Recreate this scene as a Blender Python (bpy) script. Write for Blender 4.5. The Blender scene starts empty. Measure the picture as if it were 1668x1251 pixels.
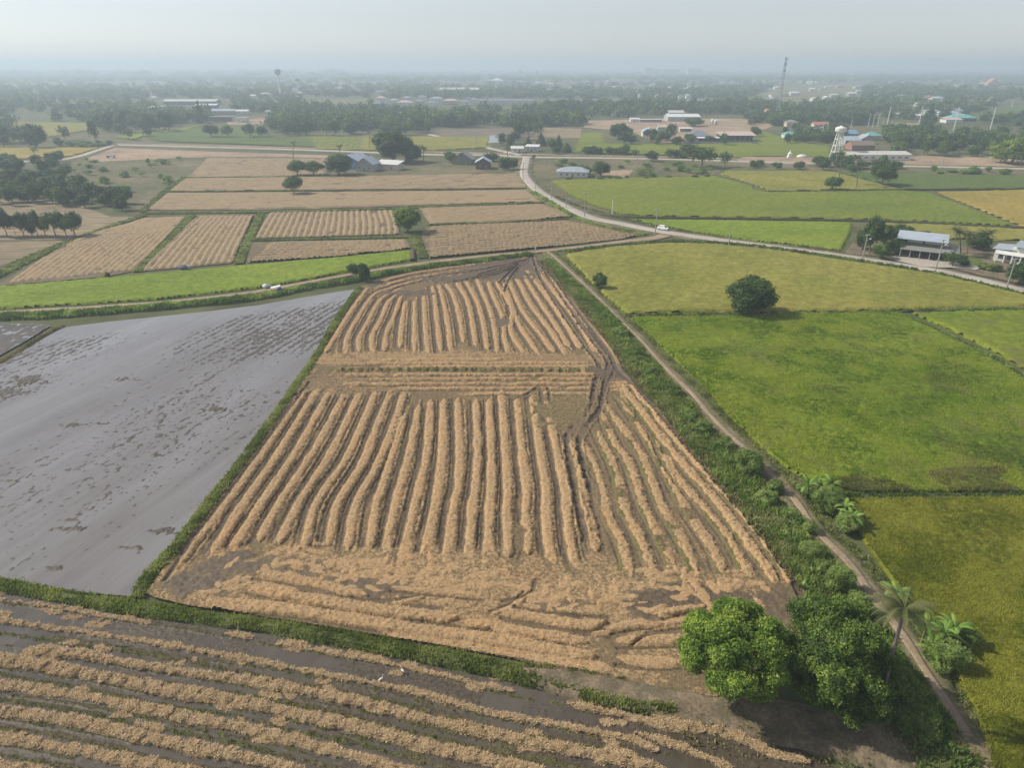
import bpy, math, random
import numpy as np
from mathutils import Vector, Matrix

random.seed(7)
rng = np.random.default_rng(11)
R = math.radians
scene = bpy.context.scene
COL = scene.collection

# ------------------------------------------------------------------ camera
CAM_H, FPX, CX, CY, PITCH = 60.0, 1112.0, 834.0, 625.5, R(25.0)
cam_data = bpy.data.cameras.new('camera')
cam_data.sensor_width = 36.0
cam_data.lens = 36.0 * FPX / 1668.0
cam_data.clip_start = 0.5
cam_data.clip_end = 60000.0
cam = bpy.data.objects.new('camera', cam_data)
COL.objects.link(cam)
cam.location = (0, 0, CAM_H)
cam.rotation_euler = (R(90) - PITCH, 0, 0)
scene.camera = cam

# ------------------------------------------------------------------ sun and sky
SUN_EL = R(42)
SUN_DIR = Vector((-math.cos(R(14)) * math.cos(SUN_EL), math.sin(R(14)) * math.cos(SUN_EL), math.sin(SUN_EL)))
sun_data = bpy.data.lights.new('sun', 'SUN')
sun_data.energy = 4.7
sun_data.angle = R(0.6)
sun_data.color = (1.0, 0.94, 0.83)
sun = bpy.data.objects.new('sun', sun_data)
COL.objects.link(sun)
sun.location = (-200, 50, 200)
sun.rotation_euler = SUN_DIR.to_track_quat('Z', 'Y').to_euler()

world = bpy.data.worlds.new('World')
scene.world = world
world.use_nodes = True
wn = world.node_tree
wn.nodes.clear()
w_out = wn.nodes.new('ShaderNodeOutputWorld')
w_bg = wn.nodes.new('ShaderNodeBackground')
w_sky = wn.nodes.new('ShaderNodeTexSky')
w_sky.sky_type = 'NISHITA'
w_sky.sun_disc = False
w_sky.sun_elevation = SUN_EL
w_sky.sun_rotation = math.atan2(SUN_DIR.x, SUN_DIR.y)
w_sky.altitude = 50
w_sky.air_density = 1.0
w_sky.dust_density = 0.4
w_sky.ozone_density = 4.0
w_hsv = wn.nodes.new('ShaderNodeHueSaturation')
w_hsv.inputs['Saturation'].default_value = 0.38
wn.links.new(w_sky.outputs[0], w_hsv.inputs['Color'])
wn.links.new(w_hsv.outputs[0], w_bg.inputs['Color'])
wn.links.new(w_bg.outputs[0], w_out.inputs['Surface'])
w_bg.inputs['Strength'].default_value = 0.12

scene.view_settings.view_transform = 'Standard'
scene.view_settings.look = 'None'
scene.view_settings.exposure = 0.06
scene.view_settings.gamma = 1.0
scene.cycles.use_denoising = True
scene.cycles.max_bounces = 6
scene.cycles.volume_bounces = 1

# ------------------------------------------------------------------ photo pixel -> place on the ground
_sp, _cp = math.sin(PITCH), math.cos(PITCH)

def W(px, py, z=0.0):
    """ground point (x, y) seen at photo pixel px, py"""
    px = np.asarray(px, float); py = np.asarray(py, float)
    dx = (px - CX) / FPX; dy = (py - CY) / FPX
    t = (CAM_H - z) / (_sp + dy * _cp)
    return np.stack([t * dx, t * (_cp - dy * _sp)], -1)

def depth(py):
    return CAM_H / (_sp + (py - CY) / FPX * _cp)

def Wp(pts, z=0.0):
    a = np.array(pts, float)
    return W(a[:, 0], a[:, 1], z)

def smooth(pts, n=8):
    """Catmull-Rom through the points"""
    p = np.array(pts, float)
    if len(p) < 3:
        t = np.linspace(0, 1, n + 1)[:, None]
        return p[0] * (1 - t) + p[-1] * t
    q = np.vstack([2 * p[0] - p[1], p, 2 * p[-1] - p[-2]])
    out = []
    for i in range(1, len(q) - 2):
        a, b, c, d = q[i - 1], q[i], q[i + 1], q[i + 2]
        for t in np.linspace(0, 1, n, endpoint=False):
            out.append(0.5 * ((2 * b) + (c - a) * t + (2 * a - 5 * b + 4 * c - d) * t * t + (3 * b - a - 3 * c + d) * t ** 3))
    out.append(p[-1])
    return np.array(out)

def resample(p, step):
    d = np.r_[0, np.cumsum(np.hypot(*np.diff(p, axis=0).T))]
    n = max(2, int(d[-1] / step) + 1)
    s = np.linspace(0, d[-1], n)
    return np.stack([np.interp(s, d, p[:, 0]), np.interp(s, d, p[:, 1])], -1)

def offset_line(p, off):
    t = np.gradient(p, axis=0)
    t /= np.maximum(np.hypot(t[:, 0], t[:, 1])[:, None], 1e-9)
    off = np.broadcast_to(off, (len(p),))[:, None]
    return p + np.stack([t[:, 1], -t[:, 0]], -1) * off      # positive = to the right when walking along

# ------------------------------------------------------------------ numpy noise
def _hash(ix, iy, seed):
    h = (ix.astype(np.int64) * 374761393 + iy.astype(np.int64) * 668265263 + seed * 1442695041) & 0xFFFFFFFF
    h = ((h ^ (h >> 13)) * 1274126177) & 0xFFFFFFFF
    return ((h ^ (h >> 16)) & 0xFFFF) / 65535.0

def noise(x, y, seed=0):
    x0 = np.floor(x); y0 = np.floor(y)
    fx = x - x0; fy = y - y0
    fx = fx * fx * (3 - 2 * fx); fy = fy * fy * (3 - 2 * fy)
    a = _hash(x0, y0, seed); b = _hash(x0 + 1, y0, seed)
    c = _hash(x0, y0 + 1, seed); d = _hash(x0 + 1, y0 + 1, seed)
    return (a * (1 - fx) + b * fx) * (1 - fy) + (c * (1 - fx) + d * fx) * fy

def fbm(x, y, seed=0, octaves=3):
    s = 0; a = 1; t = 0
    for i in range(octaves):
        s = s + a * noise(x * 2 ** i + 17.3 * i, y * 2 ** i + 5.1 * i, seed + i)
        t += a; a *= 0.5
    return s / t

def sstep(a, b, x):
    t = np.clip((x - a) / (b - a), 0, 1)
    return t * t * (3 - 2 * t)

def inside(X, Y, poly):
    r = np.zeros(X.shape, bool)
    n = len(poly)
    for i in range(n):
        x1, y1 = poly[i]; x2, y2 = poly[(i + 1) % n]
        if y1 == y2: continue
        c = (y1 > Y) != (y2 > Y)
        r ^= c & (X < (x2 - x1) * (Y - y1) / (y2 - y1) + x1)
    return r

# ------------------------------------------------------------------ objects
def tag(o, label=None, cat=None, group=None, kind=None):
    if label: o['label'] = label
    if cat: o['category'] = cat
    if group: o['group'] = group
    if kind: o['kind'] = kind
    return o

def np_mesh(name, verts, faces, mats, colors=None, mat_idx=None, smooth_shade=False):
    """faces: (n,3) or (n,4) array"""
    me = bpy.data.meshes.new(name)
    verts = np.ascontiguousarray(verts, np.float32); faces = np.ascontiguousarray(faces, np.int32)
    n, k = faces.shape
    me.vertices.add(len(verts)); me.vertices.foreach_set('co', verts.ravel())
    me.loops.add(n * k); me.loops.foreach_set('vertex_index', faces.ravel())
    me.polygons.add(n); me.polygons.foreach_set('loop_start', np.arange(0, n * k, k, dtype=np.int32))
    me.polygons.foreach_set('loop_total', np.full(n, k, np.int32))
    if mat_idx is not None: me.polygons.foreach_set('material_index', np.asarray(mat_idx, np.int32))
    if smooth_shade: me.polygons.foreach_set('use_smooth', np.ones(n, bool))
    for m in (mats if isinstance(mats, (list, tuple)) else [mats]): me.materials.append(m)
    if colors is not None:
        for cn, arr in colors.items():
            at = me.color_attributes.new(cn, 'FLOAT_COLOR', 'POINT')
            c = np.ones((len(verts), 4), np.float32); c[:, :arr.shape[1]] = arr
            at.data.foreach_set('color', c.ravel())
    me.update(calc_edges=True)
    return me

def link(name, me, parent=None, loc=(0, 0, 0), rot=0.0, scale=None):
    o = bpy.data.objects.new(name, me)
    COL.objects.link(o)
    if parent is not None: o.parent = parent
    o.location = loc
    o.rotation_euler = (0, 0, rot)
    if scale is not None: o.scale = scale if hasattr(scale, '__len__') else (scale,) * 3
    return o

def empty(name, loc, rot=0.0, scale=None):
    o = link(name, None, None, loc, rot, scale)
    o.empty_display_size = 0.5
    return o

class MB:
    """collects boxes, bars, tubes ... into one mesh"""
    def __init__(s): s.v = []; s.f = []; s.m = []
    def add(s, vs, fs, mi=0):
        o = len(s.v); s.v += [tuple(v) for v in vs]; s.f += [tuple(i + o for i in f) for f in fs]; s.m += [mi] * len(fs); return s
    def box(s, x0, y0, z0, x1, y1, z1, mi=0):
        v = [(x0, y0, z0), (x1, y0, z0), (x1, y1, z0), (x0, y1, z0), (x0, y0, z1), (x1, y0, z1), (x1, y1, z1), (x0, y1, z1)]
        return s.add(v, [(0, 3, 2, 1), (4, 5, 6, 7), (0, 1, 5, 4), (1, 2, 6, 5), (2, 3, 7, 6), (3, 0, 4, 7)], mi)
    def tube(s, pts, rad, n=8, mi=0, cap=True):
        pts = [Vector(p) for p in pts]; rings = []
        rad = rad if hasattr(rad, '__len__') else [rad] * len(pts)
        vs = []
        for i, p in enumerate(pts):
            d = (pts[min(i + 1, len(pts) - 1)] - pts[max(i - 1, 0)]).normalized()
            a = d.orthogonal().normalized() if abs(d.z) < 0.99 else Vector((1, 0, 0))
            if abs(d.z) < 0.99: a = d.cross(Vector((0, 0, 1))).normalized()
            b = d.cross(a)
            for k in range(n):
                t = 2 * math.pi * k / n
                vs.append(p + a * math.cos(t) * rad[i] + b * math.sin(t) * rad[i])
        fs = []
        for i in range(len(pts) - 1):
            for k in range(n):
                fs.append((i * n + k, i * n + (k + 1) % n, (i + 1) * n + (k + 1) % n, (i + 1) * n + k))
        if cap: fs += [tuple(range(n))[::-1], tuple(range((len(pts) - 1) * n, len(pts) * n))]
        return s.add(vs, fs, mi)
    def prism(s, poly, z0, z1, mi=0):
        """poly: list of (x, y); extruded up"""
        n = len(poly)
        vs = [(x, y, z0) for x, y in poly] + [(x, y, z1) for x, y in poly]
        fs = [tuple(range(n))[::-1], tuple(range(n, 2 * n))] + [(i, (i + 1) % n, n + (i + 1) % n, n + i) for i in range(n)]
        return s.add(vs, fs, mi)
    def lathe(s, prof, n=16, mi=0, c=(0, 0)):
        vs = []
        for r, z in prof:
            for k in range(n): vs.append((c[0] + r * math.cos(2 * math.pi * k / n), c[1] + r * math.sin(2 * math.pi * k / n), z))
        fs = []
        for i in range(len(prof) - 1):
            for k in range(n): fs.append((i * n + k, i * n + (k + 1) % n, (i + 1) * n + (k + 1) % n, (i + 1) * n + k))
        fs += [tuple(range(n))[::-1], tuple(range((len(prof) - 1) * n, len(prof) * n))]
        return s.add(vs, fs, mi)
    def slab(s, quad, th, mi=0):
        """a sloping plate: quad of four 3-D corners, thickness th downward"""
        q = [Vector(p) for p in quad]; lo = [p - Vector((0, 0, th)) for p in q]
        return s.add(q + lo, [(0, 1, 2, 3), (7, 6, 5, 4), (0, 4, 5, 1), (1, 5, 6, 2), (2, 6, 7, 3), (3, 7, 4, 0)], mi)
    def mesh(s, name, mats, smooth_shade=False):
        me = bpy.data.meshes.new(name)
        me.from_pydata(s.v, [], s.f)
        for m in (mats if isinstance(mats, (list, tuple)) else [mats]): me.materials.append(m)
        me.polygons.foreach_set('material_index', s.m)
        if smooth_shade: me.polygons.foreach_set('use_smooth', [True] * len(s.f))
        me.update()
        return me
    def build(s, name, mats, parent=None, loc=(0, 0, 0), rot=0.0, smooth_shade=False):
        return link(name, s.mesh(name, mats, smooth_shade), parent, loc, rot)

# ------------------------------------------------------------------ materials
class NT:
    def __init__(s, name):
        s.m = bpy.data.materials.new(name); s.m.use_nodes = True
        s.t = s.m.node_tree; s.b = s.t.nodes['Principled BSDF']; s.out = s.t.nodes['Material Output']
        s.b.inputs['Roughness'].default_value = 0.9
        s.b.inputs['Specular IOR Level'].default_value = 0.25
        s.co = s.t.nodes.new('ShaderNodeTexCoord').outputs['Object']
        s.geo = None
    def n(s, t, **k):
        o = s.t.nodes.new(t)
        for a, v in k.items(): setattr(o, a, v)
        return o
    def l(s, a, b): s.t.links.new(a, b)
    def mapping(s, scale=(1, 1, 1), rot=(0, 0, 0), co=None):
        r_ = s.n('ShaderNodeMapping'); r_.inputs['Rotation'].default_value = rot; s.l(co or s.co, r_.inputs['Vector'])
        m = s.n('ShaderNodeMapping'); m.inputs['Scale'].default_value = scale
        s.l(r_.outputs[0], m.inputs['Vector']); return m.outputs[0]
    def noise(s, scale, detail=3, rough=0.55, co=None):
        n = s.n('ShaderNodeTexNoise'); n.inputs['Scale'].default_value = scale
        n.inputs['Detail'].default_value = detail; n.inputs['Roughness'].default_value = rough
        s.l(co or s.co, n.inputs['Vector']); return n.outputs['Fac']
    def ramp(s, fac, stops):
        r = s.n('ShaderNodeValToRGB'); e = r.color_ramp.elements
        while len(e) < len(stops): e.new(0.5)
        for i, (p, c) in enumerate(stops):
            e[i].position = p; e[i].color = (c if hasattr(c, '__len__') else (c, c, c)) + (1,) if not hasattr(c, '__len__') or len(c) == 3 else c
        s.l(fac, r.inputs[0]); return r.outputs[0]
    def mix(s, fac, a, b, mode='MIX'):
        m = s.n('ShaderNodeMix', data_type='RGBA', blend_type=mode)
        for sock, v in ((m.inputs[0], fac), (m.inputs[6], a), (m.inputs[7], b)):
            if hasattr(v, 'is_output'): s.l(v, sock)
            elif hasattr(v, '__len__'): sock.default_value = tuple(v) + (1,)
            else: sock.default_value = v
        return m.outputs[2]
    def math(s, op, a, b=0.0, clamp=False):
        m = s.n('ShaderNodeMath', operation=op, use_clamp=clamp)
        for sock, v in ((m.inputs[0], a), (m.inputs[1], b)):
            if hasattr(v, 'is_output'): s.l(v, sock)
            else: sock.default_value = v
        return m.outputs[0]
    def bump(s, h, strength=0.5, dist=0.1):
        b = s.n('ShaderNodeBump'); b.inputs['Strength'].default_value = strength; b.inputs['Distance'].default_value = dist
        s.l(h, b.inputs['Height']); s.l(b.outputs[0], s.b.inputs['Normal'])
    def base(s, c):
        if hasattr(c, 'is_output'): s.l(c, s.b.inputs['Base Color'])
        else: s.b.inputs['Base Color'].default_value = tuple(c) + (1,)
    def rough(s, v):
        if hasattr(v, 'is_output'): s.l(v, s.b.inputs['Roughness'])
        else: s.b.inputs['Roughness'].default_value = v

def blotchy(name, stops, scale=0.05, fine=None, bump=0.0, rough=0.95, detail=4, bdist=0.1, aniso=None, rot=0.0, fine_amt=0.35, spec=0.15):
    """ground-like material: large soft patches of a few colours times a fine grain"""
    t = NT(name)
    co = t.mapping(aniso or (1, 1, 1), (0, 0, rot))
    c = t.ramp(t.noise(scale, detail, 0.6, co), stops)
    if fine:
        f = t.noise(fine, 3, 0.65, co)
        g = t.ramp(f, [(0.3, 1 - fine_amt), (0.7, 1 + fine_amt)])
        c = t.mix(1.0, c, g, 'MULTIPLY')
        if bump: t.bump(f, bump, bdist)
    t.base(c); t.rough(rough); t.b.inputs['Specular IOR Level'].default_value = spec
    return t.m

def plain(name, col, rough=0.6, var=0.12, scale=1.5, metal=0.0, spec=0.4, dirt=None):
    """a painted or built surface: its colour with slight weathering"""
    t = NT(name)
    f = t.noise(scale, 5, 0.6)
    lo = tuple(max(0, c * (1 - var)) for c in col); hi = tuple(min(1, c * (1 + var)) for c in col)
    c = t.ramp(f, [(0.3, lo), (0.7, hi)])
    if dirt:
        c = t.mix(t.ramp(t.noise(scale * 0.5, 6, 0.7), [(0.5, 0.0), (0.75, 0.7)]), c, dirt)
    t.base(c); t.rough(rough); t.b.inputs['Metallic'].default_value = metal; t.b.inputs['Specular IOR Level'].default_value = spec
    return t.m
# ================================================================== GROUND, HAZE
m_ground = blotchy('ground_earth', [(0.3, (0.07, 0.085, 0.035)), (0.5, (0.10, 0.105, 0.045)), (0.7, (0.15, 0.125, 0.07))], 0.004, fine=0.06, fine_amt=0.3)
EXT = 14000.0
g = MB()
g.add([(-EXT, -300, 0), (EXT, -300, 0), (EXT, EXT, 0), (-EXT, EXT, 0)], [(0, 1, 2, 3)])
tag(g.build('ground', m_ground, loc=(0, 0, -0.35)), 'flat open farm land reaching to the hazy horizon', kind='structure')

def field_material(name, mud=(0.115, 0.086, 0.058), straw=(0.47, 0.315, 0.165), straw2=(0.30, 0.195, 0.10), stub=(0.24, 0.17, 0.095), green=(0.12, 0.115, 0.035), wet_rough=0.5):
    t = NT(name)
    a = t.n('ShaderNodeVertexColor', layer_name='mask')
    sp = t.n('ShaderNodeSeparateColor'); t.l(a.outputs[0], sp.inputs[0])
    S, G, B = sp.outputs
    big = t.noise(0.11, 3)
    f1 = t.noise(2.2, 4, 0.7)
    f2 = t.noise(7.0, 4, 0.8)
    strawc = t.mix(t.ramp(f1, [(0.32, 0), (0.62, 1)]), straw2, straw)
    strawc = t.mix(t.ramp(big, [(0.45, 0.0), (0.65, 0.45)]), strawc, tuple(c * k for c, k in zip(straw, (1.02, 0.90, 0.80))))
    strawc = t.mix(1.0, strawc, t.ramp(f2, [(0.3, 0.55), (0.7, 1.35)]), 'MULTIPLY')
    stubc = t.mix(t.ramp(f1, [(0.35, 0), (0.65, 1)]), tuple(c * 0.62 for c in stub), stub)
    stubc = t.mix(G, stubc, t.mix(t.ramp(f2, [(0.4, 0), (0.6, 1)]), tuple(c * 0.75 for c in green), tuple(c * 1.35 for c in green)))
    stubc = t.mix(1.0, stubc, t.ramp(f2, [(0.3, 0.65), (0.7, 1.3)]), 'MULTIPLY')
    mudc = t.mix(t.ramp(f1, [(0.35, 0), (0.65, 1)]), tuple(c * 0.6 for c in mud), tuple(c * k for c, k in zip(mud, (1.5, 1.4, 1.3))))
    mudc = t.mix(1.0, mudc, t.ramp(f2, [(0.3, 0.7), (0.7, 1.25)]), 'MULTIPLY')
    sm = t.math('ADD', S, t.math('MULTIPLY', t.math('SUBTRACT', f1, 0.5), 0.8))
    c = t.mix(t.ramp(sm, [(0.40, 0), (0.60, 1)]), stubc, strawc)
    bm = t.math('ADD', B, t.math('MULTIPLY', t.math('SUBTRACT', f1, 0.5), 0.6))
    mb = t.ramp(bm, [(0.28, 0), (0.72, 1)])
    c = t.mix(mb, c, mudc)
    t.base(c)
    t.rough(t.ramp(mb, [(0, 0.95), (1, wet_rough)]))
    t.b.inputs['Specular IOR Level'].default_value = 0.25
    t.bump(t.math('ADD', f1, t.math('MULTIPLY', f2, 0.5)), 0.7, 0.12)
    return t.m

class Field:
    """height field over a polygon of the ground, with masks for straw, green stubble and wet mud"""
    def __init__(s, poly, rx, base=0.0, ystep=None):
        s.poly = poly
        x0, y0 = poly.min(0); x1, y1 = poly.max(0)
        s.xs = np.arange(x0 - rx, x1 + 2 * rx, rx)
        ys = [y0 - rx]
        while ys[-1] < y1 + rx:
            ys.append(ys[-1] + (rx if ystep is None else max(rx * 0.85, ys[-1] * ystep)))
        s.ys = np.array(ys)
        s.X, s.Y = np.meshgrid(s.xs, s.ys)
        s.H = np.full(s.X.shape, base, float)
        s.S = np.zeros(s.X.shape); s.G = np.zeros(s.X.shape); s.B = np.zeros(s.X.shape)
        s.k = 0
    def near(s, line, reach, step=2.0):
        """yields windows of the grid near the line: slices, distance, signed side, run along"""
        p = resample(line, step); run = 0.0
        for a, b in zip(p[:-1], p[1:]):
            L = math.hypot(*(b - a))
            i0 = np.searchsorted(s.xs, min(a[0], b[0]) - reach); i1 = np.searchsorted(s.xs, max(a[0], b[0]) + reach)
            j0 = np.searchsorted(s.ys, min(a[1], b[1]) - reach); j1 = np.searchsorted(s.ys, max(a[1], b[1]) + reach)
            if i1 > i0 and j1 > j0 and L > 1e-6:
                sl = (slice(j0, j1), slice(i0, i1))
                X, Y = s.X[sl], s.Y[sl]
                t = ((X - a[0]) * (b[0] - a[0]) + (Y - a[1]) * (b[1] - a[1])) / L ** 2
                tc = np.clip(t, 0, 1)
                dx = X - a[0] - tc * (b[0] - a[0]); dy = Y - a[1] - tc * (b[1] - a[1])
                yield sl, X, Y, np.hypot(dx, dy), run + tc * L
            run += L
        s.total = run
    def windrow(s, line, hw=0.95, h=0.45, lean=0.0, strength=1.0, rough=1.0, bunch=3.0, taper=2.0, gap=0.0):
        s.k += 13
        tot = np.hypot(*np.diff(line, axis=0).T).sum()
        for sl, X, Y, d, run in s.near(line, hw * 2.0 + 0.4):
            d = d + (noise(X / 0.7, Y / 0.7, s.k) - 0.5) * 0.26 * rough + (noise(X / 2.6, Y / 2.6, s.k + 1) - 0.5) * 0.22 * rough
            w = hw * (0.82 + 0.36 * noise(run / 3.3, run * 0, s.k + 2)) * sstep(-0.2, taper, run + 0.01) ** 0.5 * sstep(-0.2, taper, tot - run + 0.01) ** 0.5
            q = np.clip(1 - (np.abs(d) / np.maximum(w, 0.05)) ** 4, 0, 1) ** 0.8
            bn = noise(run / bunch, run * 0 + s.k, s.k + 3)
            hh = h * (0.78 + 0.4 * bn) * strength
            if gap > 0:
                hh = hh * sstep(gap - 0.1, gap + 0.08, noise(run / 5.0, run * 0, s.k + 5))
            lump = (fbm(X / 0.36, Y / 0.36, s.k + 4, 3) - 0.5) * 0.34 * rough * h / 0.45
            H = q * hh + (q > 0.05) * lump * np.minimum(q * 2, 1)
            s.H[sl] = np.where(H > 0, np.maximum(s.H[sl], H + np.minimum(s.H[sl], 0.02)), s.H[sl])
            s.S[sl] = np.maximum(s.S[sl], sstep(1.12, 0.85, d / np.maximum(w, 0.05)) * (hh / h > 0.25) * (0.55 + 0.45 * strength))
            s.B[sl] *= 1 - sstep(1.1, 0.8, d / np.maximum(w, 0.05)) * (hh / h > 0.25)
    def track(s, line, hw=0.28, depth_=0.14, wet=1.0, wander=0.25, ridge=0.0, patch=0.0, straw_off=1.0):
        s.k += 7
        for sl, X, Y, d, run in s.near(line, hw * 2.2 + 0.5):
            d = d + (noise(X / 1.1, Y / 1.1, s.k) - 0.5) * 2 * wander * hw / 0.28 * 0.6
            q = sstep(1.35, 0.7, d / hw)
            if patch > 0: q = q * sstep(patch - 0.12, patch + 0.12, noise(run / 6.0, run * 0, s.k + 3))
            s.H[sl] -= 0  # keep the base
            s.H[sl] = np.minimum(s.H[sl], np.where(q > 0.02, s.H[sl] * (1 - q) - depth_ * q, s.H[sl]))
            if ridge: s.H[sl] += ridge * np.exp(-((d - hw * 1.6) / (hw * 0.45)) ** 2) * (0.5 + noise(X / 0.6, Y / 0.6, s.k + 1))
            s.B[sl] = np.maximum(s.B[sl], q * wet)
            s.S[sl] *= 1 - q * straw_off
    def stubble(s, line, hw=0.3, h=0.13, green=0.6, straw=0.0):
        s.k += 5
        for sl, X, Y, d, run in s.near(line, hw * 2 + 0.3):
            q = sstep(1.2, 0.6, (d + (noise(X / 0.9, Y / 0.9, s.k) - 0.5) * 0.3) / hw)
            s.H[sl] += q * h * (0.5 + noise(X / 0.35, Y / 0.35, s.k + 1))
            s.G[sl] = np.maximum(s.G[sl], q * green * noise(X / 3, Y / 3, s.k + 2) * 1.6)
            s.B[sl] *= 1 - q * 0.8
            if straw: s.S[sl] = np.maximum(s.S[sl], q * straw * (0.75 + 0.5 * noise(X / 1.3, Y / 1.3, s.k + 3)))
    def blob(s, cx, cy, rx, ry, straw=None, wet=None, green=None, h=None, rot=0.0, rough=0.5):
        """a patch of ground given by its centre pixel and its size in metres"""
        s.k += 3
        c = W(cx, cy); reach = max(rx, ry) * 1.5
        i0, i1 = np.searchsorted(s.xs, [c[0] - reach, c[0] + reach]); j0, j1 = np.searchsorted(s.ys, [c[1] - reach, c[1] + reach])
        sl = (slice(j0, j1), slice(i0, i1)); X, Y = s.X[sl] - c[0], s.Y[sl] - c[1]
        u = X * math.cos(rot) + Y * math.sin(rot); v = -X * math.sin(rot) + Y * math.cos(rot)
        d = np.hypot(u / rx, v / ry) + (fbm(X / 1.6, Y / 1.6, s.k, 3) - 0.5) * 2 * rough
        q = sstep(1.35, 0.6, d)
        if straw is not None: s.S[sl] = s.S[sl] * (1 - q) + straw * q
        if wet is not None: s.B[sl] = s.B[sl] * (1 - q) + wet * q
        if green is not None: s.G[sl] = s.G[sl] * (1 - q) + green * q
        if h is not None: s.H[sl] = s.H[sl] * (1 - q) + q * (h * (0.3 + 1.4 * fbm(X / 0.7, Y / 0.7, s.k + 1, 2)))
    def build(s, name, mat, label, straw_name=None, straw_label=None):
        inn = inside(s.X, s.Y, s.poly)
        q = inn[:-1, :-1] & inn[1:, :-1] & inn[:-1, 1:] & inn[1:, 1:]
        ny, nx = s.X.shape
        idx = np.arange(ny * nx).reshape(ny, nx)
        F = np.stack([idx[:-1, :-1][q], idx[:-1, 1:][q], idx[1:, 1:][q], idx[1:, :-1][q]], -1)
        V = np.stack([s.X.ravel(), s.Y.ravel(), s.H.ravel()], -1)
        Cc = np.stack([s.S.ravel(), s.G.ravel(), s.B.ravel()], -1)
        sm = s.S.ravel()[F].mean(1) > 0.62
        def part(sel, nm, kind, lb):
            ff = F[sel]; u, inv = np.unique(ff, return_inverse=True)
            me = np_mesh(nm, V[u], inv.reshape(ff.shape), mat, {'mask': Cc[u]}, smooth_shade=True)
            tag(link(nm, me), lb, kind=kind)
        if straw_name and sm.any() and (~sm).any():
            part(~sm, name, 'structure', label)
            part(sm, straw_name, 'stuff', straw_label)
        else:
            part(np.ones(len(F), bool), name, 'structure', label)

def stalks(F, name, n_straw, n_stub, seed, label, L=0.42, xmin=-1e9):
    """loose stalks standing out of the straw rows and cut stubble between them"""
    r = np.random.default_rng(seed); inn = inside(F.X, F.Y, F.poly)
    wgt = np.gradient(F.ys)[:, None] * np.ones_like(F.X)
    for sel, n, w_, h_, lay, mt in ((inn & (F.S > 0.7), n_straw, 0.038, 0.12, 1.0, 0), (inn & (F.S < 0.6) & (F.B < 0.4), n_stub, 0.035, 0.17, 0.0, 1)):
        j, i = np.nonzero(sel); p = wgt[j, i] / wgt[j, i].sum(); k = r.choice(len(j), n, p=p)
        x = F.X[j[k], i[k]] + r.uniform(-0.1, 0.1, n); y = F.Y[j[k], i[k]] + r.uniform(-0.1, 0.1, n); z = F.H[j[k], i[k]] - 0.03
        a = r.uniform(0, 2 * np.pi, n); b = a + r.normal(size=n) * 0.5 + np.pi / 2
        Ls = L * r.uniform(0.5, 1.2, n) * (1 if lay else 0.25)
        tip = np.c_[np.cos(b) * Ls, np.sin(b) * Ls, h_ * r.uniform(0.3, 1.2, n) * (1 if lay else 1.0)]
        d = np.c_[np.cos(a), np.sin(a), np.zeros(n)] * (w_ * r.uniform(0.6, 1.5, n))[:, None]
        P = np.c_[x, y, z]
        V = np.stack([P - d, P + d, P + tip + d * 0.4, P + tip - d * 0.4], 1).reshape(-1, 3)
        cc = np.zeros((4 * n, 3)); g_ = F.G[j[k], i[k]]
        cc[:, 0] = np.repeat(np.clip(r.uniform(0.1, 1, n) * (1 if lay else 0.8), 0, 1), 4); cc[:, 1] = np.repeat(np.clip(g_ + r.uniform(-0.2, 0.35, n), 0, 1) if not lay else np.zeros(n), 4)
        me = np_mesh(name, V, np.arange(4 * n).reshape(n, 4), m_stalk, {'mask': cc})
        tag(link('straw' if lay else 'stubble', me), ('loose stalks on ' if lay else 'cut stubble in ') + label, kind='stuff')
def stalk_material():
    t = NT('straw_stalks'); a = t.n('ShaderNodeVertexColor', layer_name='mask')
    sp = t.n('ShaderNodeSeparateColor'); t.l(a.outputs[0], sp.inputs[0])
    c = t.ramp(sp.outputs[0], [(0.0, (0.24, 0.15, 0.08)), (0.5, (0.42, 0.285, 0.155)), (1.0, (0.62, 0.45, 0.26))])
    c = t.mix(t.math('MULTIPLY', sp.outputs[1], 0.85), c, (0.15, 0.16, 0.04))
    t.base(c); t.rough(0.8); return t.m
m_stalk = stalk_material()
# ------------------------------------------------------------------ the harvested field in the middle
main_px = [(236, 966), (262, 930), (290, 893), (345, 820), (425, 717), (490, 624), (525, 572), (555, 520), (588, 466), (640, 449), (700, 436), (780, 426),
           (868, 414), (882, 424), (905, 450), (952, 510), (1000, 572), (1018, 606), (1034, 624), (1068, 660), (1112, 712), (1165, 773), (1225, 845),
           (1288, 925), (1322, 975), (1338, 1010), (1300, 1090), (1200, 1140), (1100, 1130), (1000, 1110), (930, 1100), (835, 1073), (700, 1049), (600, 1033), (420, 1003), (310, 988), (250, 974)]
main_poly = Wp(main_px)
F = Field(main_poly, 0.17, 0.0, ystep=0.0015)
F.H += (fbm(F.X / 0.5, F.Y / 0.5, 3, 2) - 0.5) * 0.10 + (fbm(F.X / 9, F.Y / 9, 4, 2) - 0.5) * 0.10
F.S += 0.34 + (fbm(F.X / 4, F.Y / 4, 5, 3) - 0.5) * 0.6
F.B += 0.35 * sstep(0.54, 0.66, fbm(F.X / 7, F.Y / 7, 8, 3))
F.G += 0.12 * noise(F.X / 12, F.Y / 12, 6)

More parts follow.
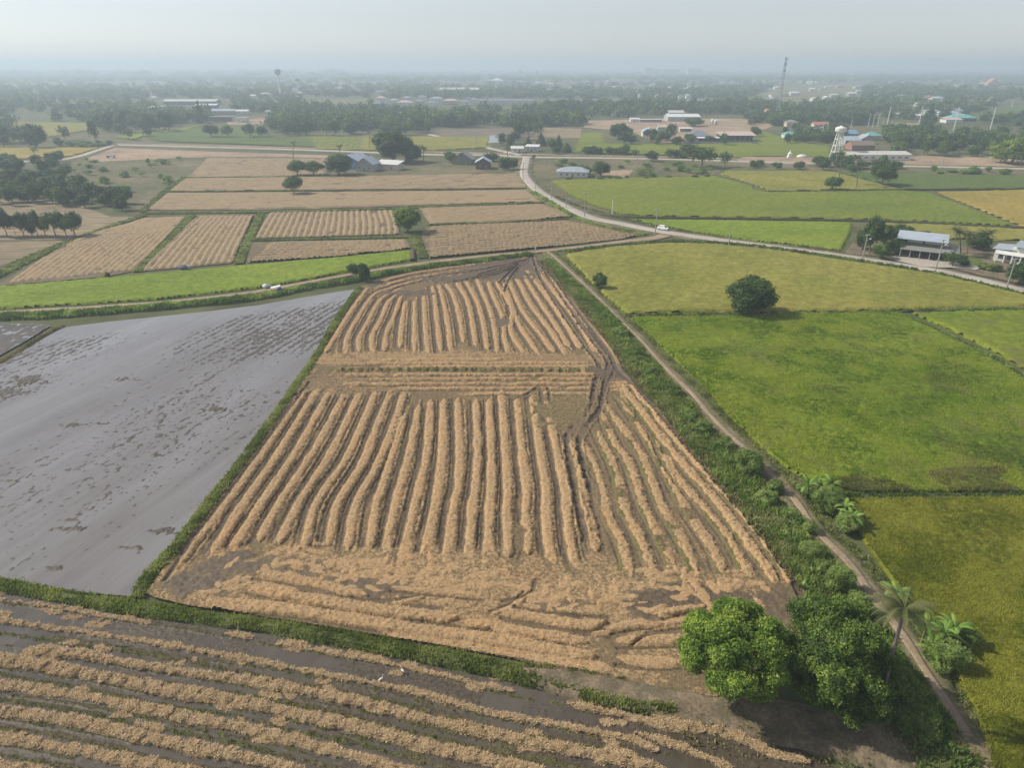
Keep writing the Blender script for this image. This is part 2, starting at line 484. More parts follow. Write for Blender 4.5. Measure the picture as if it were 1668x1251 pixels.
LOW = [  # windrows of the lower half, from the bund on the left to the ditch on the right
    [(500, 632), (470, 677), (433, 732), (369, 820), (320, 883), (284, 929)],
    [(519, 632), (487, 686), (452, 743), (399, 820), (346, 904)],
    [(541, 632), (512, 686), (478, 745), (428, 820), (376, 902)],
    [(565, 636), (540, 686), (506, 745), (457, 820), (423, 884)],
    [(588, 638), (564, 690), (534, 750), (488, 820), (455, 887)],
    [(613, 638), (592, 690), (564, 750), (517, 820), (497, 893)],
    [(638, 638), (617, 690), (592, 755), (552, 820), (536, 889)],
    [(659, 640), (644, 690), (615, 760), (582, 820), (567, 897)],
    [(660, 676), (643, 733), (622, 800), (614, 820), (603, 897)],
    [(683, 662), (670, 733), (651, 800), (646, 820), (628, 901)],
    [(702, 652), (697, 733), (683, 800), (678, 820), (657, 914)],
    [(723, 652), (722, 733), (714, 800), (711, 820), (692, 920)],
    [(746, 650), (750, 733), (747, 800), (741, 820), (728, 924)],
    [(776, 652), (779, 733), (775, 800), (771, 820), (763, 932)],
    [(797, 652), (801, 733), (801, 800), (799, 820), (795, 934)],
    [(817, 636), (824, 733), (828, 800), (826, 830), (829, 880), (827, 912)],
    [(843, 648), (851, 733), (859, 800), (857, 830), (861, 904)],
    [(868, 645), (880, 733), (891, 800), (890, 830), (896, 897), (905, 920)],
    [(889, 638), (907, 733), (922, 800), (923, 830), (934, 906), (948, 930)],
    [(930, 719), (943, 752), (950, 800), (955, 830), (972, 900)],
    [(947, 717), (965, 750), (980, 790), (992, 843), (1013, 883), (1028, 939)],
    [(974, 702), (989, 733), (1006, 772), (1020, 830), (1042, 874), (1066, 935)],
    [(983, 672), (1000, 719), (1027, 756), (1047, 820), (1072, 868), (1098, 920)],
    [(985, 658), (1018, 702), (1045, 740), (1078, 823), (1107, 870), (1135, 930)],
    [(1010, 646), (1040, 690), (1073, 745), (1118, 827), (1162, 894), (1178, 935)],
    [(1010, 636), (1056, 690), (1099, 770), (1147, 827), (1187, 875), (1224, 942)],
    [(1015, 628), (1050, 675), (1086, 722), (1122, 766), (1176, 827), (1218, 883), (1249, 923), (1268, 956)],
    [(1027, 625), (1064, 669), (1098, 711), (1147, 766), (1207, 831), (1272, 919), (1304, 975)],
]
UP = [
    [(600, 469), (577, 500), (556, 533), (531, 575)],
    [(655, 465), (615, 477), (600, 492), (582, 521), (567, 548), (564, 576)],
    [(657, 469), (630, 481), (615, 496), (600, 525), (586, 550), (586, 573)],
    [(654, 477), (634, 491), (623, 517), (607, 548), (609, 575)],
    [(657, 471), (653, 487), (642, 517), (630, 544), (627, 572)],
    [(663, 490), (659, 502), (655, 533), (652, 566)],
    [(676, 490), (676, 533), (676, 575)], [(691, 483), (694, 533), (698, 577)],
    [(705, 466), (709, 487), (713, 525), (719, 573)], [(715, 464), (721, 483), (730, 525), (736, 575)],
    [(726, 462), (738, 479), (748, 510), (756, 558)], [(745, 461), (761, 487), (769, 518), (776, 564)],
    [(759, 457), (776, 487), (786, 518), (795, 570)], [(777, 455), (793, 490), (806, 530), (811, 575)],
    [(796, 459), (802, 477), (820, 519), (822, 550), (831, 579)], [(808, 459), (823, 481), (835, 507), (833, 540), (856, 579)],
    [(822, 462), (832, 490), (843, 523), (879, 579)], [(827, 452), (850, 503), (879, 542), (904, 575)],
    [(835, 448), (846, 460), (865, 496), (894, 534), (925, 580)], [(848, 440), (875, 484), (906, 530), (928, 566)],
    [(852, 434), (871, 456), (892, 484), (919, 523), (946, 569)], [(875, 437), (904, 477), (940, 523), (972, 576)],
    [(873, 428), (894, 450), (919, 482), (952, 523), (990, 567), (998, 588)],
]
def rows_between(F, rows, hw, h, **kw):
    W_ = [resample(smooth(Wp(r), 6), 2.0) for r in rows]
    for i, l in enumerate(W_):
        b = W_[i + 1] if i + 1 < len(W_) else None
        # wheel tracks on both sides of the windrow, the first painted darker as the row's shadow, and the strip of standing stubble between
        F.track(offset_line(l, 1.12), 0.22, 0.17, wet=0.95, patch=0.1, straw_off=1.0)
        F.track(offset_line(l, -1.50), 0.13, 0.13, wet=0.8, patch=0.15, wander=0.12)
        F.track(offset_line(l, 1.66), 0.12, 0.12, wet=0.8, patch=0.2, wander=0.12)
        F.stubble(offset_line(l, 2.1), 0.26, 0.12, 0.5, straw=0.52)
        F.stubble(offset_line(l, -1.15), 0.12, 0.05, 0.3, straw=0.5)
    for i, l in enumerate(W_):
        F.windrow(l, hw, h, **kw)

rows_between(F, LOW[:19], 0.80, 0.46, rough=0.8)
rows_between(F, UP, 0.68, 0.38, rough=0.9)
# the right side: thinner, more broken straw over greener stubble
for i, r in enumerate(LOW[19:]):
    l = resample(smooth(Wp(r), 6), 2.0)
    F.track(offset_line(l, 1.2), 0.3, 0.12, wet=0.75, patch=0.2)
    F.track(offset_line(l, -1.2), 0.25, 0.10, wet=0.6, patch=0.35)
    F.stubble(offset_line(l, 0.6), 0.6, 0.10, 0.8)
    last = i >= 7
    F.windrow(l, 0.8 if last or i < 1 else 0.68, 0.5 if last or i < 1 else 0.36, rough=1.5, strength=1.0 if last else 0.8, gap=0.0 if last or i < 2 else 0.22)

# headland at the near end: rows along the bund, churned straw and mud
F.blob(560, 935, 22, 5.5, straw=0.50, wet=0.12, h=0.12, rough=0.7)
F.blob(800, 965, 26, 6, straw=0.50, wet=0.12, h=0.12, rough=0.7)
F.blob(1040, 1010, 22, 9, straw=0.50, wet=0.12, h=0.10, rough=0.7)
F.blob(1275, 1015, 7, 6, straw=0.48, wet=0.25, h=0.12, rough=1.0)
F.blob(620, 1020, 34, 4, straw=0.50, wet=0.0, h=0.05, rot=-0.25)
for cx, cy, rx, ry, w_ in [(360, 925, 4.5, 1.6, 0.9), (330, 950, 4, 2.2, 0.8), (395, 905, 3, 0.8, 1.0), (470, 925, 6, 1.6, 0.5), (592, 955, 5, 2, 0.65), (440, 975, 3, 1.4, 0.5),
                           (1110, 975, 5.0, 2.6, 0.95), (1062, 985, 3, 2.2, 0.8), (1150, 980, 3.5, 2.0, 0.9), (1215, 985, 3, 2.2, 0.85), (1005, 1060, 2.0, 2.5, 0.35), (905, 985, 4, 1.0, 0.5),
                           (1290, 985, 3, 3, 0.7), (1240, 1000, 4, 3, 0.6), (845, 880, 0.8, 3, 0.4)]:
    F.blob(cx, cy, rx, ry, straw=0.15, wet=w_, h=0.16, rough=1.0)
for cx, cy, n_ in [(640, 925, 30), (520, 915, 25), (760, 950, 26), (870, 970, 26), (430, 900, 14), (1010, 975, 26), (380, 950, 16), (560, 940, 20), (1100, 950, 20), (1180, 960, 22), (1120, 1010, 16), (700, 950, 20)]:
    for k in range(n_):   # loose heaps of straw dropped where the harvester turned
        ax, ay = cx + random.gauss(0, 45), cy + random.gauss(0, 13)
        c = W(ax, ay); an = random.uniform(-0.5, 0.5) + (math.pi / 2 if random.random() < 0.35 else 0); L = random.uniform(0.8, 3.2)
        d = np.array([math.cos(an), math.sin(an)]) * L / 2
        F.windrow(np.array([c - d, c, c + d]), random.uniform(0.25, 0.5), random.uniform(0.1, 0.24), rough=1.6, taper=0.6)
for r, hw, h in [([(640, 958), (720, 966), (790, 972)], 0.5, 0.25), ([(880, 1020), (960, 1030), (1000, 1033)], 0.5, 0.22), ([(420, 935), (455, 941), (520, 953), (557, 962), (598, 972)], 0.8, 0.42), ([(411, 957), (459, 969), (507, 978), (586, 991), (654, 1000), (742, 1009)], 0.95, 0.5),
                 ([(338, 984), (440, 992), (520, 1002), (615, 1018), (735, 1034), (815, 1045), (900, 1060), (972, 1072)], 0.95, 0.48), ([(760, 1015), (815, 1025), (903, 1038), (957, 1049)], 0.8, 0.38),
                 ([(820, 998), (896, 1011), (945, 1020), (988, 1015)], 0.8, 0.40), ([(990, 1026), (1041, 1017), (1060, 1016)], 0.6, 0.3), ([(1004, 1046), (1060, 1045), (1110, 1043)], 0.8, 0.38),
                 ([(1050, 1022), (1075, 1019), (1110, 1016)], 0.6, 0.3), ([(860, 968), (845, 985), (812, 1000), (800, 1003)], 0.4, 0.25), ([(905, 993), (950, 1001)], 0.5, 0.25),
                 ([(1005, 1072), (1060, 1080), (1110, 1078)], 0.8, 0.2), ([(620, 1028), (760, 1050), (900, 1074), (1000, 1092)], 0.7, 0.12), ([(690, 975), (640, 985), (600, 984)], 0.4, 0.22),
                 ([(475, 920), (500, 925)], 0.8, 0.35), ([(1075, 1003), (1110, 995), (1150, 990)], 0.5, 0.35)]:
    F.windrow(smooth(Wp(r), 6), hw * 1.02, h * 1.2, rough=0.85, bunch=4.5)
    F.track(offset_line(smooth(Wp(r), 6), hw + 0.25), 0.18, 0.10, wet=0.55, patch=0.1)
for r, wt in [([(500, 965), (560, 973), (640, 985), (720, 992)], 0.7), ([(500, 990), (600, 1004), (740, 1021), (800, 1030)], 0.6), ([(838, 990), (900, 1000), (990, 1007)], 0.7),
              ([(823, 1015), (880, 1024), (960, 1034)], 0.7), ([(1030, 1052), (1060, 1034), (1110, 1030)], 0.4),
              ([(873, 945), (868, 962), (850, 975), (820, 980)], 0.6)]:
    F.track(smooth(Wp(r), 6), 0.22, 0.10, wet=wt, patch=0.15)
# rows across between the two halves
F.blob(700, 583, 34, 4.0, straw=0.54, wet=0.1, h=0.07, rough=0.8)
F.blob(880, 586, 26, 3.0, straw=0.5, wet=0.35, h=0.10, rough=0.9)
F.blob(560, 625, 16, 5, straw=0.45, wet=0.35, h=0.14, rough=1.1)
for y, x0, x1, hh in [(586, 620, 820, 0.3), (592, 560, 960, 0.34), (597, 620, 965, 0.24), (611, 560, 970, 0.42), (618, 600, 965, 0.42), (626, 560, 968, 0.42), (633, 640, 968, 0.34), (641, 760, 960, 0.26)]:
    F.windrow(smooth(Wp([(x0, y + 1), ((x0 + x1) / 2, y), (x1, y)]), 4), 0.62, hh, rough=1.3, gap=0.12)
    F.track(Wp([(x0, y + 4), (x1, y + 3.5)]), 0.22, 0.08, wet=0.6, patch=0.3)
F.stubble(Wp([(540, 604), (700, 603), (985, 604)]), 0.85, 0.28, 1.0)
F.G[:] = np.clip(F.G, 0, 1)
for y, x0, x1 in [(625, 990, 1028), (630, 992, 1026), (636, 994, 1024)]:
    F.windrow(Wp([(x0, y), (x1, y - 2)]), 0.6, 0.3, rough=1.5)
# headland at the far end, curving along the canal
for r in [[(622, 459), (660, 449), (692, 443), (760, 433), (830, 425)], [(626, 465), (660, 456), (692, 450), (760, 440), (815, 434)], [(636, 469), (665, 461), (700, 454), (745, 448), (778, 444)], [(612, 470), (640, 462), (655, 458)], [(700, 458), (760, 450), (800, 444)]]:
    l = smooth(Wp(r), 6)
    F.windrow(l, 0.75, 0.38, rough=1.2); F.track(offset_line(l, 1.4), 0.35, 0.12, wet=0.8, patch=0.15)
F.blob(800, 445, 16, 7, straw=0.15, wet=0.95, h=0.14, rough=0.9)
F.blob(845, 430, 13, 7, straw=0.1, wet=1.0, h=0.14, rough=0.8)
F.blob(720, 456, 9, 3, straw=0.2, wet=0.85, h=0.2, rough=1.0)
F.blob(670, 478, 7, 3, straw=0.2, wet=0.85, h=0.22, rough=1.0)
F.blob(614, 463, 3, 3, straw=0.0, wet=1.0, h=0.02, rough=0.6)
for r in [[(700, 452), (780, 440), (850, 425), (872, 415)], [(760, 455), (830, 437), (868, 418)], [(822, 476), (830, 455), (850, 432), (874, 414)], [(812, 462), (835, 440), (870, 416)],
          [(780, 447), (840, 430), (866, 417)], [(740, 459), (800, 449), (850, 433)]]:
    F.track(smooth(Wp(r), 6), 0.35, 0.18, wet=1.0, ridge=0.10)
# the harvester's deep double track to the lower half
for r in [[(868, 418), (880, 452), (905, 495), (942, 550), (975, 592), (976, 606), (968, 627), (964, 656), (952, 676), (933, 691), (924, 713), (927, 752), (936, 800), (955, 880)],
          [(884, 436), (905, 470), (935, 515), (965, 556), (990, 590), (989, 610), (983, 637), (977, 667), (964, 684), (949, 703), (943, 724), (948, 755), (962, 800)]]:
    F.track(resample(smooth(Wp(r), 8), 2.0), 0.48, 0.24, wet=1.0, ridge=0.14)
F.blob(998, 607, 5, 3.2, straw=0.1, wet=0.9, h=0.12, rough=0.8)
F.blob(935, 690, 3, 5, straw=0.3, wet=0.5, h=0.10, rough=1.1)
F.blob(905, 665, 6, 6, straw=0.42, wet=0.35, green=0.45, h=0.12, rough=1.1)
F.blob(815, 525, 2, 5, straw=0.2, wet=0.6, h=0.1, rough=1.0)
for r in [[(985, 640), (1000, 606)], [(880, 634), (884, 655)], [(893, 634), (896, 655)], [(838, 652), (860, 642), (878, 630)]]:
    F.track(smooth(Wp(r), 4), 0.35, 0.08, wet=0.6, ridge=0.05)
# ditch along the right edge
r = [(884, 428), (905, 458), (945, 512), (990, 572), (1004, 600), (1035, 630), (1075, 676), (1112, 720), (1160, 777), (1217, 842), (1280, 926), (1312, 980)]
F.track(resample(smooth(Wp(r), 6), 2.0), 0.55, 0.28, wet=1.0, wander=0.1)
r = [(500, 622), (428, 722), (350, 826), (292, 903), (262, 946)]
F.track(offset_line(resample(smooth(Wp(r), 6), 2.0), -0.5), 0.32, 0.22, wet=1.0, wander=0.1)
stalks(F, 'straw', 90000, 60000, 301, 'the harvested field', 0.33)
m_straw_field = field_material('harvested_rice_straw')
F.build('harvested_field', m_straw_field, 'harvested rice field with stubble, wheel tracks and mud between the straw rows',
        'straw', 'golden rows of cut rice straw lying on the harvested field')

# ------------------------------------------------------------------ the wet field in the foreground
wet_px = [(-60, 962), (0, 966), (101, 984), (201, 1003), (302, 1016), (420, 1032), (560, 1056), (700, 1084), (835, 1112), (936, 1142), (1071, 1164), (1130, 1170), (1200, 1190), (1280, 1205), (1340, 1240), (1440, 1290), (1440, 1330), (-140, 1330)]
wet_poly = Wp(wet_px)
F = Field(wet_poly, 0.13, -0.07)
F.H += (fbm(F.X / 0.35, F.Y / 0.35, 21, 2) - 0.5) * 0.07 + (fbm(F.X / 5, F.Y / 5, 22, 3) - 0.5) * 0.16
F.B += 1.0
E = [[(-60, 968), (0, 978), (101, 991), (188, 1008), (268, 1018)],
     [(369, 1033), (470, 1051), (600, 1076), (684, 1092), (751, 1109), (835, 1126)],
     [(926, 1146), (1004, 1163), (1071, 1180), (1150, 1190)],
     [(-60, 1002), (0, 1011), (134, 1031), (268, 1051), (403, 1075), (600, 1113), (684, 1130), (802, 1163), (937, 1187), (1021, 1204), (1071, 1224)],
     [(50, 1057), (134, 1068), (268, 1092), (403, 1109), (560, 1140), (684, 1170), (802, 1197), (937, 1224), (1040, 1245), (1080, 1256)],
     [(1034, 1195), (1088, 1210), (1161, 1240), (1200, 1256)], [(1060, 1166), (1125, 1179), (1190, 1195), (1254, 1227), (1319, 1242)],
     [(-60, 1064), (0, 1075), (134, 1098), (268, 1125), (403, 1145), (470, 1162), (600, 1190), (701, 1217), (802, 1241), (900, 1266)],
     [(-60, 1104), (0, 1115), (134, 1135), (268, 1162), (403, 1188), (560, 1228), (700, 1268)],
     [(-60, 1148), (0, 1159), (134, 1179), (268, 1209), (403, 1236), (500, 1262)],
     [(-60, 1190), (0, 1202), (134, 1224), (268, 1250), (340, 1268)], [(-60, 1236), (0, 1246), (90, 1266)]]
hws = [0.26, 0.3, 0.45, 0.34, 0.62, 0.34, 0.52, 0.68, 0.56, 0.62, 0.58, 0.55]
EL = [resample(smooth(Wp(r), 6), 2.0) for r in E]
for i in (3, 4, 7, 8, 9, 10, 11):
    F.stubble(offset_line(EL[i], 1.7), 0.26, 0.10, 1.0)
    F.track(offset_line(EL[i], 2.25), 0.3, 0.14, wet=1.0)
    F.stubble(offset_line(EL[i], -1.9 if i != 3 else -2.6), 0.16, 0.08, 0.8)
for i, l in enumerate(EL):
    F.windrow(l, hws[i], 0.28 if hws[i] < 0.6 else 0.42, rough=1.2, bunch=2.4, taper=1.2, gap=0.25 if i < 2 else 0.0)
for k in range(90):
    i = random.choice((0, 1, 3, 4, 7, 8)); l = EL[i]; c = l[random.randrange(len(l))] + np.array([random.gauss(0, 1.0), random.gauss(0, 1.3)])
    d = np.array([random.uniform(0.3, 1.2), random.uniform(-0.3, 0.1)])
    F.windrow(np.array([c - d, c, c + d]), random.uniform(0.25, 0.5), 0.12, rough=1.8, taper=0.5, strength=0.7)
F.G[:] = np.clip(F.G, 0, 1)
stalks(F, 'straw', 70000, 12000, 302, 'the waterlogged field', 0.24)
m_wet_field = field_material('wet_straw_field', mud=(0.082, 0.066, 0.048), straw=(0.37, 0.275, 0.155), straw2=(0.22, 0.165, 0.085), stub=(0.16, 0.125, 0.07), green=(0.085, 0.09, 0.03), wet_rough=0.38)
F.build('wet_field', m_wet_field, 'waterlogged stubble field with dark mud between the straw rows', 'wet_straw', 'straw rows lying in the waterlogged field beside the grassy bund')

def water_material(name, col, rough=0.12, patch=0.0):
    t = NT(name)
    n = t.noise(0.05, 6, 0.65, t.mapping((1.0, 0.22, 1.0), (0, 0, 0.305)))
    c = t.ramp(n, [(0.40, tuple(c * k for c, k in zip(col, (0.80, 0.74, 0.66)))), (0.65, tuple(c * 1.2 for c in col))])
    st = t.noise(0.7, 4, 0.7, t.mapping((1.0, 0.05, 1.0), (0, 0, 0.305)))
    c = t.mix(1.0, c, t.ramp(st, [(0.3, 0.88), (0.7, 1.10)]), 'MULTIPLY')
    t.base(c)
    f = t.noise(0.2, 4, 0.6)
    f = t.math('ADD', t.math('MULTIPLY', f, 0.5), t.math('MULTIPLY', st, 0.5))
    t.rough(t.ramp(f, [(0.46, rough), (0.64, rough + 0.22)]))
    t.b.inputs['IOR'].default_value = 1.6; t.b.inputs['Specular IOR Level'].default_value = 0.6
    t.bump(t.noise(1.3, 3), 0.05, 0.05)
    return t.m
m_water_dark = water_material('muddy_water', (0.085, 0.07, 0.052), 0.06)
def sheet(name, px, z, mat, label=None, kind='structure'):
    p = Wp(px); me = bpy.data.meshes.new(name)
    me.from_pydata([(x, y, z) for x, y in p], [], [tuple(range(len(p)))]); me.materials.append(mat); me.update()
    return tag(link(name, me), label, kind=kind)
sheet('water', wet_px, -0.06, m_water_dark, 'thin dark water standing between the straw rows')

# ------------------------------------------------------------------ the flooded field on the left
flood_px = [(-160, 560), (-60, 620), (0, 592), (50, 562), (104, 533), (176, 524), (330, 508), (420, 497), (501, 483), (576, 471), (585, 466), (555, 515), (525, 566), (490, 618), (425, 712), (345, 812), (285, 890), (238, 955), (215, 972), (101, 962), (0, 945), (-160, 925)]
flood_poly = Wp(flood_px)
m_water = water_material('flood_water', (0.180, 0.168, 0.166), 0.04)
sheet('water', flood_px, 0.0, m_water, 'grey sheet of shallow water over the flooded field')
F = Field(flood_poly, 0.22, -0.10, ystep=0.0022)
ax = np.array([23.0, 73.0]); ax /= np.hypot(*ax); nx_ = np.array([ax[1], -ax[0]])
U = F.X * ax[0] + F.Y * ax[1]; V = F.X * nx_[0] + F.Y * nx_[1]
far = sstep(80, 165, F.Y + 0.25 * F.X)
band = noise(V / 1.15, U / 30, 31) * 0.5 + noise(V / 6, U / 40, 32) * 0.6
clod = fbm(V / 0.4, U / 0.75, 33, 3)
area = fbm(F.X / 22, F.Y / 22, 34, 2)
lines = 0.5 + 0.5 * np.cos(V * 2 * math.pi / 2.1)
big = fbm(F.X / 30, F.Y / 30, 36, 2)
cval = 0.9 * clod + 0.35 * band + 0.35 * far * (area - 0.3) + 0.18 * far * lines * sstep(0.42, 0.55, area) + 0.14 * lines * noise(V / 5, U / 60, 39) + 0.12 * (big - 0.5)
fin = inside(F.X, F.Y, F.poly)
q1, q2 = np.quantile(cval[fin & (far < 0.3)], 0.92), np.quantile(cval[fin & (far > 0.7)], 0.60)
F.H[:] = 0.28 * (cval - (q1 * (1 - far) + q2 * far))
F.H[:] = np.clip(F.H, -0.12, 0.09)
F.H += 0.16 * np.clip(noise(F.X / 0.5 + 7, F.Y / 0.5, 37) * noise(F.X / 3, F.Y / 3, 38) - 0.62, 0, 1)
near_top = sstep(14, 5, np.abs(F.Y - np.interp(F.X, *Wp([(-160, 556), (104, 533), (330, 508), (576, 471)]).T)))
F.H -= 0.12 * near_top
d_edge = np.minimum.reduce([np.abs(V - (main_poly[3] @ nx_)), np.full(V.shape, 50.0)])
F.B += 1.0; F.S += 0.02
for cx, cy, rx, ry in [(120, 692, 2.5, 1.0), (205, 618, 3.0, 1.0), (355, 667, 2.5, 0.8), (257, 742, 1.0, 0.5), (270, 865, 3.0, 0.8), (215, 893, 1.5, 0.5), (110, 862, 2.5, 0.6), (90, 925, 2.0, 0.6), (20, 784, 1.5, 0.5), (110, 848, 1.6, 0.4), (165, 690, 2.0, 0.4), (8, 640, 5, 4), (45, 620, 5, 3)]:
    c = W(cx, cy); dd = np.hypot((F.X - c[0]) / rx, (F.Y - c[1]) / ry) + (fbm(F.X / 0.6, F.Y / 0.6, 40, 2) - 0.5) * 1.6
    F.H += 0.13 * sstep(1.2, 0.4, dd)
m_flood_mud = field_material('flood_mud', mud=(0.085, 0.07, 0.055), wet_rough=0.35)
F.build('flooded_mud', m_flood_mud, 'mud clods of the ploughed field showing above shallow water')
side_px = [(-120, 520), (0, 527), (60, 527), (82, 530), (40, 556), (0, 578), (-60, 610), (-160, 560)]
F = Field(Wp(side_px), 0.28, -0.02)
F.H += 0.14 * (fbm(F.X / 0.7, F.Y / 2.4, 51, 3) - 0.45)
F.B += 1
F.build('mud_field', m_flood_mud, 'small dark field of wet mud beyond the flooded one')
sheet('water', side_px, -0.03, m_water, 'thin water on the small dark mud field')
# ================================================================== PLANT GENERATORS
def leaf_material(name, dark, mid, light, trans=0.22, spec=0.2):
    t = NT(name)
    a = t.n('ShaderNodeVertexColor', layer_name='mask')
    sp = t.n('ShaderNodeSeparateColor'); t.l(a.outputs[0], sp.inputs[0])
    info = t.n('ShaderNodeObjectInfo')
    r = t.math('ADD', sp.outputs[0], t.math('MULTIPLY', t.math('SUBTRACT', info.outputs['Random'], 0.5), 0.35))
    c = t.ramp(r, [(0.1, dark), (0.5, mid), (0.92, light)])
    t.base(c); t.rough(0.6); t.b.inputs['Specular IOR Level'].default_value = spec
    tr = t.n('ShaderNodeBsdfTranslucent'); t.l(t.mix(1.0, c, (1.0, 1.15, 0.6), 'MULTIPLY'), tr.inputs[0])
    mx = t.n('ShaderNodeMixShader'); mx.inputs[0].default_value = trans
    t.l(t.b.outputs[0], mx.inputs[1]); t.l(tr.outputs[0], mx.inputs[2]); t.l(mx.outputs[0], t.out.inputs['Surface'])
    return t.m

m_leaf = leaf_material('tree_leaves', (0.032, 0.061, 0.017), (0.070, 0.123, 0.029), (0.145, 0.217, 0.051))
m_leaf_bright = leaf_material('young_mango_leaves', (0.05, 0.10, 0.015), (0.15, 0.25, 0.032), (0.40, 0.48, 0.09), 0.3)
m_leaf_fresh = leaf_material('mango_leaves', (0.05, 0.09, 0.018), (0.16, 0.25, 0.038), (0.42, 0.48, 0.11), 0.3)
m_leaf_weed = leaf_material('weed_leaves', (0.11, 0.16, 0.04), (0.23, 0.32, 0.075), (0.46, 0.52, 0.19), 0.42)
m_leaf_dry = leaf_material('dry_weeds', (0.135, 0.121, 0.054), (0.230, 0.203, 0.095), (0.405, 0.324, 0.176))
m_banana = leaf_material('banana_leaves', (0.069, 0.127, 0.023), (0.138, 0.241, 0.040), (0.299, 0.414, 0.092), 0.35)
m_palm = leaf_material('palm_fronds', (0.05, 0.068, 0.02), (0.10, 0.125, 0.04), (0.23, 0.22, 0.09))
m_grass = leaf_material('bund_grass', (0.12, 0.145, 0.042), (0.215, 0.25, 0.07), (0.38, 0.38, 0.16), 0.4)
m_bark = plain('bark', (0.16, 0.13, 0.10), 0.95, 0.35, 3.0)
m_bark_pale = plain('pale_bark', (0.17, 0.15, 0.125), 0.95, 0.3, 3.0)
m_soil = blotchy('bank_soil', [(0.3, (0.10, 0.085, 0.05)), (0.5, (0.17, 0.135, 0.088)), (0.7, (0.27, 0.20, 0.135))], 0.4, fine=3.0, bump=0.5)
m_grass_bed = blotchy('grass_bed', [(0.3, (0.08, 0.10, 0.035)), (0.6, (0.13, 0.145, 0.055)), (0.8, (0.20, 0.17, 0.09))], 0.3, fine=3.0, bump=0.6)

def unit(v): return v / np.maximum(np.linalg.norm(v, axis=-1, keepdims=True), 1e-9)

def leaf_quads(P, N, size, r, aspect=0.5, jitter=0.7):
    """kite-shaped leaves at P facing roughly N"""
    n = len(P)
    N = unit(N + jitter * r.normal(size=(n, 3)))
    T = unit(np.cross(N, r.normal(size=(n, 3))))
    B = np.cross(N, T)
    s = (size * r.uniform(0.6, 1.4, n))[:, None]
    V = np.stack([P - T * s, P + B * s * aspect + T * s * 0.1, P + T * s - N * s * 0.25, P - B * s * aspect + T * s * 0.1], 1).reshape(-1, 3)
    return V, np.arange(4 * n).reshape(n, 4)

ICO = None
def ico(sub=2):
    import bmesh
    bm = bmesh.new(); bmesh.ops.create_icosphere(bm, subdivisions=sub, radius=1)
    v = np.array([x.co[:] for x in bm.verts]); f = np.array([[y.index for y in x.verts] for x in bm.faces]); bm.free()
    return v, f
ICO2 = ico(2)

def make_crown(name, blobs, n, size, seed, mat, cl=9, cluster=0.35, core=0.74, shell=(0.80, 1.04), mat2=None):
    """leaf clumps spread through a union of ellipsoids, light and dark sprays, ragged outline"""
    r = np.random.default_rng(seed)
    b = np.array(blobs, float); area = (b[:, 3] * b[:, 4] + b[:, 3] * b[:, 5] + b[:, 4] * b[:, 5])
    nc = max(1, n // cl); C = []; D = []
    while len(C) < nc:
        k = r.choice(len(b), p=area / area.sum())
        d = unit(r.normal(size=3)); q = b[k, :3] + d * b[k, 3:] * r.uniform(*shell)
        m = (((q - b[:, :3]) / b[:, 3:]) ** 2).sum(1); m[k] = 9
        if m.min() < 0.62: continue
        if d[2] < -0.5 and r.random() < 0.6: continue
        C.append(q); D.append(unit(d / b[k, 3:]))
    C = np.array(C); D = np.array(D)
    tint = r.random(nc) ** 1.3
    # sprays near one another share their tone
    pat = noise(C[:, 0] / (size * 9) + 50, (C[:, 1] * 0.8 + C[:, 2]) / (size * 9) + 50, seed)
    tint = np.clip(0.45 * tint + 0.55 * pat, 0, 1)
    P = np.repeat(C, cl, 0) + r.normal(size=(nc * cl, 3)) * cluster * size * 3.2
    N = np.repeat(D, cl, 0) + np.array([0, 0, 0.35])
    tt = np.clip(np.repeat(tint, cl) + r.normal(size=nc * cl) * 0.10, 0, 1)
    V, Fq = leaf_quads(P, N, size, r)
    col = np.repeat(tt, 4)
    Vs = [V]; Fs = [Fq]; cs = [col]
    if core:
        iv, jf = ICO2
        for q in b:
            o = sum(len(x) for x in Vs)
            nn = 1 + (noise(iv[:, 0] * 2 + seed + 9, iv[:, 1] * 2 + iv[:, 2] + 9, seed) - 0.5) * 0.35
            Vs.append(q[:3] + iv * q[3:] * core * nn[:, None])
            Fs.append(np.c_[jf, jf[:, 2]] + o); cs.append(np.full(len(iv), 0.3))
    V = np.vstack(Vs); F_ = np.vstack(Fs); c = np.concatenate(cs)
    # triangles of the core are stored as quads with a repeated corner: split them apart
    tri = F_[:, 2] == F_[:, 3]
    me = bpy.data.meshes.new(name)
    me.vertices.add(len(V)); me.vertices.foreach_set('co', V.astype(np.float32).ravel())
    loops = np.concatenate([F_[~tri].ravel(), F_[tri][:, :3].ravel()]).astype(np.int32)
    tot = np.r_[np.full((~tri).sum(), 4), np.full(tri.sum(), 3)].astype(np.int32)
    me.loops.add(len(loops)); me.loops.foreach_set('vertex_index', loops)
    me.polygons.add(len(tot)); me.polygons.foreach_set('loop_start', np.r_[0, np.cumsum(tot)[:-1]].astype(np.int32)); me.polygons.foreach_set('loop_total', tot)
    me.materials.append(mat)
    at = me.color_attributes.new('mask', 'FLOAT_COLOR', 'POINT')
    cc = np.ones((len(V), 4), np.float32); cc[:, 0] = c; cc[:, 1] = 0; cc[:, 2] = 0
    at.data.foreach_set('color', cc.ravel()); me.update(calc_edges=True)
    return me

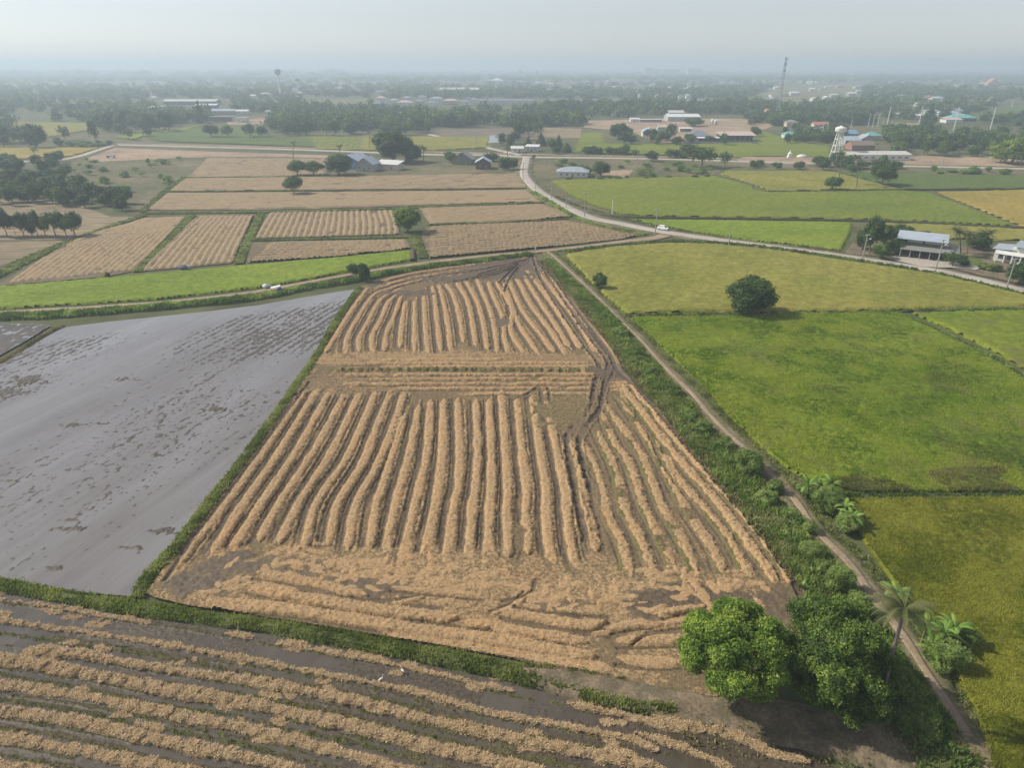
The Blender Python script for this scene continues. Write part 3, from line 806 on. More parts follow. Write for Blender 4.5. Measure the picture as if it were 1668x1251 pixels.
def blob_crown(seed, n, w, h, z0, z1, flat=0.8, spread=0.62):
    """ellipsoids packed into a crown of width w between heights z0 and z1"""
    r = random.Random(seed); out = []
    zc = (z0 + z1) / 2; hz_ = (z1 - z0) / 2
    out.append((0, 0, zc, w * 0.36, w * 0.36, hz_ * 0.85))
    for i in range(n):
        a = i * 2.399 + r.uniform(-0.4, 0.4); u = r.uniform(-0.75, 0.85)
        rad = w / 2 * spread * math.sqrt(max(0.05, 1 - u * u)) * r.uniform(0.75, 1.15)
        s = w * r.uniform(0.15, 0.23)
        out.append((rad * math.cos(a), rad * math.sin(a), zc + u * hz_ * 0.72, s, s, min(s * flat, hz_ * 0.6)))
    return out

def make_trunk(name, z1, rad, seed, mat, limbs=5, spread=0.3, lean=0.03, z_fork=0.45, n=7):
    r = random.Random(seed); m = MB()
    top = Vector((r.uniform(-lean, lean) * z1, r.uniform(-lean, lean) * z1, z1 * z_fork))
    m.tube([(0, 0, -0.03 * z1), (0, 0, 0.03 * z1), tuple(top * 0.5 + Vector((lean * z1 * 0.4, 0, 0))), tuple(top)], [rad * 1.5, rad * 1.1, rad * 0.9, rad * 0.75], n)
    for i in range(limbs):
        a = i * 2.4 + r.uniform(-0.4, 0.4); e = top + Vector((math.cos(a) * spread, math.sin(a) * spread, z1 * r.uniform(0.18, 0.42)))
        mid = top.lerp(e, 0.5) + Vector((math.cos(a) * spread * 0.15, math.sin(a) * spread * 0.15, 0))
        m.tube([tuple(top - Vector((0, 0, z1 * 0.04))), tuple(mid), tuple(e)], [rad * 0.6, rad * 0.4, rad * 0.15], 5)
    return m.mesh(name, mat)

# --- tree kinds, built for a unit tree (1 high, 1 wide); used at three levels of detail
KINDS = {}
def kind_meshes(kind, lod, seed, mat=None):
    key = (kind, lod, seed, mat.name if mat else None)
    if key in KINDS: return KINDS[key]
    n, size = {0: (8000, 0.021), 1: (2600, 0.034), 2: (900, 0.055), 3: (300, 0.095), 4: (90, 0.17)}[lod]
    nb = {0: 16, 1: 13, 2: 10, 3: 8, 4: 6}[lod]
    m = mat or m_leaf
    hh = zlib_hash(kind) + seed * 31
    if kind == 'round': bl = blob_crown(hh, nb, 1, 1, 0.16, 1.0); tr = (0.42, 0.030)
    elif kind == 'dome': bl = blob_crown(hh, nb, 1, 1, 0.06, 1.0, 0.95, 0.60); tr = (0.3, 0.03)
    elif kind == 'tall': bl = blob_crown(hh, nb, 0.9, 1, 0.22, 1.0, 1.0, 0.5); tr = (0.5, 0.03)
    elif kind == 'airy': bl = [(x * 1.1, y * 1.1, z, a * 0.62, b * 0.62, c * 0.62) for x, y, z, a, b, c in blob_crown(hh, nb + 5, 1, 1, 0.2, 0.98)]; tr = (0.5, 0.022); n = int(n * 0.7)
    elif kind == 'cone': bl = [(0.05 * math.cos(i * 2), 0.05 * math.sin(i * 2), 0.12 + 0.82 * i / 9, 0.45 * (1 - i / 10.5), 0.45 * (1 - i / 10.5), 0.10) for i in range(10)]; tr = (0.9, 0.03)
    elif kind == 'bush': bl = blob_crown(hh, nb, 1, 1, -0.1, 1.0, 0.9, 0.66); tr = (0.2, 0.03)
    me = make_crown('crown', bl, n, size, hh, m, core=0.0 if kind == 'airy' else 0.72)
    t = make_trunk('trunk', tr[0] / 0.45 if kind != 'cone' else 1.0, tr[1], hh, m_bark, 0 if lod > 2 else 5, 0.28, z_fork=0.45, n=7 if lod < 2 else 5)
    KINDS[key] = (me, t)
    return KINDS[key]
def zlib_hash(s):
    h = 7
    for c in s: h = (h * 31 + ord(c)) % 9973
    return h

def at_depth(px, py, Y):
    """x and height of the point seen at px, py on the upright plane at distance Y"""
    dx = (px - CX) / FPX; dy = (py - CY) / FPX
    t = Y / (_cp - dy * _sp)
    return t * dx, CAM_H - t * (_sp + dy * _cp)

TREES = []   # everything planted, for the shade bed and for the labels
def plant(kind, px, by, wpx, top, name='broadleaf_tree', label=None, group=None, cat='tree', lod=None, seed=None, mat=None, parts=True, sway=True):
    """a tree whose foot is at photo pixel px, by; wpx wide; its top at pixel height top"""
    x, y = W(px, by); Z = depth(by); w = wpx * Z / FPX
    _, h = at_depth(px, top, y); h = max(h, 0.5)
    if lod is None: lod = 0 if wpx > 60 else 1 if wpx > 26 else 2 if wpx > 13 else 3
    if seed is None: seed = random.randrange(3)
    cr, tr = kind_meshes(kind, lod, seed, mat)
    rot = random.uniform(0, 6.28)
    sc = (w, w, h)
    if parts:
        o = empty(name, (x, y, -0.1), rot, None)
        c = link('crown', cr, o, scale=sc); t_ = link('trunk', tr, o, scale=sc)
    else:
        o = link(name, cr, None, (x, y, -0.1), rot, sc)
    tag(o, label, cat, group)
    TREES.append((x, y, w, h, o))
    return o

def palm_mesh(seed, nf=18, L=3.6, leaf=0.75, droop=1.0, near=True, mat=None):
    """crown of arching fronds at the origin"""
    r = random.Random(seed); V = []; Fc = []; C = []
    for i in range(nf):
        a = i * 2.399 + r.uniform(-0.2, 0.2); el = r.uniform(-0.15, 1.15); ln = L * r.uniform(0.85, 1.1)
        ca, sa = math.cos(a), math.sin(a); tone = r.uniform(0.2, 0.9) * (0.75 if el < 0.15 else 1)
        p = Vector((0, 0, 0)); steps = 12 if near else 6; e = el
        prev = None; pts = []
        for k in range(steps + 1):
            pts.append((p.copy(), e)); p = p + Vector((ca * math.cos(e), sa * math.cos(e), math.sin(e))) * ln / steps
            e -= droop * (0.10 if near else 0.2) * (0.6 + 1.2 * k / steps)
        side = Vector((-sa, ca, 0))
        for k in range(steps):
            (p0, e0), (p1, e1) = pts[k], pts[k + 1]; u = (k + 0.5) / steps
            wl = leaf * math.sin(math.pi * min(1, 0.15 + 0.85 * u)) ** 0.6 * (1 - 0.5 * u)
            for s in (-1, 1):
                m_ = 3 if near else 1
                for q in range(m_):
                    f0, f1 = q / m_, (q + (0.72 if near else 0.95)) / m_
                    a0, a1 = p0.lerp(p1, f0), p0.lerp(p1, f1)
                    tip = a0.lerp(a1, 0.5) + side * s * wl * r.uniform(0.85, 1.1) + Vector((ca, sa, 0)) * wl * 0.35 - Vector((0, 0, wl * (0.35 + 0.3 * r.random())))
                    o = len(V); V += [tuple(a0), tuple(a1), tuple(tip)]; Fc.append((o, o + 1, o + 2)); C += [tone] * 3
            # midrib
            o = len(V); d = side * 0.035; V += [tuple(p0 - d), tuple(p0 + d), tuple(p1)]; Fc.append((o, o + 1, o + 2)); C += [0.9] * 3
    cc = np.zeros((len(V), 3)); cc[:, 0] = C
    return np_mesh('crown', np.array(V), np.array(Fc), mat or m_palm, {'mask': cc})

def palm(px, by, topx, topy, name='coconut_palm', label=None, group=None, L=3.6, near=False, seed=1, cat='palm'):
    x, y = W(px, by); x2, h = at_depth(topx, topy, y)
    o = empty(name, (x, y, -0.05))
    dx = x2 - x
    m = MB(); pts = [(dx * (u ** 1.4), 0.15 * math.sin(u * 3), h * u) for u in np.linspace(0, 1, 9)]
    m.tube(pts, [0.26 - 0.12 * u + (0.10 if u == 0 else 0) for u in np.linspace(0, 1, 9)] if near else [0.3 - 0.12 * u for u in np.linspace(0, 1, 9)], 8)
    m.build('trunk', m_bark_pale, o)
    key = ('palm', near, L, seed % 3)
    if key not in KINDS: KINDS[key] = palm_mesh(seed, 26 if near else 20, L, 1.0 * L / 3.6, 1.0, near)
    link('crown', KINDS[key], o, (dx, 0.1, h - 0.1), random.uniform(0, 6))
    if near:
        nut = MB()
        for k in range(7): nut.lathe([(0.02, -0.14), (0.10, -0.08), (0.13, 0.0), (0.09, 0.10), (0.02, 0.14)], 8, c=(0.24 * math.cos(k * 0.9), 0.24 * math.sin(k * 0.9)))
        nut.build('coconuts', plain('coconut_husk', (0.30, 0.22, 0.07), 0.6), o, (dx, 0.1, h - 0.35), smooth_shade=True)
    tag(o, label, cat, group); TREES.append((x, y, L, h, o))
    return o

def banana_mesh(seed, n=9, L=2.2):
    r = random.Random(seed); V = []; Fc = []; C = []
    for i in range(n):
        a = i * 2.399 + r.uniform(-0.3, 0.3); e = r.uniform(0.55, 1.45); ln = L * r.uniform(0.8, 1.15); tone = r.uniform(0.25, 1.0)
        ca, sa = math.cos(a), math.sin(a); side = Vector((-sa, ca, 0)); p = Vector((0, 0, 0)); row = []
        for k in range(9):
            u = k / 8; wd = 0.26 * math.sin(math.pi * min(1, 0.08 + 0.92 * u)) ** 0.55 if u > 0.15 else 0.03
            if u == 1: wd = 0.02
            up = Vector((-ca * math.sin(e), -sa * math.sin(e), math.cos(e)))
            row.append((p - side * wd - up * wd * 0.35, p, p + side * wd - up * wd * 0.35))
            p = p + Vector((ca * math.cos(e), sa * math.cos(e), math.sin(e))) * ln / 8
            e -= 0.16 + 0.22 * u
        for k in range(8):
            for s in (0, 1):
                a0, a1 = row[k][s], row[k][s + 1]; b0, b1 = row[k + 1][s], row[k + 1][s + 1]
                if r.random() < 0.25 and k > 1:   # torn strips hang separately
                    mid0 = a0.lerp(b0, 0.8); mid1 = a1.lerp(b1, 0.8); b0_, b1_ = (mid0, b1) if s == 0 else (b0, mid1)
                else: b0_, b1_ = b0, b1
                o = len(V); V += [tuple(a0), tuple(a1), tuple(b1_), tuple(b0_)]; Fc.append((o, o + 1, o + 2, o + 3)); C += [tone + 0.1 * s] * 4
    cc = np.zeros((len(V), 3)); cc[:, 0] = np.clip(C, 0, 1)
    return np_mesh('crown', np.array(V), np.array(Fc), m_banana, {'mask': cc})
m_banana_stem = plain('banana_stem', (0.20, 0.20, 0.09), 0.7, 0.3, 4)
def banana(px, by, h, seed, label, group=None, L=2.2):
    x, y = W(px, by); o = empty('banana_plant', (x, y, -0.05), random.uniform(0, 6))
    m = MB(); m.tube([(0, 0, 0), (0.03, 0, h * 0.5), (0.05, 0.02, h)], [0.17, 0.13, 0.08], 8); m.build('stem', m_banana_stem, o)
    key = ('banana', seed % 4)
    if key not in KINDS: KINDS[key] = banana_mesh(seed)
    link('crown', KINDS[key], o, (0.05, 0.02, h - 0.15), scale=L / 2.2)
    tag(o, label, 'banana plant', group)
    return o

# --- grass and weeds
def tufts(name, P, Hh, mat, blades=5, width=0.12, spread=0.22, lean=0.5, tint=None, seed=0, label=None, kind='stuff'):
    """many tufts of pointed blades: P (n,3), Hh heights"""
    r = np.random.default_rng(seed); n = len(P); m = n * blades
    if n == 0: return
    base = np.repeat(P, blades, 0) + np.c_[r.normal(size=(m, 2)) * spread, np.zeros(m)]
    a = r.uniform(0, 2 * np.pi, m); h = np.repeat(Hh, blades) * r.uniform(0.5, 1.15, m)
    w = width * r.uniform(0.6, 1.4, m) * (0.6 + 0.5 * np.repeat(Hh, blades) / max(Hh.mean(), 1e-3))
    dx = np.c_[np.cos(a), np.sin(a), np.zeros(m)]
    l = r.uniform(0, 2 * np.pi, m); le = np.c_[np.cos(l), np.sin(l), np.zeros(m)] * (h * lean * r.random(m))[:, None]
    V = np.stack([base - dx * w[:, None], base + dx * w[:, None], base + le + np.c_[np.zeros((m, 2)), h]], 1).reshape(-1, 3)
    tt = np.repeat(r.random(n), blades) if tint is None else np.repeat(tint, blades)
    tt = np.clip(tt + r.normal(size=m) * 0.12, 0, 1)
    cc = np.zeros((3 * m, 3)); cc[:, 0] = np.repeat(tt, 3)
    me = np_mesh(name, V, np.arange(3 * m).reshape(m, 3), mat, {'mask': cc})
    return tag(link(name, me), label, kind=kind)

def mound(name, px, width, h, mat, step=0.8, z0=-0.4, label=None, seed=0, edge=0.35, world=None, across=9, flat=0.0):
    """earth bank along a line of photo pixels"""
    l = resample(smooth(Wp(px), 6), step) if world is None else world
    wv = np.broadcast_to(width, (len(l),)) if not hasattr(width, '__len__') else np.interp(np.linspace(0, 1, len(l)), np.linspace(0, 1, len(width)), width)
    us = np.linspace(-1, 1, across); V = []
    wv = wv * (1 + (noise(np.arange(len(l)) / 5.0, np.zeros(len(l)), seed) - 0.5) * edge)
    for u in us:
        p = offset_line(l, wv * 0.5 * u)
        prof = min(1.0, (1 - abs(u)) * (1.3 + flat * 3)) ** 0.8
        z = z0 + (h - z0) * prof + (noise(p[:, 0] / 0.8, p[:, 1] / 0.8, seed + 1) - 0.5) * 0.18 * prof
        V.append(np.c_[p, z])
    V = np.stack(V, 1); n, k, _ = V.shape
    idx = np.arange(n * k).reshape(n, k)
    Fq = np.stack([idx[:-1, :-1], idx[:-1, 1:], idx[1:, 1:], idx[1:, :-1]], -1).reshape(-1, 4)
    me = np_mesh(name, V.reshape(-1, 3), Fq, mat, smooth_shade=True)
    tag(link(name, me), label, kind='structure')
    return l, wv

def grass_along(l, wv, h, density, seed, hgt=0.45, label=None, mat=None, jitter=0.95, name='grass', width=0.11, blades=5, gaps=0.0, tone=(0.5, 0.5)):
    r = np.random.default_rng(seed); seg = np.hypot(*np.diff(l, axis=0).T)
    n = int((seg * (wv[:-1])).sum() * density)
    s = r.uniform(0, seg.sum(), n); cs = np.r_[0, np.cumsum(seg)]
    k = np.clip(np.searchsorted(cs, s) - 1, 0, len(seg) - 1); f = ((s - cs[k]) / seg[k])[:, None]
    c = l[k] * (1 - f) + l[k + 1] * f; t = unit(l[k + 1] - l[k]); nn = np.c_[t[:, 1], -t[:, 0]]
    u = r.uniform(-1, 1, n) * jitter
    p = c + nn * (u * wv[k] * 0.5)[:, None]
    z = -0.05 + h * (1 - np.abs(u)) ** 0.7
    pat = fbm(p[:, 0] / 3, p[:, 1] / 3, seed, 3)
    keep = pat > gaps
    big = 0.55 + 0.9 * noise(p[:, 0] / 1.7, p[:, 1] / 1.7, seed + 5)
    tint = np.clip(tone[0] + (pat - 0.5) * 1.6 + r.normal(size=n) * 0.12, 0, 1)
    return tufts(name, np.c_[p, z][keep], (hgt * big * r.uniform(0.7, 1.3, n))[keep], mat or m_grass, blades, width, 0.18, 0.6, tint[keep], seed, label)
# ================================================================== CROPS, BANKS, ROADS
def crop_material(name, stops, scale=0.05, fine=1.6, dirt=None, bump=0.8, aniso=(1, 1, 1), rot=0.0):
    t = NT(name)
    co = t.mapping(aniso, (0, 0, rot))
    c = t.ramp(t.noise(scale, 5, 0.62, co), stops)
    mid = t.noise(0.45, 3, 0.6)
    c = t.mix(1.0, c, t.ramp(mid, [(0.3, 0.80), (0.7, 1.2)]), 'MULTIPLY')
    f = t.noise(fine, 4, 0.75)
    c = t.mix(1.0, c, t.ramp(f, [(0.3, 0.62), (0.72, 1.35)]), 'MULTIPLY')
    # planting lines, lodged and thin patches
    ln = t.noise(0.5, 3, 0.6, t.mapping((1.0, 0.06, 1.0), (0, 0, 0.5 + rot)))
    c = t.mix(1.0, c, t.ramp(ln, [(0.3, 0.92), (0.7, 1.07)]), 'MULTIPLY')
    pt = t.noise(0.16, 6, 0.72)
    c = t.mix(t.ramp(pt, [(0.56, 0.0), (0.74, 0.5)]), c, tuple(x * 0.55 for x in stops[0][1]))
    if dirt:
        d = t.ramp(t.noise(0.05, 7, 0.78), [(0.52, 0.0), (0.66, 0.8)])
        c = t.mix(d, c, dirt)
    t.base(c); t.rough(0.85); t.b.inputs['Specular IOR Level'].default_value = 0.12
    t.bump(f, bump, 0.25)
    return t.m
m_rice_yellow = crop_material('ripening_rice', [(0.30, (0.17, 0.18, 0.030)), (0.5, (0.225, 0.215, 0.042)), (0.72, (0.28, 0.245, 0.06))], 0.035)
m_rice_green = crop_material('green_rice', [(0.30, (0.105, 0.155, 0.012)), (0.5, (0.145, 0.19, 0.016)), (0.72, (0.185, 0.205, 0.022))], 0.03, dirt=(0.13, 0.12, 0.045))
m_rice_olive = crop_material('olive_rice', [(0.30, (0.125, 0.14, 0.016)), (0.5, (0.165, 0.165, 0.02)), (0.72, (0.20, 0.185, 0.032))], 0.05)
m_rice_bright = crop_material('young_rice', [(0.30, (0.13, 0.19, 0.016)), (0.5, (0.175, 0.235, 0.022)), (0.72, (0.22, 0.26, 0.032))], 0.03, aniso=(0.35, 1, 1), rot=0.25)
m_rice_mid = crop_material('rice_far_side_of_road', [(0.30, (0.125, 0.165, 0.02)), (0.5, (0.165, 0.195, 0.024)), (0.72, (0.21, 0.22, 0.034))], 0.02, aniso=(0.4, 1, 1))
m_rice_gold = crop_material('golden_rice', [(0.30, (0.24, 0.20, 0.04)), (0.5, (0.30, 0.23, 0.05)), (0.72, (0.35, 0.26, 0.06))], 0.03)
m_rice_dull = crop_material('dull_green_rice', [(0.30, (0.075, 0.12, 0.028)), (0.5, (0.10, 0.14, 0.032)), (0.72, (0.13, 0.15, 0.04))], 0.02)

def crop(px, mat, label, h=0.5, res=0.6, amp=0.16, name='rice', ystep=0.003):
    F = Field(Wp(px), res, h, ystep=ystep)
    F.H += (fbm(F.X / (res * 2), F.Y / (res * 2), 61, 2) - 0.5) * amp * 2 + (fbm(F.X / 9, F.Y / 9, 62, 2) - 0.5) * 0.2
    cl = np.vstack([F.poly, F.poly[:1]])
    for sl, X, Y, d, run in F.near(cl, 2.5, 4.0):
        e = sstep(-0.05, 1.0, d + (noise(X / 1.2, Y / 1.2, 63) - 0.5) * 0.7)
        F.H[sl] = np.minimum(F.H[sl], -0.30 + (h + 0.36 + (F.H[sl] - h)) * e)
    inn = inside(F.X, F.Y, F.poly)
    q = inn[:-1, :-1] & inn[1:, :-1] & inn[:-1, 1:] & inn[1:, 1:]
    ny, nx = F.X.shape; idx = np.arange(ny * nx).reshape(ny, nx)
    ff = np.stack([idx[:-1, :-1][q], idx[:-1, 1:][q], idx[1:, 1:][q], idx[1:, :-1][q]], -1)
    u, inv = np.unique(ff, return_inverse=True)
    V = np.stack([F.X.ravel(), F.Y.ravel(), F.H.ravel()], -1)[u]
    me = np_mesh(name, V, inv.reshape(ff.shape), mat, smooth_shade=True)
    sheet('ground', [tuple(p) for p in px], -0.24 + 0.002 * (len(label) % 9), mat, 'ground under the ' + label)
    return tag(link(name, me), label, kind='stuff')

# right of the dirt track
crop([(921, 414), (1000, 402), (1080, 396), (1150, 397), (1250, 406), (1400, 428), (1523, 447), (1600, 464), (1668, 481), (1760, 503), (1760, 497), (1668, 501), (1400, 506), (1100, 509), (1018, 511), (985, 484), (952, 452)], m_rice_yellow, 'ripening yellow-green rice between the concrete road and the big round tree', 0.55, 0.6)
crop([(1026, 517), (1240, 514), (1464, 509), (1530, 541), (1602, 578), (1672, 620), (1800, 700), (1840, 804), (1668, 804), (1400, 804), (1335, 790), (1290, 768), (1245, 735), (1200, 690), (1150, 633), (1105, 590), (1060, 548)], m_rice_green, 'bright green rice beyond the track behind the banana plants', 0.5, 0.42, ystep=0.0025)
crop([(1480, 509), (1668, 505), (1830, 503), (1900, 700), (1800, 680), (1684, 612), (1612, 570), (1542, 535)], m_rice_green, 'strip of green rice beyond the diagonal furrow', 0.5, 0.6)
crop([(1372, 815), (1420, 812), (1668, 812), (1900, 812), (2100, 1280), (1620, 1280), (1590, 1160), (1545, 1090), (1500, 1010), (1455, 950), (1412, 890), (1385, 850)], m_rice_olive, 'olive-brown ripening rice beside the dirt track', 0.5, 0.28, amp=0.13, ystep=0.0025)
def crop_tufts(px, n, mat, label, h=0.32, z=0.40, seed=0, width=0.07, patch=None):
    r = np.random.default_rng(seed); poly = Wp(px); x0, y0 = poly.min(0); x1, y1 = poly.max(0)
    X = r.uniform(x0, x1, n * 6); Y = y0 + (y1 - y0) * r.random(n * 6) ** 1.15
    k = inside(X, Y, poly)
    if patch: k &= fbm(X / 9, Y / 9, seed, 4) > patch
    X, Y = X[k][:n], Y[k][:n]
    tone = np.clip(0.5 + (fbm(X / 5, Y / 5, seed + 1, 3) - 0.5) * 2.2, 0, 1)
    tufts('rice', np.c_[X, Y, np.full(len(X), z)], np.full(len(X), h), mat, 4, width, 0.14, 0.5, tone, seed, label)
m_tuft_green = leaf_material('rice_leaves', (0.15, 0.235, 0.02), (0.245, 0.33, 0.028), (0.38, 0.41, 0.06), 0.42)
m_tuft_olive = leaf_material('ripe_rice_leaves', (0.21, 0.235, 0.026), (0.32, 0.325, 0.04), (0.46, 0.43, 0.085), 0.42)
crop_tufts([(1374, 816), (1668, 813), (1860, 813), (2000, 1270), (1622, 1270), (1592, 1160), (1502, 1008), (1414, 890), (1386, 850)], 46000, m_tuft_olive, 'standing leaves of the olive ripening rice', seed=401)
crop_tufts([(1028, 518), (1464, 510), (1600, 578), (1668, 620), (1800, 702), (1838, 802), (1400, 802), (1290, 768), (1200, 690), (1105, 590)], 56000, m_tuft_green, 'standing leaves of the bright green rice', seed=402, width=0.09)
crop_tufts([(1340, 790), (1420, 770), (1700, 762), (1840, 765), (1840, 802), (1668, 802), (1400, 802)], 9000, m_leaf_dry, 'browned rice along the bund below the green rice', seed=403, h=0.3, patch=0.50)
crop_tufts([(1380, 560), (1560, 590), (1780, 720), (1800, 790), (1560, 770), (1500, 680)], 9000, m_leaf_dry, 'brown thin patches in the green rice', seed=404, h=0.22, patch=0.55)
# beyond the concrete road
crop([(1032, 357), (1200, 359), (1390, 362), (1386, 380), (1372, 408), (1340, 404), (1220, 391), (1130, 378), (1075, 368)], m_rice_bright, 'light green rice between the white car and the furrow behind it', 0.4, 0.6)
crop([(896, 294), (960, 291), (1165, 286), (1220, 301), (1252, 313), (1469, 310), (1517, 314), (1657, 368), (1509, 361), (1396, 357), (1200, 354), (1040, 351), (1010, 348), (964, 334), (926, 316)], m_rice_mid, 'wide green rice field behind the concrete road', 0.4, 0.9)
crop([(1170, 283), (1182, 278), (1355, 279), (1400, 291), (1467, 308), (1256, 311), (1222, 300)], m_rice_yellow, 'yellow rice field with a small dark tree at its edge', 0.4, 1.0)
crop([(1362, 280), (1470, 283), (1668, 286), (1800, 288), (1800, 305), (1668, 307), (1517, 309), (1471, 308), (1405, 291)], m_rice_dull, 'dull green rice beyond the tree row', 0.5, 1.6)
crop([(1522, 313), (1668, 309), (1800, 306), (1860, 368), (1668, 371)], m_rice_gold, 'golden ripe rice field', 0.4, 0.9)
crop([(1420, 363), (1509, 365), (1657, 373), (1800, 374), (1800, 396), (1660, 392), (1480, 388), (1420, 380)], m_rice_yellow, 'yellow rice behind the metal-roofed house', 0.5, 1.2)
# left of the canal bank
crop([(-160, 474), (-60, 471), (0, 467), (176, 452), (300, 441), (420, 430), (551, 419), (672, 407), (673, 423), (606, 435), (486, 458), (420, 469), (252, 488), (0, 503), (-160, 512)], m_rice_bright, 'strip of bright young rice beside the dirt track', 0.4, 0.5)
# far flats
crop([(947, 216), (982, 216), (986, 233), (1100, 235), (1220, 232), (1357, 256), (1100, 254), (935, 247)], m_rice_mid, 'green field behind the scrub row', 0.4, 3.0)
crop([(1232, 215), (1248, 214), (1297, 231), (1352, 238), (1357, 257), (1290, 254), (1225, 232), (1215, 222)], m_rice_mid, 'green field at the foot of the white water tower', 0.4, 3.0)
crop([(232, 221), (335, 205), (420, 204), (445, 221), (597, 222), (592, 244), (420, 236), (255, 230)], m_rice_dull, 'hazy green field with four round trees', 0.4, 3.0)
crop([(180, 224), (335, 203), (300, 212), (238, 221), (222, 227)], m_rice_bright, 'light green wedge of rice', 0.4, 3.0)
crop([(500, 222), (800, 222), (798, 240), (690, 246), (510, 243)], m_rice_yellow, 'yellow-green field behind the farm houses', 0.4, 3.0)
crop([(20, 198), (151, 200), (150, 211), (82, 223), (20, 224)], m_rice_yellow, 'pale yellow field in the haze', 0.4, 4.0)
crop([(-90, 240), (168, 240), (122, 254), (0, 261), (-90, 262)], m_rice_gold, 'ripe yellow field beside the white road', 0.4, 3.0)

FLATN = [0]
def flat(name, px, mat, label, z=-0.25, kind="structure"):
    FLATN[0] += 1; z = z + 0.006 * FLATN[0]
    return sheet(name, px, z, mat, label, kind)
m_brown = blotchy('brown_stubble', [(0.3, (0.17, 0.135, 0.085)), (0.5, (0.24, 0.185, 0.115)), (0.7, (0.30, 0.215, 0.13))], 0.02, fine=0.35, bump=0.3, aniso=(0.3, 1, 1))
m_pink = blotchy('bare_earth', [(0.3, (0.22, 0.165, 0.11)), (0.5, (0.33, 0.235, 0.16)), (0.7, (0.42, 0.30, 0.21))], 0.03, fine=0.4, bump=0.3)
m_scrubland = blotchy('scrub_ground', [(0.3, (0.085, 0.095, 0.04)), (0.5, (0.13, 0.12, 0.06)), (0.7, (0.20, 0.16, 0.10))], 0.03, fine=0.4, bump=0.4)
m_plough = blotchy('ploughed_earth', [(0.3, (0.14, 0.11, 0.085)), (0.7, (0.20, 0.155, 0.115))], 0.03, fine=0.4, bump=0.4)
m_pale = blotchy('pale_dry_grass', [(0.3, (0.13, 0.13, 0.055)), (0.7, (0.20, 0.18, 0.09))], 0.01, fine=0.1)
flat('scrubland', [(115, 262), (130, 250), (186, 243), (340, 248), (330, 262), (300, 293), (268, 312), (232, 345), (200, 330), (120, 300)], m_scrubland, 'overgrown fallow plot')
flat('field', [(186, 240), (260, 243), (420, 248), (534, 252), (533, 257), (337, 255), (300, 256), (160, 262), (140, 258)], m_pink, 'pinkish harvested strip along the rural road')
flat('field', [(-160, 318), (0, 318), (90, 322), (135, 335), (180, 352), (232, 352), (121, 389), (-160, 392)], m_brown, 'brown stubble behind the row of young trees')
flat('field', [(-160, 396), (0, 393), (108, 391), (60, 412), (0, 432), (-160, 462)], m_brown, 'grey-brown stubble corner plot')
flat('field', [(700, 210), (905, 208), (905, 222), (800, 222), (800, 240), (702, 219)], m_plough, 'ploughed purple-brown field')
flat('yard', [(540, 256), (640, 258), (800, 258), (845, 262), (850, 278), (700, 285), (540, 288)], m_scrubland, 'weedy ground round the farm houses')
flat('yard', [(870, 262), (940, 256), (1180, 262), (1180, 276), (1165, 284), (960, 290), (895, 292), (868, 284)], m_scrubland, 'weedy ground beside the white house')
flat('bare_ground', [(985, 277), (1032, 276), (1022, 288), (975, 288)], m_pink, 'patch of bare pink earth', z=-0.2)
flat('verge', [(1180, 262), (1480, 270), (1668, 276), (1800, 278), (1800, 287), (1470, 282), (1180, 277)], m_scrubland, 'grassy strip along the rural road')
flat('yard', [(1390, 262), (1500, 253), (1620, 255), (1700, 262), (1700, 272), (1480, 266)], m_pink, 'bare orange earth beside the long shed', z=-0.2)
flat('yard', [(1215, 250), (1290, 252), (1400, 262), (1470, 268), (1200, 262)], m_pink, 'dusty yard at the foot of the water tower', z=-0.15)
flat('yard', [(955, 196), (1090, 192), (1240, 193), (1260, 205), (1240, 212), (1180, 232), (1070, 232), (1030, 214), (950, 207)], m_pink, 'bare pink yards between the sheds', z=-0.2)
flat('field', [(885, 207), (948, 209), (945, 224), (860, 226)], m_brown, 'dry brown field behind the wall')
flat('yard', [(1376, 412), (1390, 394), (1500, 398), (1668, 404), (1760, 408), (1760, 470), (1668, 462), (1600, 448), (1523, 430), (1450, 418)], m_soil, 'grassy yards of the roadside houses', z=-0.2)
flat('pond', [(782, 228), (790, 221), (812, 218), (850, 219), (848, 230), (795, 232)], m_water, 'small pale fish ponds')
flat('field', [(490, 162), (598, 160), (602, 172), (560, 176), (490, 172)], m_pale, 'pale stubble field in the haze')
flat('field', [(672, 185), (790, 184), (790, 190), (690, 191)], m_rice_mid, 'thin green field before the housing estate')
flat('field', [(1280, 140), (1395, 136), (1400, 158), (1300, 172), (1215, 160)], m_pale, 'pale open field in the haze')
flat('field', [(1560, 186), (1668, 170), (1720, 176), (1720, 184), (1580, 192)], m_rice_dull, 'green field before the long white building')
flat('yard', [(370, 198), (440, 190), (560, 186), (560, 196), (440, 201), (370, 203)], m_pink, 'pinkish construction ground')
flat('field', [(885, 166), (1000, 160), (1240, 155), (1240, 160), (1000, 172), (900, 172)], m_rice_dull, 'hazy green field behind the terraces')

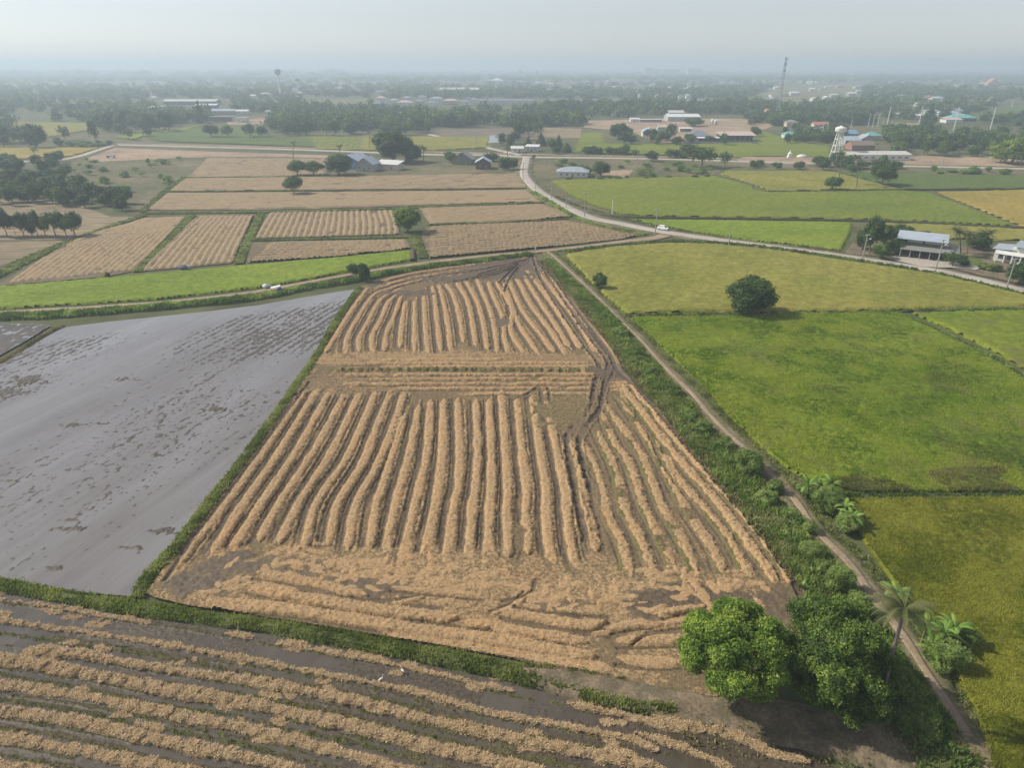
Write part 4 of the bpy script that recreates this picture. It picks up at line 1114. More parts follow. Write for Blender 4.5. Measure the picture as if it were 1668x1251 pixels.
# ---- roads
m_concrete = blotchy('concrete_road', [(0.3, (0.36, 0.315, 0.265)), (0.6, (0.43, 0.38, 0.325)), (0.8, (0.48, 0.43, 0.37))], 0.08, fine=1.5, fine_amt=0.15, bump=0.2)
m_dirt = blotchy('dirt_track', [(0.3, (0.24, 0.18, 0.125)), (0.6, (0.33, 0.245, 0.17)), (0.8, (0.39, 0.29, 0.20))], 0.15, fine=2.0, fine_amt=0.25, bump=0.4)
m_verge = blotchy('verge', [(0.3, (0.10, 0.10, 0.045)), (0.55, (0.17, 0.15, 0.085)), (0.8, (0.27, 0.22, 0.15))], 0.2, fine=1.5, bump=0.6)
def ribbon(name, px, width, z, mat, label=None, crown=0.03, step=2.0, skirt=0.35, wob=0.0, kind='structure'):
    l = resample(smooth(Wp(px), 8), step)
    w = np.interp(np.linspace(0, 1, len(l)), np.linspace(0, 1, len(width)), width) if hasattr(width, '__len__') else np.full(len(l), width)
    if wob: w = w * (1 + wob * (noise(np.arange(len(l)) / 2.5, np.zeros(len(l)), 5) - 0.5))
    us = [-1.0, -1.0, -0.5, 0, 0.5, 1.0, 1.0]; zs = [z - skirt, z, z + crown * 0.8, z + crown, z + crown * 0.8, z, z - skirt]
    V = np.stack([np.c_[offset_line(l, w * 0.5 * u * (1 if 0 < i < 6 else 1.06)), np.full(len(l), zz)] for i, (u, zz) in enumerate(zip(us, zs))], 1)
    n, k, _ = V.shape; idx = np.arange(n * k).reshape(n, k)
    Fq = np.stack([idx[:-1, :-1], idx[:-1, 1:], idx[1:, 1:], idx[1:, :-1]], -1).reshape(-1, 4)
    me = np_mesh(name, V.reshape(-1, 3), Fq, mat)
    tag(link(name, me), label, kind=kind)
    return l
road_px = [(858, 254), (857, 262), (854, 283), (868, 302), (890, 319), (926, 338), (964, 354), (1014, 364), (1064, 374), (1127, 384), (1220, 396.5), (1340, 412), (1396, 420), (1523, 440), (1600, 456), (1668, 473), (1780, 501)]
rl = ribbon('verge', road_px, 10.5, -0.12, m_verge, 'dusty verge of the concrete road', wob=0.5)
ribbon('road', road_px, 5.4, 0.02, m_concrete, 'pale concrete road winding between the fields')
ribbon('road', [(-160, 261), (60, 262), (121, 256), (160, 244), (189, 235)], 6, 0.0, m_concrete, 'white lane joining the rural road')
ribbon('road', [(189, 235), (300, 238), (420, 241), (540, 245), (702, 251), (807, 252), (858, 255), (1000, 257), (1102, 259), (1200, 262), (1365, 267), (1480, 270), (1668, 274), (1800, 277)], 7, 0.0, m_concrete, 'long straight rural road crossing the plain')
ribbon('verge', [(190, 233), (420, 238), (800, 249), (1102, 255), (1200, 258), (1480, 266), (1668, 270)], 5, -0.1, m_pink, 'bare earth shoulder of the rural road')
ribbon('road', [(700, 218), (742, 228), (775, 235), (800, 241), (850, 252)], 5, -0.05, m_concrete, 'narrow pale lane running up to the ploughed field')
dirt_px = [(1085, 383), (1064, 388), (1014, 394), (951, 401.5), (883, 409), (800, 416), (702, 427.5), (606, 441), (486, 463), (400, 478), (252, 494), (0, 510), (-160, 519)]
ribbon('dirt_track', dirt_px, [5.0, 3.0, 2.8, 2.8, 2.8, 3.0, 3.0, 3.0], 0.1, m_dirt, 'reddish dirt track along the canal bank', wob=0.25)
path_px = [(892, 410), (902, 417), (924, 437), (964, 474), (1014, 524), (1048, 558), (1081, 595), (1128, 642), (1165, 685), (1219, 736), (1259, 776), (1296, 815), (1329, 863), (1382, 916), (1430, 982), (1474, 1039), (1518, 1109), (1570, 1190), (1640, 1300)]
ribbon('verge', path_px, [3.6, 3.4, 3.8, 4.2, 4.0, 3.6], 0.0, m_verge, 'dry grassy edge of the footpath', wob=0.5, step=1.2)
ribbon('footpath', path_px, [1.0, 0.8, 0.8, 0.95, 1.1, 1.1], 0.06, m_dirt, 'worn dirt footpath beside the ditch', wob=0.4, step=1.0, crown=0.02)

# ---- grassy banks
def bank(px, width, h, density, label, seed, grass_h=0.34, mat=None, soil=None, tone=(0.5, 0.5), gaps=0.0, bw=0.11, blades=5, **k):
    l, wv = mound('bank', px, width, h, soil or m_grass_bed, label=label, seed=seed, **k)
    grass_along(l, wv, h, density, seed, grass_h, 'grass on the ' + label, mat, tone=tone, gaps=gaps, width=bw, blades=blades)
    return l, wv
bank([(222, 975), (250, 930), (284, 893), (342, 818), (421, 715), (487, 621), (520, 572), (551, 517), (586, 468)], [1.9, 1.7, 1.6, 1.6, 1.7], 0.3, 20, 'bank between the flooded and the harvested field', 71)
bank([(-60, 944), (0, 953), (101, 970), (201, 987), (302, 1001), (420, 1017), (560, 1041), (700, 1066), (835, 1096), (880, 1108)], [2.3, 2.0, 1.9, 2.2, 2.1], 0.3, 20, 'bank dividing the harvested field from the wet one', 72)
# bare end of the bank, in the shade of the mango trees
mound('bank', [(850, 1098), (930, 1113), (1010, 1128), (1100, 1150), (1190, 1165), (1290, 1180), (1400, 1200), (1520, 1230), (1640, 1270)], [2.4, 4.0, 4.6, 6.0, 6.5, 7.5, 9], 0.3, m_soil, label='bare earth bank under the mango trees', seed=73, flat=0.6, across=15)
l = resample(smooth(Wp([(835, 1104), (936, 1130), (1040, 1152), (1100, 1158)]), 6), 0.8)
grass_along(l, np.full(len(l), 1.6), 0.35, 18, 74, 0.4, 'grass along the lower edge of the bare bank', gaps=0.35)
l = resample(smooth(Wp([(850, 1085), (960, 1098), (1090, 1112)]), 6), 0.8)
grass_along(l, np.full(len(l), 1.6), 0.1, 8, 75, 0.35, 'sparse grass on the upper edge of the bare bank', gaps=0.45)
l = resample(smooth(Wp([(1100, 1170), (1250, 1190), (1420, 1215), (1560, 1240)]), 6), 0.8)
grass_along(l, np.full(len(l), 7.0), 0.2, 1.6, 76, 0.3, 'weeds in the shade of the mango trees', m_leaf_dry, gaps=0.42, name='weeds')
# canal bank with tall weeds
canal_px = [(-160, 524), (0, 517), (100, 513), (176, 507), (300, 497), (420, 484), (501, 468), (576, 457), (614, 448), (702, 435), (780, 426), (868, 415)]
l, wv = mound('bank', canal_px, [4.5, 4.0, 3.8, 3.8, 3.2, 2.6], 0.5, m_grass_bed, label='weedy canal bank below the dirt track', seed=77)
grass_along(l, wv, 0.5, 9, 77, 0.75, 'tall weeds on the canal bank', m_leaf_weed, tone=(0.30, 0.5), width=0.2, name='weeds')
grass_along(offset_line(l, -2.4), np.full(len(l), 1.6), 0.0, 8, 78, 0.35, 'short grass at the foot of the canal bank')
bank([(0, 590), (50, 560), (84, 538), (104, 531)], 1.6, 0.3, 10, 'brown bank beside the small mud field', 79, 0.3, m_leaf_dry, m_soil)

# ---- the overgrown strip between the ditch and the footpath
strip_px = [(893, 424), (915, 448), (948, 482), (985, 520), (1018, 560), (1048, 598), (1088, 645), (1128, 695), (1170, 742), (1212, 790), (1254, 842), (1308, 905), (1352, 962), (1400, 1030), (1450, 1110), (1500, 1180), (1560, 1260)]
strip_w = [2.6, 4.4, 5.6, 6.2, 6.6, 6.8, 7.0, 7.0, 7.0, 7.2, 7.4]
l, wv = mound('bank', strip_px, strip_w, 0.35, m_grass_bed, label='overgrown strip between ditch and footpath', seed=80, flat=0.5, across=13, edge=0.2)
grass_along(l, wv, 0.35, 9, 81, 0.55, 'rank grass on the overgrown strip', m_grass, tone=(0.55, 0.5), gaps=0.15, width=0.10, blades=6)
grass_along(l, wv, 0.45, 5, 82, 0.7, 'leafy weeds on the overgrown strip', m_leaf_weed, tone=(0.45, 0.5), gaps=0.40, width=0.2, name='weeds')
grass_along(offset_line(l, 2.0), wv * 0.5, 0.3, 3.0, 83, 0.55, 'dry straw-coloured weeds on the overgrown strip', m_leaf_dry, tone=(0.6, 0.5), gaps=0.50, name='dry_weeds')
grass_along(offset_line(l, 3.4), wv * 0.25, 0.1, 4.0, 84, 0.4, 'brown grass beside the ditch', m_leaf_dry, tone=(0.5, 0.5), gaps=0.40, name='dry_weeds')
pl = resample(smooth(Wp(path_px), 6), 1.0)
grass_along(offset_line(pl, -2.3), np.full(len(pl), 1.8), 0.0, 7, 85, 0.35, 'grass between the footpath and the rice', gaps=0.25, tone=(0.5, 0.5))
grass_along(offset_line(pl, 1.5), np.full(len(pl), 1.2), 0.0, 5, 86, 0.25, 'dry grass along the footpath', m_leaf_dry, gaps=0.45, name='dry_weeds')

# ---- thin dark furrows and bunds between rice plots
m_bund = blotchy('bund_soil', [(0.3, (0.06, 0.07, 0.03)), (0.7, (0.11, 0.10, 0.05))], 0.3, fine=2.0, bump=0.5)
for px, w_, lb in [([(1020, 514), (1100, 512), (1240, 510), (1400, 509), (1480, 506), (1668, 503), (1800, 501)], 1.3, 'dark bund between yellow and green rice'),
                   ([(1466, 511), (1530, 540), (1602, 574), (1680, 620), (1800, 690)], 1.5, 'brown diagonal furrow through the green rice'),
                   ([(1355, 805), (1420, 808), (1668, 808), (1850, 808)], 1.4, 'bund between the green and the olive rice')]:
    ribbon('bund', px, w_, 0.05, m_bund, lb, step=3.0, wob=0.5)
    l = resample(smooth(Wp(px), 6), 1.5)
    grass_along(l, np.full(len(l), w_), 0.1, 6, int(px[0][0]), 0.5, 'grass on the ' + lb, m_leaf_weed, tone=(0.25, 0.4), gaps=0.3, width=0.15)
for px, w_, lb in [([(960, 345), (1016, 353), (1200, 356), (1396, 359.5), (1509, 363), (1657, 370.5), (1800, 371)], 1.6, 'dark furrow behind the light green rice'),
                   ([(1165, 284), (1220, 300), (1252, 312), (1469, 309), (1668, 308), (1800, 305)], 1.6, 'dark bund along the yellow rice'), ([(1357, 279), (1469, 309)], 1.4, 'bund beside the dull green rice'),
                   ([(1517, 312), (1659, 370)], 1.2, 'bund beside the golden rice'),
                   ([(672, 407), (672, 424)], 2.0, 'end of the young rice')]:
    ribbon('bund', px, w_ * 0.8, 0.5, m_bund, lb, step=5.0, skirt=0.9, crown=0.08)
l = resample(smooth(Wp([(920, 410), (1000, 400), (1080, 393), (1150, 394), (1250, 403), (1400, 425), (1523, 445), (1668, 479), (1760, 500)]), 6), 1.5)
grass_along(l, np.full(len(l), 2.6), 0.2, 3.5, 88, 0.55, 'weeds below the concrete road', m_leaf_weed, tone=(0.3, 0.5), gaps=0.2, width=0.22, name='weeds')
l = resample(smooth(Wp([(868, 312), (890, 325), (926, 347), (964, 364), (1000, 372), (1050, 382)]), 6), 1.5)
grass_along(l, np.full(len(l), 3.0), 0.1, 3.0, 89, 0.6, 'weeds on the field side of the concrete road', m_leaf_weed, tone=(0.45, 0.5), gaps=0.15, width=0.25, name='weeds')
l = resample(smooth(Wp([(905, 320), (940, 334), (985, 347), (1060, 366), (1130, 377), (1230, 390), (1372, 410)]), 6), 1.5)
grass_along(l, np.full(len(l), 2.2), 0.1, 2.5, 90, 0.4, 'dry weeds on the rice side of the concrete road', m_leaf_dry, tone=(0.2, 0.4), gaps=0.3, width=0.25, name='dry_weeds')

# ---- harvested plots with straw rows, beyond the track
m_mid = field_material('mid_straw_field', mud=(0.12, 0.095, 0.07), straw=(0.37, 0.275, 0.16), straw2=(0.23, 0.168, 0.10), stub=(0.19, 0.145, 0.085), green=(0.11, 0.12, 0.05))
def lerp_rows(a, b, n, t0=0.0, t1=1.0):
    a = resample(smooth(Wp(a), 6), 5.0); b = resample(smooth(Wp(b), 6), 5.0)
    k = max(len(a), len(b)); u = np.linspace(0, 1, k)
    ra = np.stack([np.interp(u, np.linspace(0, 1, len(a)), a[:, i]) for i in (0, 1)], -1)
    rb = np.stack([np.interp(u, np.linspace(0, 1, len(b)), b[:, i]) for i in (0, 1)], -1)
    return [ra * (1 - t) + rb * t for t in np.linspace(t0, t1, n)]
def plot(px, a, b, n, label, res=0.55, hw=1.0, h=0.42, base_straw=0.42, wet=0.4, rough=1.3, extra=None, gap=0.1, strength=0.9):
    F = Field(Wp(px), res, -0.08)
    F.H += (fbm(F.X / 2, F.Y / 2, 91, 2) - 0.5) * 0.12
    F.S += base_straw + (fbm(F.X / 7, F.Y / 7, n, 3) - 0.5) * 0.9
    F.B += 0.5 * sstep(0.52, 0.68, fbm(F.X / 11, F.Y / 11, n + 40, 3)) * (wet > 0)
    for l in lerp_rows(a, b, n):
        if wet: F.track(offset_line(l, hw + 0.9), 0.4, 0.12, wet=wet, patch=0.25)
        F.windrow(l, hw, h, rough=rough, gap=gap, strength=strength)
    if extra: extra(F)
    F.build('harvested_plot', m_mid, label)
plot([(-90, 474), (0, 459), (121, 392), (180, 370), (236, 354), (306, 352), (222, 440), (176, 450), (0, 465), (-90, 472)], [(20, 460), (121, 393), (238, 356)], [(212, 440), (262, 395), (300, 353)], 17, 'long straw rows slanting between two green bunds', hw=0.95, h=0.55, wet=1.0, base_straw=0.25)
plot([(322, 350), (414, 350), (380, 428), (228, 442)], [(236, 440), (290, 382), (326, 351)], [(374, 427), (394, 385), (411, 351)], 12, 'slanting straw rows before the bright rice strip', hw=0.95, h=0.55, wet=1.0, base_straw=0.25)
plot([(437, 345), (643, 342), (655, 381), (414, 388)], [(420, 387), (432, 366), (445, 346)], [(646, 381), (644, 362), (636, 342)], 22, 'short curved straw rows beside the round tree', hw=0.95, h=0.5, wet=0.8, base_straw=0.3)
plot([(406, 394), (600, 390), (664, 390), (674, 404), (551, 417), (400, 428)], [(440, 396), (662, 391)], [(405, 427), (672, 406)], 9, 'flat straw rows running alongside the bright rice', hw=0.8, h=0.5, wet=1.0, base_straw=0.25)
plot([(680, 338), (883, 331), (941, 352), (820, 361), (698, 364)], [(688, 340), (884, 333)], [(700, 362), (936, 353)], 10, 'faint straw rows beyond the narrow bund', res=0.7, hw=1.2, wet=0.2, base_straw=0.55)
plot([(696, 368), (820, 364), (926, 358), (1000, 366), (1062, 379), (1014, 389), (883, 403.5), (800, 411), (696, 421), (680, 385)], [(700, 370), (926, 360)], [(700, 420), (860, 405), (1040, 384)], 15, 'harvested plot in the fork of road and dirt track', res=0.5, hw=0.8, h=0.5, wet=0.8, base_straw=0.35)
plot([(300, 289), (420, 286), (650, 284), (843, 281), (852, 290), (858, 305), (700, 307), (480, 309), (272, 311)], [(300, 291), (840, 284)], [(275, 310), (855, 304)], 11, 'pinkish-brown strip below the farm houses', res=1.2, hw=1.3, wet=0.3, base_straw=0.48, h=0.3)
plot([(271, 313), (480, 312), (700, 310), (858, 308), (883, 328), (800, 330), (652, 336), (440, 341), (232, 342)], [(273, 315), (860, 310)], [(235, 341), (880, 327)], 12, 'wide straw-coloured strip behind the round tree', res=1.1, hw=1.3, wet=0.3, base_straw=0.46, h=0.3)
plot([(338, 254), (470, 254), (538, 258), (535, 285), (400, 287), (303, 289)], [(340, 256), (306, 288)], [(530, 258), (525, 285)], 34, 'olive-brown plot with faint curved rows', res=1.4, hw=1.0, wet=0.0, base_straw=0.1, h=0.25, strength=0.45)
for px, w_, lb in [([(233, 347), (440, 345), (652, 339), (820, 332), (885, 329)], 3.0, 'bund behind the straw plots'), ([(121, 391), (60, 415), (0, 445), (-60, 474)], 7.0, 'green bund beside the slanting rows'), ([(121, 390), (180, 368), (236, 350)], 4.0, 'bund climbing to the woodland corner'),
                   ([(224, 442), (266, 398), (314, 350)], 4.0, 'green bund between the two slanting plots'), ([(390, 429), (402, 396), (425, 348)], 4.4, 'green bund beside the curved rows'), ([(412, 391), (600, 387), (664, 386)], 2.6, 'thin bund between the straw plots'),
                   ([(697, 366), (820, 362.5), (926, 355)], 1.8, 'narrow green bund'), ([(272, 312), (480, 310.5), (700, 309), (858, 306)], 1.8, 'thin dark bund across the strips'), ([(676, 380), (684, 405), (690, 420)], 5.0, 'grassy corner at the end of the young rice'), ([(300, 288), (268, 312), (232, 345)], 4.0, 'overgrown edge of the strips'), ([(303, 289), (420, 288), (540, 287)], 1.6, 'bund above the strips')]:
    ribbon('bund', px, w_ * 0.6, 0.1, m_grass_bed, lb, step=4.0, wob=0.5)
    l = resample(smooth(Wp(px), 6), 1.5)
    grass_along(l, np.full(len(l), w_ * 0.8), 0.1, 2.6, int(px[0][0] + px[1][1]), 0.45, 'grass on the ' + lb, m_grass, tone=(0.45, 0.4), gaps=0.25, width=0.22)
# ================================================================== TREES
# --- the two mango trees at the near corner
def big_tree(name, bx, by, blobs, n, size, mat, label, seed, limbs, h, cluster=0.35):
    x, y = W(bx, by); o = empty(name, (x, y, 0.0))
    link('crown', make_crown('crown', blobs, n, size, seed, mat, cl=10, cluster=cluster, core=0.70), o)
    m = MB(); r = random.Random(seed)
    m.tube([(0, 0, -0.3), (0.05, 0, 0.4), (0.1, 0.05, h * 0.2), (0.1, 0.1, h * 0.32)], [0.5, 0.36, 0.3, 0.26], 10)
    for i in range(limbs):
        a = i * 2.4; rr = r.uniform(1.6, 3.4)
        m.tube([(0.1, 0.1, h * 0.28), (rr * 0.45 * math.cos(a), rr * 0.45 * math.sin(a), h * 0.45), (rr * math.cos(a), rr * math.sin(a), h * r.uniform(0.6, 0.85))], [0.2, 0.13, 0.05], 6)
    for i in range(5):
        a = i * 1.3 + 0.3; m.tube([(0.25 * math.cos(a), 0.25 * math.sin(a), 0.25), (0.9 * math.cos(a), 0.9 * math.sin(a), -0.05)], [0.16, 0.05], 5)
    m.build('trunk', m_bark, o, smooth_shade=True)
    tag(o, label, 'tree'); return o
def lobes(seed, n, R_, zc, hz_, s0, s1, cx=0, cy=0):
    r = random.Random(seed); out = [(cx, cy, zc, R_ * 0.72, R_ * 0.72, hz_ * 0.8)]
    for i in range(n):
        a = i * 2.399 + r.uniform(-0.3, 0.3); u = r.uniform(-0.75, 0.95); s = r.uniform(s0, s1)
        q = math.sqrt(max(0.03, 1 - u * u))
        out.append((cx + (R_ - s * 0.85) * q * math.cos(a), cy + (R_ - s * 0.85) * q * math.sin(a), zc + (hz_ - s * 0.6) * u, s, s, s * 0.8))
    return out
x1, y1 = W(1193, 1148)
big_tree('mango_tree', 1193, 1148, lobes(5, 38, 5.5, 6.6, 4.2, 0.8, 1.6, -0.3, 1.2), 60000, 0.12, m_leaf_bright, 'bright green bushy mango tree at the corner of the harvested field', 5, 9, 8)
big_tree('mango_tree', 1372, 1166, lobes(9, 40, 6.1, 6.5, 4.7, 0.8, 1.7, -1.2, 2.4) + lobes(15, 12, 3.4, 3.9, 2.8, 0.8, 1.3, 0.3, -0.6), 56000, 0.125, m_leaf_fresh, 'darker straggly mango tree beside the leaning coconut palm', 9, 11, 8.5, cluster=0.42)
palm(1428, 1166, 1474, 992, label='leaning coconut palm between the dark mango tree and the footpath', near=True, L=3.7, seed=1)
for i, (px, by, h, lb) in enumerate([(1312, 812, 2.3, 'banana plant at the far end of the clump by the green rice'), (1330, 806, 2.0, 'young banana plant at the edge of the green rice'), (1350, 812, 2.6, 'tall banana plant in the middle of the clump by the bund'), (1372, 848, 2.4, 'banana plant with bright upright leaf beside the olive rice'),
                                     (1384, 862, 1.8, 'low banana plant at the near end of the clump by the bund'), (1340, 826, 1.6, 'low banana plant on the path side of the clump'), (1500, 1050, 2.6, 'banana plant right behind the coconut palm'), (1530, 1060, 2.8, 'tall pale banana plant between palm and olive rice'), (1548, 1050, 2.3, 'banana plant leaning over the olive rice near the palm'),
                                     (1516, 1078, 1.5, 'small banana plant on the path side near the palm'), (1455, 985, 2.0, 'yellow-green banana plant behind the palm crown')]):
    banana(px, by, h, i, lb, 'banana plants beside the footpath', L=2.3 if i % 2 else 2.6)
def shrub(px, by, wpx, top, label, group='shrubs on the overgrown strip', mat=None, kind='bush', lod=None):
    return plant(kind, px, by, wpx, top, 'shrub', label, group, 'shrub', mat=mat or m_leaf_weed, lod=lod)
for px, by, w, t, lb in [(1345, 832, 52, 790, 'leafy bush under the tall banana plants'), (1380, 862, 44, 832, 'dark bush at the foot of the pale-leaved banana'), (1310, 806, 30, 786, 'dark bush below the first banana plants'), (1535, 1082, 66, 1042, 'rounded bush below the bananas near the palm'), (1560, 1050, 50, 1018, 'shady bush between the near bananas and the olive rice'),
                         (1365, 960, 46, 918, 'dark green bush between ditch and footpath, nearest the mango trees'), (1218, 768, 50, 730, 'vine-covered dark bush on the overgrown strip'), (1010, 548, 26, 530, 'bright green bush beside the footpath'), (1034, 580, 20, 562, 'smaller bright bush beside the footpath'),
                         (1045, 590, 18, 578, 'dark bush beside the footpath below the bright one'), (1096, 642, 30, 624, 'dark leafy bush in the middle of the strip'), (1145, 702, 28, 686, 'low green bush halfway along the strip'), (1246, 820, 34, 798, 'low tangled bush on the strip opposite the bananas'),
                         (1290, 850, 38, 828, 'spreading green bush opposite the pale banana'), (1180, 728, 30, 712, 'leafy weed bush on the strip behind the vine-covered one'), (1262, 800, 30, 780, 'bright weed bush beside the strip path'), (1320, 905, 40, 882, 'green weed bush near the lower end of the strip'),
                         (985, 520, 14, 508, 'small bush at the upper part of the strip'), (1062, 610, 22, 598, 'low dark bush on the strip near the muddy crossing'), (1395, 1000, 44, 968, 'bush merging with the dark mango crown'), (1450, 1140, 80, 1085, 'large weedy bush at the foot of the coconut palm'), (1490, 1190, 70, 1150, 'weedy bush at the bend of the footpath'), (1415, 1080, 60, 1040, 'leafy bush between dark mango tree and footpath'),
                         (1318, 866, 26, 848, 'small bush beside the lower strip'), (1130, 680, 22, 668, 'small bush on the strip edge'), (1340, 932, 34, 912, 'bush on the strip before the dark bush')]:
    shrub(px, by, w, t, lb, lod=1 if w < 40 else 0)
shrub(1018, 552, 14, 540, 'tiny bush next to the bright one')
# --- single trees out in the fields
plant('dome', 1221, 510, 82, 452, label='big round dark tree standing on the bund between yellow and green rice', lod=0, mat=m_leaf)
plant('dome', 977, 471, 24, 443, label='small bushy tree at the edge of the yellow rice beside the footpath', lod=1)
plant('dome', 664, 377, 48, 334, label='round green tree on the bund between the straw plots', lod=0, mat=m_leaf_fresh)
plant('round', 479, 315, 31, 284, label='small mango tree standing alone on the pinkish strips', lod=1)
plant('round', 485, 285, 32, 259, label='dark round tree, left one of the pair above the lone mango', lod=1)
plant('round', 511, 285, 34, 261, label='dark round tree, right one of the pair above the lone mango', lod=1)
plant('dome', 553, 284, 52, 250, label='dense dark tree hiding the foot of the blue-gabled house', lod=1)
plant('dome', 641, 263, 72, 210, label='huge spreading tree behind the grey-roofed farm house', lod=0)
plant('dome', 672, 264, 34, 234, label='dark tree at the side of the huge spreading tree', lod=1)
plant('round', 1355, 309, 30, 286, label='small round tree on the edge of the yellow rice', lod=1)
plant('round', 1437, 302, 42, 261, label='broad tree on the bund beside the dull green rice', lod=1)
plant('dome', 594, 458, 22, 428, label='dark columnar bush where the banks meet', cat='bush', name='bush', lod=1)
plant('bush', 577, 444, 26, 427, label='lower bush beside the columnar one where the banks meet', cat='bush', name='bush', lod=1)
plant('bush', 176, 452, 9, 442, label='tiny dark bush on the edge of the bright rice strip', cat='bush', name='bush', lod=2)
plant('dome', 978, 286, 30, 262, label='round dark tree beside the white house', lod=1)
plant('bush', 955, 283, 18, 268, label='low bush between the white house and its round tree', name='bush', cat='bush')
plant('airy', 1143, 272, 52, 233, label='wide tree with feathery crown on the far side of the rural road', lod=1)
plant('round', 1122, 254, 30, 233, label='tree leaning against the feathery tree by the rural road')
plant('airy', 1181, 271, 20, 244, label='slender crooked tree near the rural road')
plant('dome', 1062, 262, 22, 244, label='bushy tree in the scrub below the rural road')
plant('round', 828, 276, 16, 257, label='small round tree beside the road junction', group=None)
for px, by, w, t, lb in [(821, 276, 20, 256, 'round tree nearer the brown house at the junction'), (836, 275, 16, 256, 'round tree right at the roadside of the junction'), (800, 262, 26, 248, 'dark tree behind the brown gabled hut'), (735, 263, 26, 246, 'dark tree between the spreading tree and the timber hut')]:
    plant('dome', px, by, w, t, label=lb)
# trees round the roadside houses
for k, px, by, w, t, lb, mt in [('tall', 1416, 412, 40, 352, 'tall leafy tree at the corner of the metal-roofed house', m_leaf), ('dome', 1440, 396, 36, 364, 'dark tree behind the metal-roofed house', m_leaf), ('dome', 1470, 392, 36, 364, 'dark tree behind the ridge of the metal roof', m_leaf), ('dome', 1405, 405, 30, 372, 'bushy tree on the rice side of the house', m_leaf),
                            ('dome', 1434, 420, 30, 396, 'round bush in front of the metal-roofed house', m_leaf_fresh), ('dome', 1456, 414, 28, 388, 'round tree by the open porch', m_leaf_fresh), ('airy', 1551, 432, 40, 408, 'wide low thorny tree beside the driveway', m_leaf), ('dome', 1590, 404, 44, 378, 'dark thicket between the two houses', m_leaf), ('bush', 1570, 432, 18, 422, 'dark shrub on the lawn edge', m_leaf),
                            ('dome', 1662, 462, 48, 424, 'dense round tree in front of the grey-roofed house', m_leaf), ('bush', 1618, 440, 26, 428, 'low bush by the grey-roofed house', m_leaf_weed), ('bush', 1600, 437, 20, 426, 'small bush by the driveway wall', m_leaf_weed), ('dome', 1500, 392, 26, 374, 'dark tree peeping over the metal roof', m_leaf)]:
    plant(k, px, by, w, t, label=lb, mat=mt, lod=1)
for px, by, tx, ty, L, lb in [(1564, 416, 1563, 377, 3.4, 'coconut palm between the two roadside houses'), (1575, 412, 1580, 382, 3.0, 'second coconut palm between the roadside houses'), (1610, 405, 1608, 380, 3.2, 'coconut palm beside the grey-roofed house'),
                            (478, 262, 477, 232, 2.6, 'tall coconut palm by the rural road above the pair of dark trees'), (553, 262, 553, 238, 2.6, 'palm beside the blue-gabled house'), (690, 262, 690, 241, 3.0, 'palm beside the spreading tree'), (602, 240, 601, 216, 2.4, 'slim palm in the yellow-green field'), (827, 258, 826, 241, 2.6, 'palm at the road junction'), (870, 262, 869, 255, 2.0, 'small palm by the junction verge'),
                            (1395, 304, 1397, 256, 2.6, 'tall thin palm standing in the yellow rice'), (1365, 300, 1372, 250, 2.8, 'palm with yellowing fronds at the foot of the water tower'), (55, 262, 56, 244, 3.0, 'palm at the edge of the yellow field by the woodland')]:
    palm(px, by, tx, ty, label=lb, L=L * 1.35, seed=int(px) % 3, near=px > 1550)
# row of young trees on the left
for i, (px, w, t) in enumerate([(-14, 22, 345), (12, 22, 333), (26, 14, 347), (39, 20, 345), (52, 16, 343), (62, 20, 341), (74, 18, 350), (91, 26, 341), (108, 20, 347), (122, 24, 343)]):
    plant(('tall', 'round', 'airy', 'tall', 'dome')[i % 5] if i % 3 else 'round', px, 383 + (i % 2), w * (0.9 + 0.12 * (i * 7 % 5)), t + (i * 5 % 7) - 3, 'young_tree', 'slender young tree in the row before the brown stubble' if i % 3 else 'young tree with rounder crown in the row before the brown stubble', 'young trees in a row before the brown stubble', lod=1)
# --- counted trees by belts: (x0, x1, y0, y1, how many, height range m, width range m, kinds, label, group, name)
MANY = [0]
def belt(poly, n, hr, wr, kinds, label, group, name='broadleaf_tree', mat=None, cat='tree', lod=None, jit=0.5, parts=None):
    xs, ys = zip(*poly); cnt = 0; tries = 0; pts = []
    pa = np.array(poly, float)
    while cnt < n and tries < 4000:
        tries += 1
        px, py = random.uniform(min(xs), max(xs)), random.uniform(min(ys), max(ys))
        if not inside(np.array([px]), np.array([py]), pa)[0]: continue
        Z = depth(py); h = random.uniform(*hr); w = random.uniform(*wr)
        q = W(px, py)
        if any(math.hypot(q[0] - a[0], q[1] - a[1]) < (w + a[2]) * 0.5 * jit for a in pts) and tries < 3500: continue
        pts.append((q[0], q[1], w)); wpx = w * FPX / Z
        # height in metres -> top pixel
        v = Vector((0, q[1], h - CAM_H)); zc_ = v.y * _cp - v.z * _sp; yc = v.y * _sp + v.z * _cp
        top = CY - yc / zc_ * FPX
        plant(random.choice(kinds), px, py, wpx, top, name, label, group, cat, mat=mat, lod=lod, parts=wpx > 13 if parts is None else parts)
        cnt += 1
    MANY[0] += cnt
allk = ('round', 'dome', 'tall', 'airy')
belt([(-40, 334), (-40, 300), (125, 306), (190, 318), (222, 342), (190, 346), (100, 338)], 40, (6, 9.5), (6, 9), ('dome', 'round', 'tall'), 'tree on the near side of the plantation wood', 'trees of the plantation wood', lod=2, jit=0.6)
belt([(-40, 300), (-40, 268), (40, 256), (110, 262), (125, 304)], 38, (6, 9.5), (6, 9), ('dome', 'round', 'tall'), 'tree on the far side of the plantation wood', 'trees of the plantation wood', lod=2, jit=0.6)
belt([(110, 262), (240, 262), (320, 256), (300, 285), (240, 330), (190, 315), (130, 300)], 26, (1.5, 4.0), (3, 7), ('bush', 'airy'), 'scrub bush on the overgrown fallow plot', 'scrub on the fallow plot', 'bush', m_leaf_weed, 'bush', 2)
